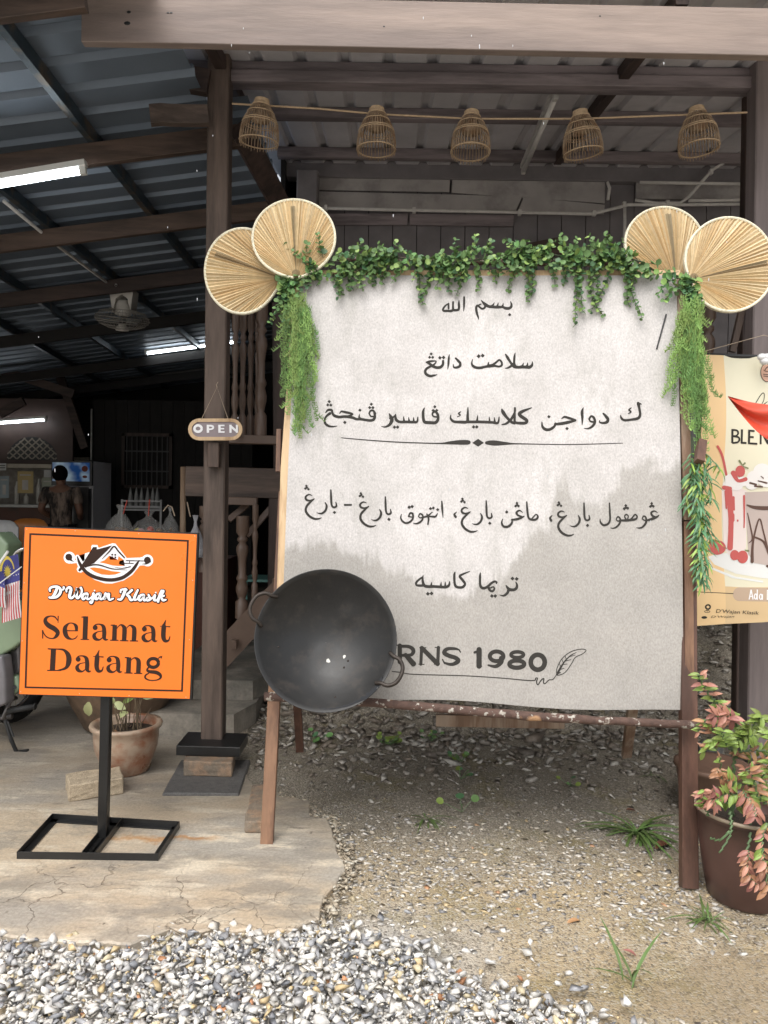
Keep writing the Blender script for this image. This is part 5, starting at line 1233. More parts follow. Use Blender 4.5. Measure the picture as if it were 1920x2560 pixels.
# fine feathery hanging plants: each strand is a part
def feathery(name, label, strands, seedv, wd=.5):
    random.seed(seedv); t = thing(name, label, 'hanging plant', Bq(strands[0][0], strands[0][1], .04))
    for (x0,y0,x1,y1) in strands:
        a = Bq(x0,y0,.035+random.uniform(0,.05)); b = Bq(x1,y1,.02+random.uniform(0,.05)); n = max(6,int((b-a).length/.0105)); mb = MB(); pts = []
        ph = random.random()*6
        for i in range(n+1):
            u = i/n; p = a.lerp(b,u) + Vector((.012*math.sin(u*5+ph)*math.sin(math.pi*u), .008*math.cos(u*4+ph), 0)); pts.append(p)
        mb.tube(pts, .0012, 4, caps=False)
        for i in range(1,n+1):
            p = pts[i]; d = (pts[i]-pts[i-1]).normalized()
            for j in range(4):
                an = random.random()*6.28; o = Vector((math.cos(an), math.sin(an)*.7-.2, .35)).normalized(); L_ = random.uniform(.015,.026)*(1-.3*i/n)
                q = p + o*L_*.6 + d*L_*.25; e = p + o*L_*.95 + Vector((0,0,L_*.5)); s = o.cross(Vector((0,1,0.2))).normalized()*.0022
                mb.add([p-s*.5,p+s*.5,q+s,q-s,e],[(0,1,2,3),(3,2,4)])
            if i % 7 == 3 and random.random() < .8:     # side twig
                an = random.random()*6.28; dd = Vector((math.cos(an)*.7, -.3, -.65)).normalized(); tp = [p + dd*random.uniform(.9,1.1)*.011*k for k in range(random.randint(3,6))]
                for k in range(len(tp)-1):
                    mb.tube([tp[k],tp[k+1]], .0009, 3, caps=False)
                    for j in range(4):
                        an = random.random()*6.28; o = Vector((math.cos(an), math.sin(an)*.7-.2, .5)).normalized(); L_ = random.uniform(.014,.022); s = o.cross(Vector((0,1,0.2))).normalized()*.0022
                        mb.add([tp[k+1]-s,tp[k+1]+s,tp[k+1]+o*L_+Vector((0,0,L_*.4))],[(0,1,2)])
        mb.build('strand', M_['needle'] if random.random() < .65 else M_['needle2'], t)
L1 = [(random.uniform(722,775),random.uniform(740,800),random.uniform(708,782),random.uniform(930,1000)) for _ in range(12)] + \
     [(random.uniform(735,780),780,random.uniform(735,800),random.uniform(1000,1090)) for _ in range(8)] + [(745,780,757,1102),(770,790,795,960),(770,800,799,900),(770,790,796,960),(730,780,712,1000),(750,800,722,1040),(760,800,800,1060),(752,800,745,1080),(740,800,765,1050),(735,760,700,860),(765,780,800,880)]
feathery('feathery_plant', 'bright green feathery artificial plant hanging down the left edge of the board', L1, 11)
L2 = [(random.uniform(1690,1740),random.uniform(750,800),random.uniform(1672,1752),random.uniform(900,1000)) for _ in range(13)] + \
     [(random.uniform(1700,1740),800,random.uniform(1715,1765),random.uniform(1000,1090)) for _ in range(14)] + [(1690,860,1665,985),(1700,850,1676,1020),(1690,800,1662,980),(1735,850,1775,1090),(1730,800,1760,1130),(1720,800,1740,1120),(1725,850,1775,1000),(1730,850,1770,960),(1740,840,1730,1140),(1700,780,1668,880),(1715,900,1700,1040)]
feathery('feathery_plant', 'pale green feathery artificial plant hanging down the right edge of the board', L2, 12)
random.seed(21)
bamt = thing('bamboo_leaf_garland', 'hanging spray of long thin bamboo like leaves beside the right batten', 'hanging plant', Bq(1735,1180,.04))
BM = [blade_mesh('bamboo_leaf_'+k, M_[k], 1, .085, .45) for k in ('bam','bam','bam2')]
items = []; mb = MB()
for x0,y0,x1,y1 in ((1722,1090,1708,1265),(1724,1090,1740,1330),(1728,1100,1745,1460),(1726,1100,1770,1250),(1730,1120,1790,1180),(1728,1100,1755,1330),(1724,1100,1725,1300),(1735,1300,1755,1440),(1732,1280,1770,1350),(1736,1200,1732,1440)):
    a = Bq(x0,y0,.03); b = Bq(x1,y1,.05); n = max(3,int((b-a).length/.022)); pts = [a.lerp(b,i/n)+N0*.03*math.sin(math.pi*i/n) for i in range(n+1)]; mb.tube(pts, .0014, 4, caps=False)
    for i in range(n//3, n+1):
        for j in range(4):
            an = random.uniform(0,6.28); dd = Vector((math.cos(an)*.75, -abs(math.sin(an))*.5, random.uniform(-.85,-.1))).normalized()
            L_ = random.uniform(.035,.066); items.append((frame(pts[i], dd, Vector((0,-.6,1)), L_), random.choice(BM), L_))
mb.build('stems', M_['stemd'], bamt); place_leaves(bamt, items)
pk = MB(); pk.beam(P(1748,1155,3.2), P(1754,1103,3.25), .035, .035, (0,1,0)); tag(pk.build('wooden_peg', M_['easeld']), 'brown wooden peg end sticking up beside the right edge of the board', 'wooden peg')
# ================================================================ ORANGE WELCOME SIGN
SY = 3.18
sign = thing('welcome_sign', 'orange square welcome sign with black border on a black steel stand', 'sign', G(225,2080))
def Sg(px, py, off=0.0): q = P(px, py, SY); return q + Vector((0,-1,0))*off
Q = [(60,1317),(494,1335),(477,1749),(46,1736)]
mb = MB(); mb.prism([Sg(x,y,-0.004) for x,y in [(59,1315),(495,1333),(478,1750),(45,1737)]], (0,.024,0)); mb.build('backing_frame', M_['black'], sign)
mb = MB(); mb.prism([Sg(x,y,0.0) for x,y in [(62,1318),(492,1336),(474,1747),(48,1735)]], (0,.0035,0)); mb.build('face_sheet', M_['orange'], sign)
I = Ink(Sg, 0, 0, 1, 0.0006)
I.stroke([(76,1335,4.6),(470,1352,4.6)], rnd=False, sub=1); I.stroke([(470,1349.8,4.6),(455,1728,4.6)], rnd=False, sub=1); I.stroke([(457,1727,4.2),(62,1718,4.2)], rnd=False, sub=1); I.stroke([(64,1720,4.6),(76,1333,4.6)], rnd=False, sub=1)
I.done('border_line', M_['brownink'], sign)
I = Ink(Sg, 90, 1520, 4.74, 0.0006)
I.parse('''264,92,14 262,176,8;258,150,10 225,106,18 170,96,16 122,118,34 112,160,48 150,207,58 220,247,58 258,290,50 240,335,38 200,360,16 140,350,14 100,312,14 82,268,10;78,260,14 80,362,14
;360,268,14 500,270,10;481,266,32 476,215,40 440,182,16 392,182,16 348,228,46 346,290,56 372,345,44 425,369,16 470,355,14 494,325,8
;590,98,58 580,370,58;540,108,12 590,104,16;530,371,12 630,373,12
;935,200,52 928,380,54;885,204,14 935,202,16;955,245,8 1000,200,16 1038,220,42 1050,260,54 1044,385,54;1068,245,8 1112,205,16 1152,225,42 1166,265,54 1160,388,54;878,381,13 978,383,13;995,386,13 1095,388,13;1112,389,13 1212,391,13
;1540,140,8 1524,185,26 1515,225,54 1510,340,54 1532,388,42 1572,382,20 1588,335,10;1468,215,8 1592,221,14
;208,485,60 195,740,62;140,483,14 290,487,12;132,739,14 300,741,12;250,487,12 330,497,28 383,560,58 388,640,62 350,712,34 250,741,12
;1102,584,54 1095,768,56;1052,587,14 1100,588,16;1122,622,8 1165,590,16 1205,610,44 1217,650,54 1212,770,54;1048,768,13 1145,771,13;1162,773,13 1260,776,13
;O1390,650 62 52 40;1442,605,12 1470,580,14 1494,583,34;1345,690,14 1318,730,24 1342,752,36 1420,762,44 1468,788,40 1478,825,24 1430,853,14 1350,855,14 1297,830,20 1300,795,20 1340,772,12''', rnd=False)
aa = '702,232,58 702,233,58;682,222,16 710,196,14 760,193,18 800,222,44 810,290,50 808,348,46 828,376,26 856,370,8;785,272,10 722,286,14 690,322,42 703,362,44 750,377,20 787,352,12'
for d in ((0,0),(583,17),(-202,375),(166,382)):
    I.parse(aa, *d, rnd=False); I.disc(702+d[0], 232+d[1], 30)
I.parse('1540,140,8 1524,185,26 1515,225,54 1510,340,54 1532,388,42 1572,382,20 1588,335,10;1468,215,8 1592,221,14', -790, 358, rnd=False)
I.done('lettering', M_['brownink'], sign, label='dark brown words Selamat Datang')
scr = '''215,75,10 203,120,26 175,180,24 145,212,18 118,212,16;125,135,10 120,110,16 150,85,18 215,82,20 252,115,24 243,168,24 200,207,20 150,215,16;292,88,18 290,110,12 277,122,4
;325,142,10 327,110,16 360,87,18 380,112,24 370,160,26 362,205,24 388,218,20 420,190,14 450,130,16 455,92,16 448,150,24 447,200,24 465,220,18 498,182,14 513,130,14 500,94,18
;572,162,14 538,173,18 518,208,20 532,233,18 560,212,12 582,165,20 574,212,20 592,235,12 640,200,8;655,165,22 643,230,24 633,275,18 612,270,12 640,243,8 690,212,8
;732,162,14 698,173,18 678,208,20 692,233,18 720,212,12 742,165,20 734,212,20 752,235,12 790,200,8;802,165,22 787,235,22 812,190,12 840,167,20 838,210,22 852,240,16 895,225,8
;1045,112,24 1020,180,26 990,233,20 955,235,12;985,150,10 987,125,14 1020,113,14 1060,118,12;1122,122,20 1087,155,16 1060,178,14 1087,200,22 1110,243,22 1142,235,10;1195,122,14 1162,190,22 1152,235,20 1185,235,10 1210,190,8
;1262,177,14 1228,188,18 1208,223,20 1222,248,18 1250,227,12 1272,180,20 1264,227,20 1282,250,12 1310,215,8;1325,180,14 1335,203,18 1345,235,20 1312,250,14;1345,240,12 1390,200,8;1403,187,22 1395,240,22 1425,245,10 1445,215,8
;1485,130,18 1460,190,20 1442,262,20;1478,135,12 1508,130,14 1500,160,12 1465,200,12;1515,192,12 1482,208,12 1502,245,20 1538,240,8;D12 668,128 1415,153'''
I = Ink(Sg, 100, 1450, 4.88, 0.0006, grow=18); I.parse(scr, dx=3, dy=3); I.done('name_outline', M_['brownink'], sign)
I = Ink(Sg, 100, 1450, 4.88, 0.0018, grow=5); I.parse(scr); I.done('name_lettering', M_['whiteink'], sign, label="white script reading D'Wajan Klasik")
# house and wok emblem
k_ = (Sg, 140, 1340, 6.381)
I = Ink(*k_, 0.0006)
I.poly([(565,160),(580,142),(660,142),(682,190),(900,116),(948,120),(1130,352),(1335,345),(1385,385),(1335,475),(1220,620),(1080,710),(900,758),(780,755),(620,700),(500,620),(430,565),(400,585),(350,575),(330,530),(350,490),(322,400),(305,325),(330,298),(362,305),(430,412),(562,250)])
I.disc(215,345,92,95,24); I.disc(1460,390,92,95,24); I.poly([(240,400),(330,380),(330,430),(240,440)]); I.poly([(1320,350),(1420,320),(1420,470),(1340,470)]); 
I.done('emblem_ground', M_['whiteink'], sign)
I = Ink(*k_, 0.0016)
I.poly([(690,418),(780,385),(852,312),(862,378),(990,380),(1000,318),(1080,380),(1012,400),(1008,450),(1100,475),(1000,478),(900,468),(800,440)])
I.poly([(535,510),(600,500),(700,512),(900,560),(1050,575),(950,612),(850,622),(730,612),(620,570)]); I.done('emblem_field', M_['orange'], sign)
I = Ink(*k_, 0.0021)
I.poly([(595,175),(655,175),(652,215),(897,148),(820,230),(610,432),(560,452),(470,492),(410,505),(400,480),(592,248)])
I.parse('''420,500,50 500,588,58 640,660,58 850,700,56 1050,668,58 1200,565,54 1285,455,42 1332,378,8;470,497,14 540,470,22 620,457,22 720,468,22 900,522,18 1140,542,6;920,490,4 1000,508,10 1080,512,14 1190,488,16
;732,372,8 850,250,20 930,165,24 1000,245,24 1095,345,22;342,330,18 372,415,42 410,490,50;378,545,36 430,480,50;1240,435,10 1228,435,12;1120,390,14 1400,397,14;1045,432,14 1228,437,14;1175,392,10 1175,436,10
;1500,400,36 1445,440,22 1370,446,5;1470,390,40 1500,405,34;230,370,40 258,393,18 292,406,5''')
I.disc(1460,385,54,56,20); I.disc(207,335,54,54,20)
for x,y in ((900,296),(948,298),(900,338),(948,340)): I.poly([(x-14,y-13),(x+14,y-13),(x+14,y+13),(x-14,y+13)])
I.done('emblem_shapes', M_['brownink'], sign, label='dark house roof, wok and two ladles')
for x,y in ((67,1323),(188,1327),(347,1334),(487,1340),(61,1457),(482,1451),(56,1602),(474,1599),(52,1729),(199,1734),(323,1739),(465,1743)):
    mb = MB(); mb.sphere(Sg(x,y,.001), .0022, 8, 5, sy=.5); mb.build('rivet', M_['rivet'], sign, smooth=True)
# stand
fz = 0.0
def gp(x, y, z=0.0): return G(x,y,z)
FL_, FR_, BR_, BL_ = gp(42,2147), gp(396,2152), gp(448,2070), gp(131,2050)
def angle_iron(a, b, name='base_bar', inward=Vector((0,1,0)), h=.03):
    mb = MB(); up = Vector((0,0,1)); d = (b-a).normalized()
    mb.beam(a+up*h/2, b+up*h/2, .004, h); mb.beam(a+up*(.004)+inward*.016, b+up*.004+inward*.016, .03, .004)
    mb.build(name, M_['black'], sign)
angle_iron(FL_, FR_, inward=Vector((0,1,0))); angle_iron(BL_, BR_, inward=Vector((0,-1,0)))
angle_iron(FL_+Vector((.002,.004,0)), BL_, inward=(FR_-FL_).normalized()); angle_iron(FR_+Vector((-.002,.004,0)), BR_, inward=(FL_-FR_).normalized())
angle_iron(gp(206,2146), gp(276,2058), inward=Vector((1,0,0)).normalized()); angle_iron(gp(238,2146), gp(306,2060), inward=Vector((-1,0,0)))
mb = MB(); A = P(258,2100,3.30); B = P(270,1600,3.22); mb.beam(Vector((A.x,A.y,0.005)), B, .04, .04, (0,1,0)); mb.build('stand_post', M_['black'], sign)

# ================================================================ OPEN sign
op = thing('open_sign', 'small wooden oval OPEN sign hanging by a cord on the brown post', 'sign', P(537,1050,4.12))
OY = 4.11
def Og(px, py, off=0.0): return P(px,py,OY) + Vector((0,-off,0))
def stad(x0,y0,x1,y1,n=10):
    r = (y1-y0)/2; cy = (y0+y1)/2; pts = []
    for k in range(n+1): a = -math.pi/2 + math.pi*k/n; pts.append((x1-r+r*math.cos(a), cy+r*math.sin(a)))
    for k in range(n+1): a = math.pi/2 + math.pi*k/n; pts.append((x0+r+r*math.cos(a), cy+r*math.sin(a)))
    return pts
o = stad(471,1046.5,606.5,1101); i_ = stad(480,1055,598,1092.5)
mb = MB(); mb.prism([Og(x,y,0) for x,y in o], (0,.006,0)); mb.build('back_plate', M_['pale'], op)
mb = MB(); mb.prism([Og(x,y,.0006) for x,y in i_], (0,.001,0)); mb.build('grey_panel', mat('mauve_grey_paint',(0.26,0.215,0.225),.6,bump=.1), op)
mb = MB(); n = len(o); vs = [Og(x,y,.007) for x,y in o] + [Og(x,y,.007) for x,y in i_] + [Og(x,y,.0008) for x,y in i_] + [Og(x,y,.0) for x,y in o]
fs = []
for k in range(n):
    j=(k+1)%n; fs += [(k,j,n+j,n+k),(n+k,n+j,2*n+j,2*n+k),(k,k+3*n,j+3*n,j)]
mb.add(vs,fs); mb.build('oval_rim', M_['pale'], op)
I = Ink(Og, 460, 940, 10.37, 0.004)
I.parse('O370,1365 92 82 66;625,1265,64 625,1475,64;600,1292,48 700,1292,48 755,1312,50 755,1355,50 700,1382,44 600,1382,42;925,1265,64 925,1475,64;910,1286,42 1055,1286,42;910,1368,38 1045,1368,38;910,1453,42 1058,1453,42;1210,1265,58 1210,1475,58;1377,1265,54 1377,1475,54;1200,1290,56 1385,1450,56', rnd=False)
I.done('lettering', M_['whiteink'], op, label='white word OPEN')
mb = MB(); mb.tube([Og(504,1050,.009),Og(543,968,.004),Og(571,1048,.009)], .0016, 5); mb.tube([Og(543,968,.004),Og(541,962,0.004),Og(545,955,.0)], .0016, 5); mb.build('cord', M_['cord'], op)

# ================================================================ POTS
def lathe_pot(name, label, px, Yc, prof, matl, zb=0.0, seg=48, M=None):
    c = P(px, 1800, Yc); t = thing(name, label, 'flower pot', (c.x, Yc, zb)); mb = MB(); mb.lathe((c.x,Yc,zb), prof, seg, M=M); mb.build('pot_body', matl, t, smooth=True); return t, Vector((c.x,Yc,zb))
M_['terra'] = mat('glazed_terracotta', (0.28,0.12,0.065), .35, var=.2, scale=6, bump=.15, col2=(0.4,0.3,0.22), c2amt=.55, c2scale=5, rvar=.1)
M_['jar'] = mat('old_water_jar', (0.17,0.11,0.07), .5, var=.25, scale=5, bump=.3, col2=(0.09,0.06,0.04), c2amt=.5, c2scale=3)
t, c = lathe_pot('water_jar', 'huge dark earthenware jar standing behind the small terracotta pot', 303, 4.9,
    [(.0,.0),(.2,.0),(.23,.02),(.32,.2),(.385,.36),(.40,.45),(.385,.52),(.35,.56),(.34,.59),(.37,.61),(.37,.63),(.33,.64),(.32,.6),(.34,.5),(.33,.3),(.0,.2)], M_['jar']); t['category'] = 'jar'
mb = MB(); mb.lathe(c, [(.0,.58),(.325,.57)], 32); mb.build('water', mat('dark_water',(0.02,0.02,0.015),.05,bump=0), t)
t, c = lathe_pot('terracotta_pot', 'small terracotta pot with thin stems on the slab behind the orange sign post', 316, 4.12,
    [(.0,.0),(.115,.0),(.125,.006),(.14,.06),(.165,.13),(.172,.19),(.172,.225),(.188,.24),(.192,.252),(.188,.262),(.168,.262),(.158,.25),(.155,.21),(.0,.205)], M_['terra'])
mb = MB(); mb.lathe(c, [(.0,.218),(.08,.222),(.156,.213)], 24); mb.build('soil', M_['soil'], t)
mb = MB(); random.seed(5)
tips = []
for k in range(22):
    a = random.random()*6.28; r = random.random()*.09; p = c + Vector((r*math.cos(a), r*math.sin(a), .215)); tip = p + Vector((random.uniform(-.07,.09), random.uniform(-.06,.06), random.uniform(.1,.3)))
    mb.tube([p, p.lerp(tip,.5)+Vector((random.uniform(-.01,.01),0,.015)), tip], [.003,.0025,.0015], 5); tips.append(tip)
mb.build('stems', mat('dry_stem',(0.14,0.1,0.06),.7), t)
LM = {k: blade_mesh('leaf_'+k, M_[k], 1, .2, .35, fold=.25) for k in ('lgreen','lpink','lorange','dry','grass')}
M_['vari'] = leafmat('variegated_leaf', (0.4,0.42,0.2)); LM['vari'] = blade_mesh('leaf_vari', M_['vari'], 1, .3, .3, fold=.1)
its = [(frame(tp, Vector((random.uniform(-1,1),-.3,random.uniform(-.6,.6))), Vector((0,-1,.3)), random.uniform(.05,.085)), LM[random.choice(('vari','lgreen','vari','dry'))], .06) for tp in tips[:12]]
its += [(frame(c+Vector((random.uniform(-.1,.1),random.uniform(-.1,.05),.225)), Vector((random.uniform(-1,1),random.uniform(-1,1),.1)), Vector((0,0,1)), .05), LM['dry'], .05) for _ in range(6)]
its.append((frame(P(222,1755,4.3), Vector((-.1,0,-1)), Vector((0,-1,.2)), .09), LM['vari'], .09))
place_leaves(t, its)

# big pot with the zigzag plant, lower right
M_['redpot'] = mat('dark_red_plastic_pot', (0.085,0.043,0.035), .4, var=.25, scale=5, bump=.1, col2=(0.05,0.028,0.024), c2amt=.55, c2scale=3)
PYc = 2.98; pc = P(1866,2100,PYc); pz = -0.055
dp = thing('potted_plant', 'dark red pot with zigzag stemmed plant of green and pink leaves at the right edge', 'potted plant', (pc.x,PYc,pz))
mb = MB(); mb.lathe((pc.x,PYc,pz), [(.0,.0),(.13,.0),(.142,.01),(.16,.1),(.178,.24),(.182,.33),(.19,.335),(.193,.348),(.188,.358),(.174,.356),(.168,.32),(.165,.28),(.0,.28)], 48); mb.build('pot_body', M_['redpot'], dp, smooth=True)
mb = MB(); mb.ring((pc.x,PYc,pz+.35), .187, .008, 40, 8); mb.build('pot_rim', mat('worn_rim',(0.3,0.24,0.17),.5,var=.3,scale=30), dp, smooth=True)
mb = MB(); mb.lathe((pc.x,PYc,pz), [(.0,.295),(.08,.3),(.168,.285)], 24); mb.build('soil', M_['soil'], dp)
random.seed(33); its = []; mb = MB()
def zig(pts_px, Y0, Y1, r=.006, leafy=0.45, pal=('lgreen','lgreen','lgreen','lpink'), Ls=(.045,.075), dens=1.0, hang=0.0):
    pp_ = [P(x,y,Y0+(Y1-Y0)*i/(len(pts_px)-1)) for i,(x,y) in enumerate(pts_px)]; c_ = cr3(pp_, 5); n = len(c_)
    z = [c_[i] + Vector((.004*(-1)**i, 0, .003*(-1)**i)) for i in range(n)]
    mb.tube(z, [r*(1-.5*i/n) for i in range(n)], 6)
    for i in range(n):
        if i/n < leafy or random.random() > dens*.9: continue
        d = (z[min(i+1,n-1)]-z[max(i-1,0)]).normalized()
        s = Vector((1,0,0)) if abs(d.z) > .5 else Vector((0,0,1))
        for sg in (1,-1):
            ld = (s*sg + d*.5 + Vector((random.uniform(-.3,.3), random.uniform(-.7,.3), random.uniform(-.4,.3)-hang))).normalized(); L_ = random.uniform(*Ls)*.64
            if random.random() < .18: continue
            its.append((frame(z[i], ld, Vector((random.uniform(-.5,.5),-.8,.7)), L_), LM[random.choice(pal)], L_))
g2 = ('lgreen',); pk_ = ('lpink','lgreen','lorange','lgreen'); og = ('lorange','lpink','lgreen','lgreen')
zig([(1830,2040),(1833,1960),(1835,1905),(1840,1880)], 2.98, 2.95, .009, 1)
zig([(1836,1890),(1825,1870),(1800,1840),(1775,1820),(1762,1800)], 2.95, 2.9, .006, .5, pk_, (.04,.07))
zig([(1840,1895),(1850,1880),(1890,1876),(1935,1880)], 2.95, 2.9, .006, .1, og, (.05,.08))
zig([(1845,1815),(1822,1790),(1800,1768),(1780,1745),(1760,1715),(1745,1685)], 2.95, 2.85, .006, .05, ('lgreen','lgreen','lgreen','lpink'), (.045,.075))
zig([(1850,1880),(1865,1860),(1845,1815)], 2.95, 2.95, .006, .2, g2, (.04,.06))
zig([(1842,1850),(1855,1845),(1865,1835),(1872,1822)], 2.9, 2.88, .004, 0, g2, (.05,.085)); zig([(1835,1860),(1850,1838),(1880,1840)], 2.92, 2.86, .004, 0, g2, (.05,.08))
zig([(1865,1990),(1875,1960),(1893,1925),(1920,1885)], 2.98, 2.92, .006, .6, ('lgreen','lorange'), (.05,.07))
zig([(1870,1985),(1905,1975),(1940,1990)], 2.95, 2.85, .005, .1, ('lgreen','lgreen','lorange'), (.05,.08)); zig([(1825,2010),(1810,1970),(1803,1930),(1800,1890)], 2.95, 2.9, .004, .4, ('lgreen','lorange'), (.03,.05))
zig([(1825,2030),(1828,2060),(1824,2090),(1800,2130)], 2.85, 2.78, .006, 1); zig([(1822,2080),(1800,2100),(1775,2095)], 2.78, 2.76, .005, 1)
zig([(1875,2030),(1876,2090),(1868,2130),(1880,2165)], 2.84, 2.74, .006, 1)
zig([(1770,2040),(1765,2015),(1755,1995),(1758,1975)], 2.88, 2.84, .004, .2, ('lgreen','lpink'), (.04,.07), hang=.3)
zig([(1790,1970),(1782,1985),(1778,2010)], 2.88, 2.82, .004, .0, ('lpink','lpink'), (.05,.075), hang=.8)
zig([(1858,1980),(1872,2000),(1885,2020),(1890,2040)], 2.84, 2.76, .004, 0, ('lpink','lorange','lpink'), (.055,.08), hang=.7)
zig([(1870,2130),(1866,2160),(1872,2190),(1895,2215)], 2.72, 2.68, .004, 0, ('lpink','lpink','lorange'), (.05,.08), hang=.4)
zig([(1915,2060),(1905,2100),(1908,2140),(1915,2180),(1920,2230)], 2.72, 2.66, .005, 0, ('lorange','lorange','lpink','lgreen'), (.055,.085), hang=.3)
zig([(1900,1960),(1912,1930),(1930,1900)], 2.85, 2.8, .004, 0, ('lgreen','lorange'), (.05,.08)); zig([(1920,1850),(1930,1830)], 2.8, 2.8, .004, 0, g2, (.06,.08))
zig([(1760,1880),(1775,1860),(1790,1850)], 2.9, 2.88, .004, 0, pk_, (.05,.07), hang=.5); zig([(1745,1830),(1760,1812),(1780,1815)], 2.92, 2.9, .003, 0, pk_, (.03,.05))
zig([(1830,1800),(1815,1790),(1790,1790)], 2.88, 2.86, .003, .0, ('lpink',), (.06,.085)); zig([(1790,1925),(1800,1940),(1812,1950)], 2.88, 2.84, .003, 0, ('lorange','lorange'), (.04,.06))
zig([(1800,2000),(1830,2010),(1860,2005),(1890,2000)], 2.9, 2.86, .003, 0, ('lgreen','lgreen','lorange'), (.045,.07)); zig([(1850,1930),(1880,1920),(1925,1930)], 2.9, 2.86, .003, 0, ('lorange','lpink','lgreen'), (.04,.065))
zig([(1880,1870),(1870,1840),(1885,1810),(1905,1790)], 2.9, 2.85, .004, .1, g2, (.06,.09)); zig([(1900,1990),(1880,1965),(1850,1960),(1820,1950)], 2.9, 2.82, .004, .1, ('lgreen','lgreen','lorange'), (.055,.085))
zig([(1860,2020),(1845,1990),(1815,1985),(1790,2000)], 2.86, 2.8, .004, .1, ('lgreen','lgreen','lpink'), (.05,.08)); zig([(1915,2010),(1895,1990),(1885,1950),(1870,1925)], 2.84, 2.8, .004, .1, ('lgreen','lorange','lgreen'), (.055,.08))
zig([(1825,1870),(1812,1855),(1805,1830)], 2.9, 2.86, .004, .1, g2, (.05,.08))
mb.build('stems', M_['stem'], dp, smooth=True); place_leaves(dp, its)
# a second darker pot/box behind it
mb = MB(); a = P(1790,1990,3.7); mb.lathe((a.x,3.75,-.02), [(.14,0),(.17,.2),(.18,.21),(.18,.23),(.16,.23),(.0,.2)], 28); 
tag(mb.build('plastic_tub', mat('dull_brown_tub',(0.13,0.075,0.05),.6,var=.2), smooth=True), 'dull brown tub half hidden behind the potted plant', 'tub')
rk2 = rough_block('grey_boulder', gq((1745,1990),(1800,1990),(1800,1950),(1742,1950), z=-.02), -.02, .2, mat('dark_slate_rock',(0.09,0.09,0.085),.7,var=.3,scale=12,bump=.6), .03); tag(rk2, 'dark grey rock behind the right easel leg and the potted plant', 'rock')

# ================================================================ MILKSHAKE POSTER
PY = 3.62
def Pg(px, py, off=0.0):
    u = (px-1757)/180; v = (py-887)/680
    bulge = .012*math.sin(u*2.2+.4)*math.sin(max(0,min(1,v))*3.1) + .006*math.sin(v*17)*math.exp(-((v-1)/.12)**2) + .005*math.sin(u*9)*math.exp(-((v)/.1)**2)
    return P(px, py, PY) + Vector((0,-off-bulge,0))
po = thing('drinks_poster', 'cream and yellow milkshake poster hung at the right edge behind the board', 'poster', P(1850,1565,PY))
def pl(x, v):  # left edge x for v
    return 1757 + (1735-1757)*v + (3*math.sin(v*9))
def pgrid(name, f0, f1, matl, nu=14, nv=60, off=0):
    vs = []
    for j in range(nv+1):
        v = j/nv
        for i in range(nu+1):
            x = f0(v) + (f1(v)-f0(v))*i/nu; ytop = 887 + (x-1757)*.035; ybot = 1566 - (x-1735)*.075; vs.append(Pg(x, ytop+(ybot-ytop)*v, off))
    me = bpy.data.meshes.new(name); me.from_pydata([tuple(q) for q in vs], [], [(j*(nu+1)+i, j*(nu+1)+i+1, (j+1)*(nu+1)+i+1, (j+1)*(nu+1)+i) for j in range(nv) for i in range(nu)])
    me.polygons.foreach_set('use_smooth',[True]*len(me.polygons)); me.materials.append(matl); return link(name, me, po)
def vinyl(nm, c, **k): return mat(nm, c, .42, var=.03, scale=3, bump=.05, **k)
pgrid('poster_cloth', lambda v: pl(1757,v), lambda v: 2080, vinyl('poster_cream',(0.74,0.70,0.53)), 20)
pgrid('printed_band', lambda v: pl(1757,v), lambda v: 1808+ 6*math.sin(v*8), vinyl('poster_peach',(0.78,0.55,0.29)), 6, off=.0008)
I = Ink(Pg, 1640, 860, 2.632, .0006, cell=60)
I.poly([(252,1575),(400,1590),(560,1600),(720,1600),(1100,1600),(1100,1800),(700,1832),(256,1852),(250,1700)]); I.done('lower_field', vinyl('poster_sand',(0.66,0.48,0.27)), po)
I = Ink(Pg, 1640, 860, 2.632, .0008, cell=60)
I.poly([(340,1400),(400,1378),(560,1370),(1000,1370),(1000,1560),(700,1540),(520,1510),(380,1450)]); I.poly([(345,1408),(370,1470),(520,1530),(700,1556),(700,1570),(500,1540),(360,1480)]); I.done('plate', vinyl('poster_white',(0.74,0.74,0.72)), po)
I = Ink(Pg, 1640, 860, 2.632, .0011, cell=60)
I.poly([(425,955),(440,1340),(470,1385),(560,1385),(585,1340),(590,970),(560,950)]); I.done('shake_glass', vinyl('poster_glass',(0.76,0.66,0.62)), po)
I = Ink(Pg, 1640, 860, 2.632, .0018, cell=60)
I.poly([(575,975),(600,1380),(640,1440),(760,1460),(1000,1440),(1000,960)]); I.done('mug', vinyl('poster_mug',(0.5,0.41,0.37)), po)
I = Ink(Pg, 1640, 860, 2.632, .0022, cell=60)
for x,y,r in ((480,890,38),(520,920,48),(465,930,34),(560,905,36),(640,880,52),(690,840,60),(620,920,44),(720,880,70)): I.disc(x,y,r,r*.9,16)
I.done('cream_topping', vinyl('poster_cream_white',(0.78,0.75,0.72)), po)
I = Ink(Pg, 1640, 860, 2.632, .0026, cell=60)
I.parse('400,675,16 430,740,16 455,860,14;470,965,44 485,1150,34 480,1340,36;450,970,16 455,1080,10;500,1010,18 505,1090,12;570,1000,14 572,1150,10 570,1210,8;495,1125,26 498,1160,20;528,1160,12 530,1168,8;440,945,28 480,950,22;500,850,34 530,900,22 580,890,26')
I.disc(545,838,32,38); I.disc(395,1338,58,48,20); I.disc(510,1388,30,34); I.disc(562,1400,36,42,18); I.done('strawberries', vinyl('poster_red',(0.52,0.1,0.09)), po)
I = Ink(Pg, 1640, 860, 2.632, .0032, cell=60)
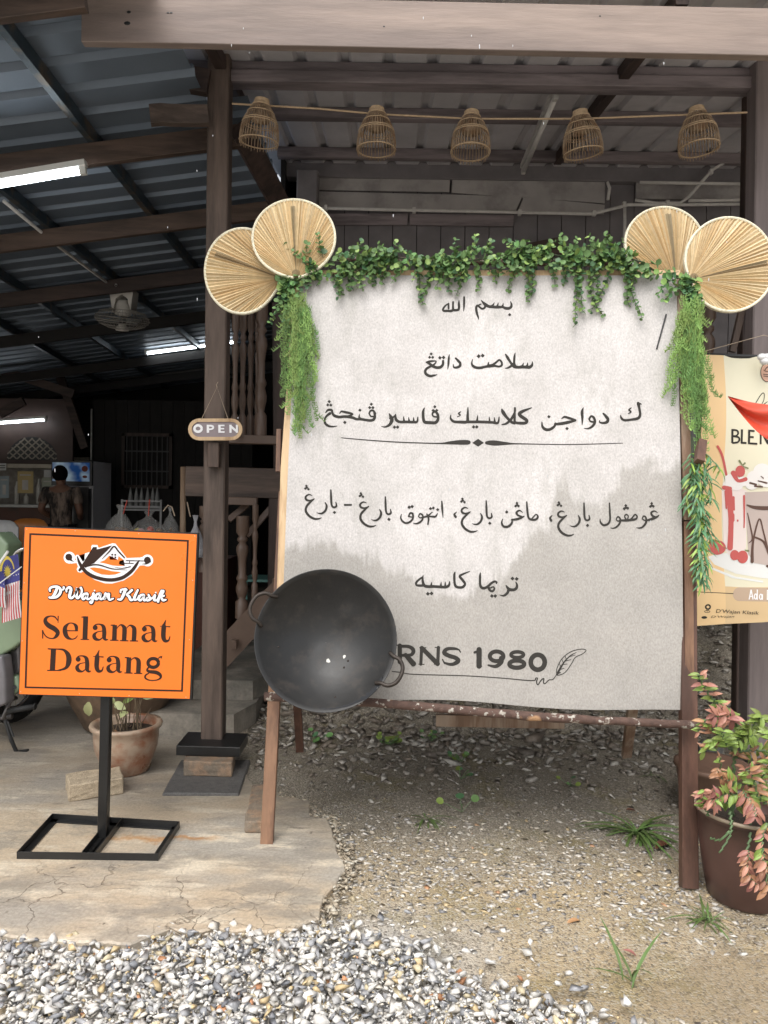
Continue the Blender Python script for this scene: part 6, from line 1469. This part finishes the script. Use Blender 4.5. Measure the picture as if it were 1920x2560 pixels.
I.parse('590,1060,10 640,1075,22 720,1080,26 800,1075,20;592,1110,6 612,1200,10 625,1280,10 600,1310,4;625,1430,22 630,1300,14 670,1150,10 700,1240,10 725,1340,14;640,1270,12 700,1300,14 740,1380,22;610,915,14 650,925,12;660,900,8 720,915,12;680,870,6 700,885,8;640,935,12 690,940,10;725,1460,16 760,1470,16')
I.done('chocolate_drizzle', vinyl('poster_choc',(0.1,0.05,0.035)), po)
I = Ink(Pg, 1640, 860, 2.632, .0032, cell=60)
I.parse('560,800,6 540,770,14;560,800,6 575,785,12;560,805,6 595,818,10;440,1335,4 458,1345,6;575,1355,6 600,1360,12'); I.done('strawberry_leaves', vinyl('poster_leaf',(0.2,0.22,0.1)), po)
I = Ink(Pg, 1640, 860, 2.632, .0011, cell=60)
I.parse('497,560,14 495,652,14;492,566,12 525,570,12 534,588,12 522,604,10 495,606,10;495,609,10 534,614,12 541,632,12 528,648,12 495,652,12;559,563,14 556,655,14;552,650,13 588,653,13;607,565,14 604,660,14;600,570,12 642,574,12;600,612,12 636,614,12;600,654,12 660,658,12;684,566,13 682,660,13;684,570,14 730,655,14;735,566,13 733,660,13', rnd=False)
I.parse('645,400,5 690,330,5 708,330,5 705,370,5 690,405,5 730,380,5')
I.parse('260,1630,5 505,1641,5'); I.done('lettering', M_['ink'], po, label='dark capitals BLEN and a thin script stroke')
I = Ink(Pg, 1640, 860, 2.632, .0011, cell=60)
I.disc(545,1645,44,46,20); I.poly([(545,1600),(1000,1612),(1000,1700),(545,1690)]); I.done('pill_label', vinyl('poster_taupe',(0.5,0.37,0.27)), po)
I = Ink(Pg, 1640, 860, 2.632, .0019, cell=60)
I.parse('608,1680,7 620,1615,8;620,1615,8 634,1680,7;612,1660,6 630,1660,6;O650,1660 8 17 7;661,1614,7 661,1682,7;O684,1662 8 17 7;695,1645,7 695,1682,7;728,1616,7 728,1682,7;728,1618,6 748,1630,7 748,1670,7 728,1680,6', rnd=False); I.done('lettering', M_['whiteink'], po, label='white letters Ada D on the rounded label')
I = Ink(Pg, 1640, 860, 2.632, .0011, cell=60)
I.disc(727,188,42,62,24); I.done('round_badge', vinyl('poster_badge',(0.62,0.37,0.27)), po)
I = Ink(Pg, 1640, 860, 2.632, .0018, cell=60)
I.parse('O727,188 42 62 4;704,172,4 716,180,4 745,182,4;712,172,4 730,152,5 748,170,4;700,200,4 750,206,4;702,212,4 748,218,4'); I.done('badge_print', M_['ink'], po)
# small address line and pin
I = Ink(Pg, 1700, 1500, 7.54, .0011, cell=60)
I.parse('O523,130 42 40 30;492,160,12 513,215,4;555,160,12 513,215,4;O511,217 52 18 10', rnd=False)
I.parse('682,180,14 672,240,14;680,184,12 720,185,12 738,205,14 725,235,12 672,240,12;765,182,10 756,200,6;785,190,14 790,245,14;790,245,12 822,195,10;822,195,12 826,248,14;826,248,12 865,195,12;O895,228 18 20 12;918,208,13 912,250,13;945,208,13 935,262,12 920,270,10;948,185,12 949,187,12;O982,236 18 20 12;1004,216,13 999,258,13;1035,216,13 1030,262,13;1037,225,10 1060,220,12 1068,235,12 1064,264,12;1115,212,10 1095,240,10;1110,205,13 1100,262,13', rnd=False) if False else None
def fonttext(txt, fn, px, py, h, slant, matl, parent, name, slope=0.0, width=None):
    cu = bpy.data.curves.new('txt', 'FONT'); cu.body = txt; cu.size = 1; ob = bpy.data.objects.new('txt', cu); COL.objects.link(ob)
    me = bpy.data.meshes.new_from_object(ob.evaluated_get(bpy.context.evaluated_depsgraph_get())); bpy.data.objects.remove(ob); bpy.data.curves.remove(cu)
    mx = max(v.co.x for v in me.vertices); s = (width/mx) if width else h
    for v in me.vertices:
        x = v.co.x*s + slant*v.co.y*h; y = v.co.y*h; v.co = fn(px+x, py-y+slope*v.co.x*s, .0032)
    me.materials.append(matl); me.name = name; return link(name, me, parent)
fonttext("D'Wajan Klasik", Pg, 1788, 1531, 12.5, .18, M_['ink'], po, 'lettering', .05, 108)
fonttext("D'Wajan", Pg, 1776, 1544, 7, .6, M_['ink'], po, 'lettering', -.01, 58)
I.disc(520-60,330,55,26); I.done('pin_symbol', M_['ink'], po)
mb = MB(); mb.tube([P(1738,888,PY+.01), P(2090,899,PY+.01)], .012, 8); mb.build('top_rod', M_['black'], po)
mb = MB(); mb.tube([P(1740,884,PY), P(1909,838,PY), P(2000,860,PY)], .0016, 5); mb.build('cord', M_['cord'], po)
rd = MB(); n = 24; vs = []
for j in range(n+1):
    u = j/n; x = 1820 + 180*u; yt = 990 + 22*math.sin(min(1,u*1.6)*1.5); yb = 993 + 118*math.sin(min(1,u*1.35)*1.5)
    vs += [P(x, yt+(yb-yt)*k/12, 3.3 + .018*math.sin(k*.75+u*5) - .03*u) for k in range(13)]
rd.add(vs, [(j*13+k, j*13+13+k, j*13+14+k, j*13+k+1) for j in range(n) for k in range(12)])
tag(rd.build('red_cloth', mat('red_nylon',(0.62,0.07,0.035),.45,var=.08,scale=4,bump=.1), smooth=True), 'bright red triangular cloth corner hanging in front of the milkshake poster', 'cloth')
mb = MB(); 
for k in range(5): mb.sphere(P(1905+k*6, 893+(k%2)*10, 3.55), .018, 8, 6, sx=1.3)
tag(mb.build('white_bag_knot', mat('thin_white_plastic',(0.7,0.7,0.7),.3,var=.1,scale=30,bump=.5), smooth=True), 'knotted white plastic at the top right corner of the poster', 'plastic bag')

# ================================================================ MOTOR SCOOTER (left edge)
sc_ = thing('parked_motorbike', 'green motorbike on its side stand cut by the left photo edge', 'motorbike', (-2.35,4.5,0))
mg = mat('sage_green_paint', (0.24,0.32,0.2), .25, var=.05, bump=0, coat=.5); chrome = mat('chrome', (0.6,0.58,0.55), .18, metal=.95, var=.2, scale=30, bump=.2); rub = mat('rubber', (0.015,0.015,0.015), .7); engm = mat('engine_grey',(0.16,0.15,0.15),.35,metal=.6,var=.3,scale=20,bump=.4)
mb = MB(); c = P(20,1735,4.75); RX = Matrix.Rotation(R(90),3,'X') @ Matrix.Rotation(R(20),3,'Y'); RX = Matrix.Rotation(R(75),3,'Z') @ Matrix.Rotation(R(90),3,'X')
wc2 = Vector((P(30,1700,4.9).x, 4.95, .29)); mb.ring(wc2, .235, .05, 40, 10, RX); wh = mb.build('tyre', rub, sc_, smooth=True)
mb = MB(); mb.ring(wc2, .19, .014, 32, 6, RX); mb.build('rim', chrome, sc_, smooth=True)
mb = MB()
for k in range(12): a = 2*math.pi*k/12; mb.tube([wc2, wc2 + RX@Vector((.19*math.cos(a), .19*math.sin(a), 0))], .003, 4)
mb.build('spokes', chrome, sc_)
def blob(name, pts_px, Y, th, matl):
    mb = MB(); ps = [P(x,y,Y) for x,y in pts_px]; bm = bmesh.new(); a = [bm.verts.new(p) for p in ps]; b = [bm.verts.new(p+Vector((.02,th,0))) for p in ps]; n = len(ps)
    bm.faces.new(a); bm.faces.new(b[::-1])
    for i in range(n): bm.faces.new((a[i], b[i], b[(i+1)%n], a[(i+1)%n]))
    bmesh.ops.recalc_face_normals(bm, faces=bm.faces); bmesh.ops.bevel(bm, geom=bm.edges[:], offset=.018, segments=3, affect='EDGES', profile=.6)
    me = bpy.data.meshes.new(name); bm.to_mesh(me); bm.free(); me.polygons.foreach_set('use_smooth',[True]*len(me.polygons)); me.materials.append(matl); return link(name, me, sc_)
blob('leg_shield', [(-160,1500),(-20,1520),(52,1500),(60,1600),(30,1622),(0,1640),(-160,1700)], 4.38, .2, mg)
blob('side_cover', [(-150,1705),(5,1690),(42,1690),(50,1722),(30,1740),(-10,1745),(-150,1760)], 4.42, .12, mg)
blob('engine', [(8,1640),(48,1612),(52,1680),(20,1700),(-60,1720),(-80,1640)], 4.46, .2, engm)
blob('exhaust_cover', [(-90,1640),(5,1640),(12,1690),(14,1760),(-20,1775),(-90,1770)], 4.34, .08, mat('grey_cover',(0.2,0.19,0.2),.4,metal=.3))
blob('headset', [(-60,1340),(-8,1330),(20,1360),(10,1430),(-60,1450)], 4.45, .15, mg)
mb = MB(); mb.tube(cr3([P(28,1420,4.4),P(38,1385,4.4),P(60,1372,4.4),P(85,1380,4.45),P(80,1420,4.5)]), .012, 8); mb.tube([P(35,1405,4.4),P(-20,1440,4.4)], .011, 8); mb.build('handlebar', chrome, sc_, smooth=True)
mb = MB(); mb.tube([P(20,1778,4.4),P(88,1766,4.4)], .017, 12); mb.ring(P(88,1766,4.4), .017, .004, 14, 5, Matrix.Rotation(R(90),3,'Y')); mb.build('foot_peg', rub, sc_, smooth=True)
mb = MB(); mb.tube([P(14,1800,4.42),P(28,1850,4.4),P(42,1882,4.4)], [.014,.012,.011], 8); mb.tube([P(20,1804,4.38),P(34,1842,4.37)], .006, 6); f = P(42,1880,4.4); mb.beam(f, P(70,1876,4.4), .025, .012); mb.build('side_stand', M_['black'], sc_, smooth=False)
mb = MB(); mb.tube([P(-40,1780,4.5),P(8,1795,4.45),P(26,1750,4.45),P(40,1745,4.5)], .014, 8); mb.tube([P(-60,1800,4.6),P(30,1790,4.6)], .02, 8); mb.build('frame_tube', engm, sc_, smooth=True)
for x,y in ((22,1728),(36,1718)):
    mb = MB(); mb.tube([P(x,y,4.405),P(x,y,4.42)], .012, 12); mb.build('bolt_hole', M_['black'], sc_)
# small national flags: blue canton with crescent and star, red and white stripes
def flag(o, ux, vy, label, tilt, w_=0.14, h_=0.2, nstr=8, canton=.42):
    t = thing('hand_flag', label, 'flag', o, 'small striped flags on the motorbike'); o = Vector(o); U = Vector(ux).normalized(); V = Vector(vy).normalized(); Nn = U.cross(V).normalized()
    if Nn.y > 0: Nn = -Nn
    def F(u, v, z=0): return o + U*(u*w_) + V*(v*h_) + Nn*(.006*math.sin(v*7+u*3)+z)
    def patch(mb, u0,u1,v0,v1,z=0,n=8):
        for i in range(n):
            for j in range(n):
                a=u0+(u1-u0)*i/n; b=u0+(u1-u0)*(i+1)/n; c_=v0+(v1-v0)*j/n; d=v0+(v1-v0)*(j+1)/n; mb.add([F(a,c_,z),F(b,c_,z),F(b,d,z),F(a,d,z)],[(0,1,2,3)])
    mw = bpy.data.materials.get('flag_white') or mat('flag_white',(0.7,0.68,0.68),.6,bump=0); mr2 = bpy.data.materials.get('flag_red') or mat('flag_red',(0.5,0.06,0.06),.6,bump=0)
    mbl = bpy.data.materials.get('flag_blue') or mat('flag_blue',(0.05,0.05,0.22),.6,bump=0); my = bpy.data.materials.get('flag_yellow') or mat('flag_yellow',(0.65,0.5,0.08),.6,bump=0)
    mb = MB(); patch(mb,0,1,0,1); mb.build('flag_cloth', mw, t, smooth=True)
    mb = MB()
    for k in range(nstr): patch(mb, (k+.0)/nstr, (k+.5)/nstr, canton, 1, .0006)
    mb.build('red_stripes', mr2, t, smooth=True)
    mb = MB(); patch(mb, 0, 1, 0, canton, .0008); mb.build('blue_canton', mbl, t, smooth=True)
    mb = MB(); cu, cv = .42, canton*.55
    pts = []
    for k in range(28): a = 2*math.pi*k/28; r = .10 if k%2 else .2; pts.append(F(cu+r*math.cos(a), cv+r*.62*math.sin(a), .0016))
    mb.add([F(cu,cv,.0016)]+pts, [(0,k+1,(k+1)%28+1) for k in range(28)])
    for k in range(12):
        def cp(a, r, ox=0): return F(cu-.02+ox+r*math.cos(a), cv-.03+r*.62*math.sin(a), .0016)
        a0 = math.pi*1.02+ (k/12)*math.pi*1.0; a1 = math.pi*1.02+((k+1)/12)*math.pi*1.0; mb.add([cp(a0,.36),cp(a1,.36),cp(a1,.27,.04),cp(a0,.27,.04)],[(0,1,2,3)])
    mb.build('crescent_and_star', my, t)
    return t
f0 = P(22,1386,4.25); flag(f0, P(52,1448,4.2)-P(22,1475,4.25)+Vector((0,0,.02)), P(5,1540,4.2)-P(22,1386,4.25), 'small striped flag hanging upright behind the sign edge over the motorbike', 0, .125, .37) if False else None
def flag_px(tl, tr, bl, Y, label):
    a = P(*tl,Y); b = P(*tr,Y-.02); c_ = P(*bl,Y-.02); flag(a, b-a, c_-a, label, 0, (b-a).length, (c_-a).length)
flag_px((8,1392),(52,1440),(-22,1560) if False else (-6,1500), 4.2, 'small flag with yellow crescent hanging just left of the orange sign') if False else None
# flag A: canton uppermost, stripes running down to the left
a = P(20,1386,4.22); b = P(58,1452,4.22)
flag(P(-2,1400,4.22), P(54,1440,4.2)-P(16,1452,4.22)+Vector((.0,0,.0)), P(12,1545,4.2)-P(4,1392,4.22), 'small flag with yellow crescent hanging just left of the orange sign', 0, .125, .35)
flag(P(-48,1415,4.16), Vector((1,.1,-.35)), Vector((.05,0,-1)), 'folded small striped flag in front at the very left photo edge', 0, .13, .19)
for i,(p0,p1,r,l) in enumerate(((P(-30,1480,4.12),P(54,1417,4.12),.003,'thin white flag stick crossing the left flags'),(P(-30,1450,4.14),P(20,1378,4.14),.008,'thick white flag holder tube slanting behind the left flags'))):
    mb = MB(); mb.tube([p0,p1], r, 8); tag(mb.build('flag_stick', M_['white']), l, 'flag stick')

# ================================================================ PERSON in the hall (back view)
def skin_body(name, joints, edges, radii, matl, sub=2, parent=None):
    me = bpy.data.meshes.new(name); me.from_pydata(joints, edges, []); o = link(name, me, parent)
    o.modifiers.new('skin','SKIN'); 
    sv = me.skin_vertices[0].data if me.skin_vertices else None
    if sv is None:
        bm = bmesh.new(); bm.from_mesh(me); bm.verts.layers.skin.verify(); bm.to_mesh(me); bm.free(); sv = me.skin_vertices[0].data
    for i, r in enumerate(radii): sv[i].radius = r if isinstance(r, tuple) else (r, r)
    sv[0].use_root = True
    s = o.modifiers.new('sub','SUBSURF'); s.levels = sub; s.render_levels = sub; me.materials.append(matl)
    dg = bpy.context.evaluated_depsgraph_get(); ev = o.evaluated_get(dg); m2 = bpy.data.meshes.new_from_object(ev); o.modifiers.clear(); o.data = m2; m2.polygons.foreach_set('use_smooth',[True]*len(m2.polygons)); m2.name = name
    return o
pc0 = P(152,1400,10.5); px0 = pc0.x; fz = 0.1
pr = thing('person', 'person in a dark patterned shirt seen from behind, standing at the fridge', 'person', (px0,10.5,fz))
H = P(152,1166,10.5).z - fz
def J(x,y,z): return (px0+x, 10.5+y, fz + z*H)
js = [J(0,0,.53),J(0,0,.62),J(0,0,.72),J(0,0,.81),J(0,0,.855),J(-.01,-.0,.895),J(-.015,.01,.94),
      J(-.1,0,.5),J(-.11,0,.28),J(-.11,.02,.05),J(-.11,.12,.02), J(.1,0,.5),J(.11,0,.28),J(.11,.02,.05),J(.11,.12,.02),
      J(-.2,0,.805),J(-.27,-.03,.66),J(-.2,.18,.6),J(-.14,.26,.61), J(.2,0,.805),J(.27,-.03,.65),J(.2,.18,.6),J(.14,.26,.61)]
es = [(0,1),(1,2),(2,3),(3,4),(4,5),(5,6),(0,7),(7,8),(8,9),(9,10),(0,11),(11,12),(12,13),(13,14),(3,15),(15,16),(16,17),(17,18),(3,19),(19,20),(20,21),(21,22)]
rd_ = [(.15,.1),(.135,.09),(.15,.1),(.13,.09),.055,(.075,.085),(.082,.095),.09,.06,.042,.035,.09,.06,.042,.035,.065,.05,.036,.03,.065,.05,.036,.03]
skin_body('body', js, es, rd_, mat('skin_tone',(0.22,0.11,0.07),.55,bump=0), parent=pr)
shirt = mat('patterned_shirt', (0.025,0.02,0.018), .8, var=.2, scale=5, bump=0, col2=(0.3,0.22,0.17), c2amt=.45, c2scale=7, c2stretch=(1,1,.3))
skin_body('shirt', [js[0],js[1],js[2],js[3],J(-.2,0,.81),J(-.26,-.025,.7),J(.2,0,.81),J(.26,-.025,.7),J(0,0,.5)], [(0,1),(1,2),(2,3),(3,4),(4,5),(3,6),(6,7),(0,8)], [(.165,.115),(.155,.11),(.17,.12),(.15,.105),(.085,.085),(.07,.07),(.085,.085),(.07,.07),(.165,.115)], shirt, parent=pr)
skin_body('trousers', [J(0,0,.52),js[7],js[8],J(-.11,.01,.08),js[11],js[12],J(.11,.01,.08)], [(0,1),(1,2),(2,3),(0,4),(4,5),(5,6)], [(.15,.11),.1,.075,.06,.1,.075,.06], mat('dark_trousers',(0.02,0.02,0.025),.8,bump=0), parent=pr)
mb = MB(); mb.sphere(J(-.012,-.015,.945), .115, 16, 10, sx=.88, sy=.98, sz=1.02); mb.build('hair', mat('black_hair',(0.008,0.007,0.006),.9,spec=.05,bump=.3,scale=60), pr, smooth=True)
mb = MB(); mb.sphere(J(-.115,.01,.915), .025, 8, 6, sx=.4); mb.build('ear', bpy.data.materials['skin_tone'], pr, smooth=True)

# ================================================================ ODDS AND ENDS in the hall
mb = MB(); mb.tube([Vector((P(458,1745,5.7).x,5.7,0.0)), P(458,1500,5.7), P(457,1335,5.7), P(458,1167,5.7)], [.022,.022,.022,.021], 14); mb.ring(P(458,1180,5.7), .022, .0015, 14, 4); mb.ring(P(458,1200,5.7), .022, .0015, 14, 4)
tag(mb.build('bamboo_pole', mat('pale_bamboo',(0.5,0.37,0.24),.55,var=.3,scale=15,stretch=(1,1,.2),bump=.3,col2=(0.3,0.2,0.13)), smooth=True), 'pale bamboo pole standing upright behind the top right corner of the orange sign', 'pole')
tb = thing('red_table', 'low table with a red cover behind the orange sign', 'table', P(370,1500,5.6)); a = P(262,1345,5.5); b = P(445,1345,5.5)
mb = MB(); mb.box((a.x,5.4,a.z-.03),(b.x,6.1,a.z)); mb.build('table_top', mat('red_cover',(0.3,0.03,0.03),.5), tb)
for x in (a.x+.04,b.x-.04):
    for y in (5.45,6.05): mb = MB(); mb.box((x-.02,y-.02,0),(x+.02,y+.02,a.z-.03)); mb.build('leg', M_['dkz'], tb)
plas = mat('clear_plastic_bag', (0.5,0.49,0.47), .12, var=.1, scale=20, bump=1.0, bscale=14, bdist=.03, alpha=.2, spec=.9)
def bag(px, py0, py1, wpx, Y, label, matl, fill=None, knot=True):
    c = P(px, py1, Y); h = P(px,py0,Y).z - c.z; r = wpx/2/FPX*Y; t = thing('plastic_bag', label, 'plastic bag', c); mb = MB(); n = 20; prof = [(0.02,0),(.95,.02),(1,.2),(.85,.4),(.5,.62),(.2,.75),(.13,.85),(.3,1)]; vs = []
    for rr, z in prof:
        for k in range(n):
            a = 2*math.pi*k/n; q = rr*r*(1+.25*mnoise.noise(Vector((math.cos(a)*2+px, math.sin(a)*2, z*4)))); vs.append(c + Vector((q*math.cos(a), q*.7*math.sin(a), z*h)))
    mb.add(vs, [(i*n+k, i*n+(k+1)%n, i*n+n+(k+1)%n, i*n+n+k) for i in range(len(prof)-1) for k in range(n)]); mb.build('bag_film', matl, t, smooth=True)
    if fill:
        for j in range(9):
            mb = MB(); mb.sphere(c + Vector((random.uniform(-.6,.6)*r, random.uniform(-.3,.3)*r, h*random.uniform(.06,.3))), r*.2, 8, 6); mb.build('packet', random.choice(fill), t, smooth=True)
fm = [mat('packet_red',(0.4,0.04,0.02),.4), mat('packet_yellow',(0.45,0.33,0.05),.4), mat('packet_pink',(0.45,0.25,0.25),.4), mat('packet_brown',(0.16,0.1,0.06),.5)]
bag(300,1262,1345,75,5.3,'tall peaked clear plastic bag beside the fridge, leftmost on the table',plas,fm[3:])
bag(372,1278,1345,100,5.3,'wide clear bag of red and yellow packets in the middle of the table',plas,fm)
bag(425,1268,1345,45,5.35,'narrow clear bag with a looped handle left of the bamboo pole',plas,fm[3:])
bag(488,1288,1395,48,4.9,'grey white plastic bag hanging between the bamboo pole and brown post',mat('white_carrier_bag',(0.3,0.3,0.32),.4,var=.15,scale=20,bump=.8,bdist=.02))
for i,(pts) in enumerate(([(318,1250),(308,1285)],[(374,1248),(371,1290)],[(408,1278),(420,1263),(430,1268),(437,1290)],[(468,1255),(476,1292)])):
    mb = MB(); mb.tube([P(x,y,5.25) for x,y in pts], .004, 5); tag(mb.build('bag_tie', fm[0] if i < 2 else M_['cord']), ('red string rising from the leftmost clear bag','red ribbon hanging above the wide clear bag','pale looped bag handle left of the bamboo pole','pale string between the bamboo pole and the brown post')[i], 'string')
def chair(px, py, Y, matl, label):
    c = P(px,py,Y); t = thing('plastic_chair', label, 'chair', (c.x,Y,0.0)); w_ = .2
    mb = MB(); n = 8; vs = []
    for j in range(5):
        z = c.z - .36 + .36*j/4
        for i in range(n+1):
            u = i/n*2-1; zz = z - (.07*u**4 if j == 4 else 0); vs.append(Vector((c.x+u*w_, Y + .04*u*u*-1, zz)))
    mb.add(vs,[(j*(n+1)+i,j*(n+1)+i+1,(j+1)*(n+1)+i+1,(j+1)*(n+1)+i) for j in range(4) for i in range(n)]); o = mb.build('backrest', matl, t, smooth=True); md = o.modifiers.new('th','SOLIDIFY'); md.thickness = .012
    mb = MB(); mb.box((c.x-w_,Y,.43),(c.x+w_,Y+.4,.46)); mb.build('seat', matl, t)
    for x in (-w_+.02,w_-.02):
        for y in (.02,.38): mb = MB(); mb.box((c.x+x-.015,Y+y-.015,0),(c.x+x+.015,Y+y+.015,.43)); mb.build('leg', matl, t)
chair(76,1296,8.2,mat('orange_plastic',(0.42,0.15,0.03),.4,bump=0),'orange plastic chair back just above the top left of the orange sign')
chair(0,1300,7.6,mat('white_plastic',(0.5,0.5,0.5),.4,bump=0),'white plastic chair back at the left photo edge above the flags')
t = thing('dining_table', 'orange brown table top behind the orange sign corner', 'table', P(40,1330,8.6)); a = P(-60,1322,8.6); b = P(120,1322,8.6)
mb = MB(); mb.box((a.x,8.6,a.z-.03),(b.x,9.4,a.z)); mb.build('table_top', mat('varnished_top',(0.26,0.11,0.04),.3), t)
for x in (a.x+.05,b.x-.05): mb = MB(); mb.box((x-.025,8.65,0),(x+.025,8.7,a.z-.03)); mb.build('leg', M_['dkz'], t)
# dark storage things behind the stair gap
mb = MB(); a = P(465,1400,6.6); mb.box((a.x-.2,6.6,0),(a.x+.35,7.1,.95)); tag(mb.build('cupboard', mat('reddish_cupboard',(0.12,0.04,0.025),.5)), 'dark reddish cupboard in shadow left of the brown post', 'cupboard')
mb = MB(); a = P(640,1452,6.2); mb.box((a.x-.12,6.2,a.z-.01),(a.x+.3,6.6,a.z+.01)); mb.tube([a+Vector((-.08,.02,0)), a+Vector((-.08,.02,-.9))],.01,6); mb.tube([a+Vector((.2,.02,0)), a+Vector((.2,.02,-.9))],.01,6)
tag(mb.build('small_table', mat('teal_top',(0.1,0.25,0.22),.4)), 'small table with a pale teal top glimpsed through the staircase balusters', 'table')

# ================================================================ WEEDS AND LEAVES
GB = blade_mesh('grass_blade', M_['grass'], 1, .035, .9, n=5)
def tuft(px, py, n, L0, L1, label, spread=1.0, zz=None):
    p = G(px,py,-.04); p.z = gh(p.x,p.y); t = thing('grass_tuft', label, 'grass tuft', p); its = []
    for k in range(n):
        a = random.random()*6.28; el = random.uniform(.25,1.2); d = Vector((math.cos(a)*spread, math.sin(a)*spread, el)); L_ = random.uniform(L0,L1)
        its.append((frame(p+Vector((random.uniform(-.02,.02),random.uniform(-.02,.02),0)), d, Vector((0,0,1)), L_), GB, L_))
    place_leaves(t, its, pname='blade')
random.seed(77)
tuft(1590,2085,46,.12,.24,'wide arching grass tuft on the gravel left of the right easel leg')
tuft(1768,2290,30,.05,.13,'small bright grass tuft in front of the dark red pot',.8)
tuft(1575,2440,5,.10,.17,'few upright yellow green blades in the puddle',.25)
tuft(1070,2058,16,.06,.12,'thin sparse grass tuft on the soil below the middle of the board')
tuft(1640,1955,8,.06,.1,'tiny grass clump by the rear right easel leg')
RLm = {k: round_leaf_mesh('weed_leaf_'+k, M_[k], 1, .2) for k in ('lgreen','euc3','euc')}
def weed(px, py, n, s, label):
    p = G(px,py,-.03); p.z = gh(p.x,p.y)+.005; t = thing('weed', label, 'weed', p); its = []; mb = MB()
    for k in range(n):
        a = random.random()*6.28; q = p + Vector((math.cos(a)*random.random()*s*2.2, math.sin(a)*random.random()*s*2.2, random.uniform(.01,.05))); mb.tube([p,q], .0015, 4)
        its.append((frame(q, Vector((math.cos(a),math.sin(a),.3)), Vector((random.uniform(-.5,.5),-.5,1)), s*random.uniform(.3,.6)), RLm[random.choice(('lgreen','euc3','euc'))], s))
    mb.build('stems', M_['stem'], t); place_leaves(t, its)
weed(975,1875,18,.04,'low leafy weed clump behind the board near the wok bottom')
weed(782,1870,7,.045,'weed with broad yellowed leaf by the left rear easel leg')
weed(1155,1915,9,.03,'small round leafed weed left of centre under the board')
weed(1150,1960,7,.028,'small bright weed nearer the front under the board')
weed(1080,1860,10,.035,'flat weed patch on the rubble right of the larger weed clump')
weed(1155,2035,4,.045,'single heart shaped green leaf standing on the soil')
weed(1425,1970,7,.028,'tiny yellowish weed below the right half of the board')
for (px,py,s,k,lab) in ((1640,2120,.11,'dry','large curled brown leaf on the ground by the grass tuft'),(1450,2293,.06,'lorange','small orange piece lying in the shallow puddle'),(1565,2030,.05,'dry','rusty dead leaf above the wide grass tuft'),(1590,2375,.045,'lpink','small reddish leaf beside the blades in the puddle')):
    p = G(px,py,-.03); p.z = gh(p.x,p.y)+.012 if py != 2293 else -.045
    o = bpy.data.objects.new('fallen_leaf', LM[k]); COL.objects.link(o); o.matrix_basis = frame(p, Vector((random.uniform(-1,1),random.uniform(-.4,.4),.15)), Vector((0,0,1)), s); tag(o, lab, 'leaf')
# falling rain drops
random.seed(3); mb = MB()
for k in range(30):
    px = random.uniform(60,1880); py = random.uniform(30,1350); Y = random.uniform(1.6,3.0); p = P(px,py,Y)
    mb.sphere(p, .0013, 6, 4, sz=random.uniform(2.0,4.5))
setting(mb.build('rain_drops', mat('rain_water',(0.8,0.82,0.85),.05,bump=0,alpha=.6), smooth=True), 'stuff')
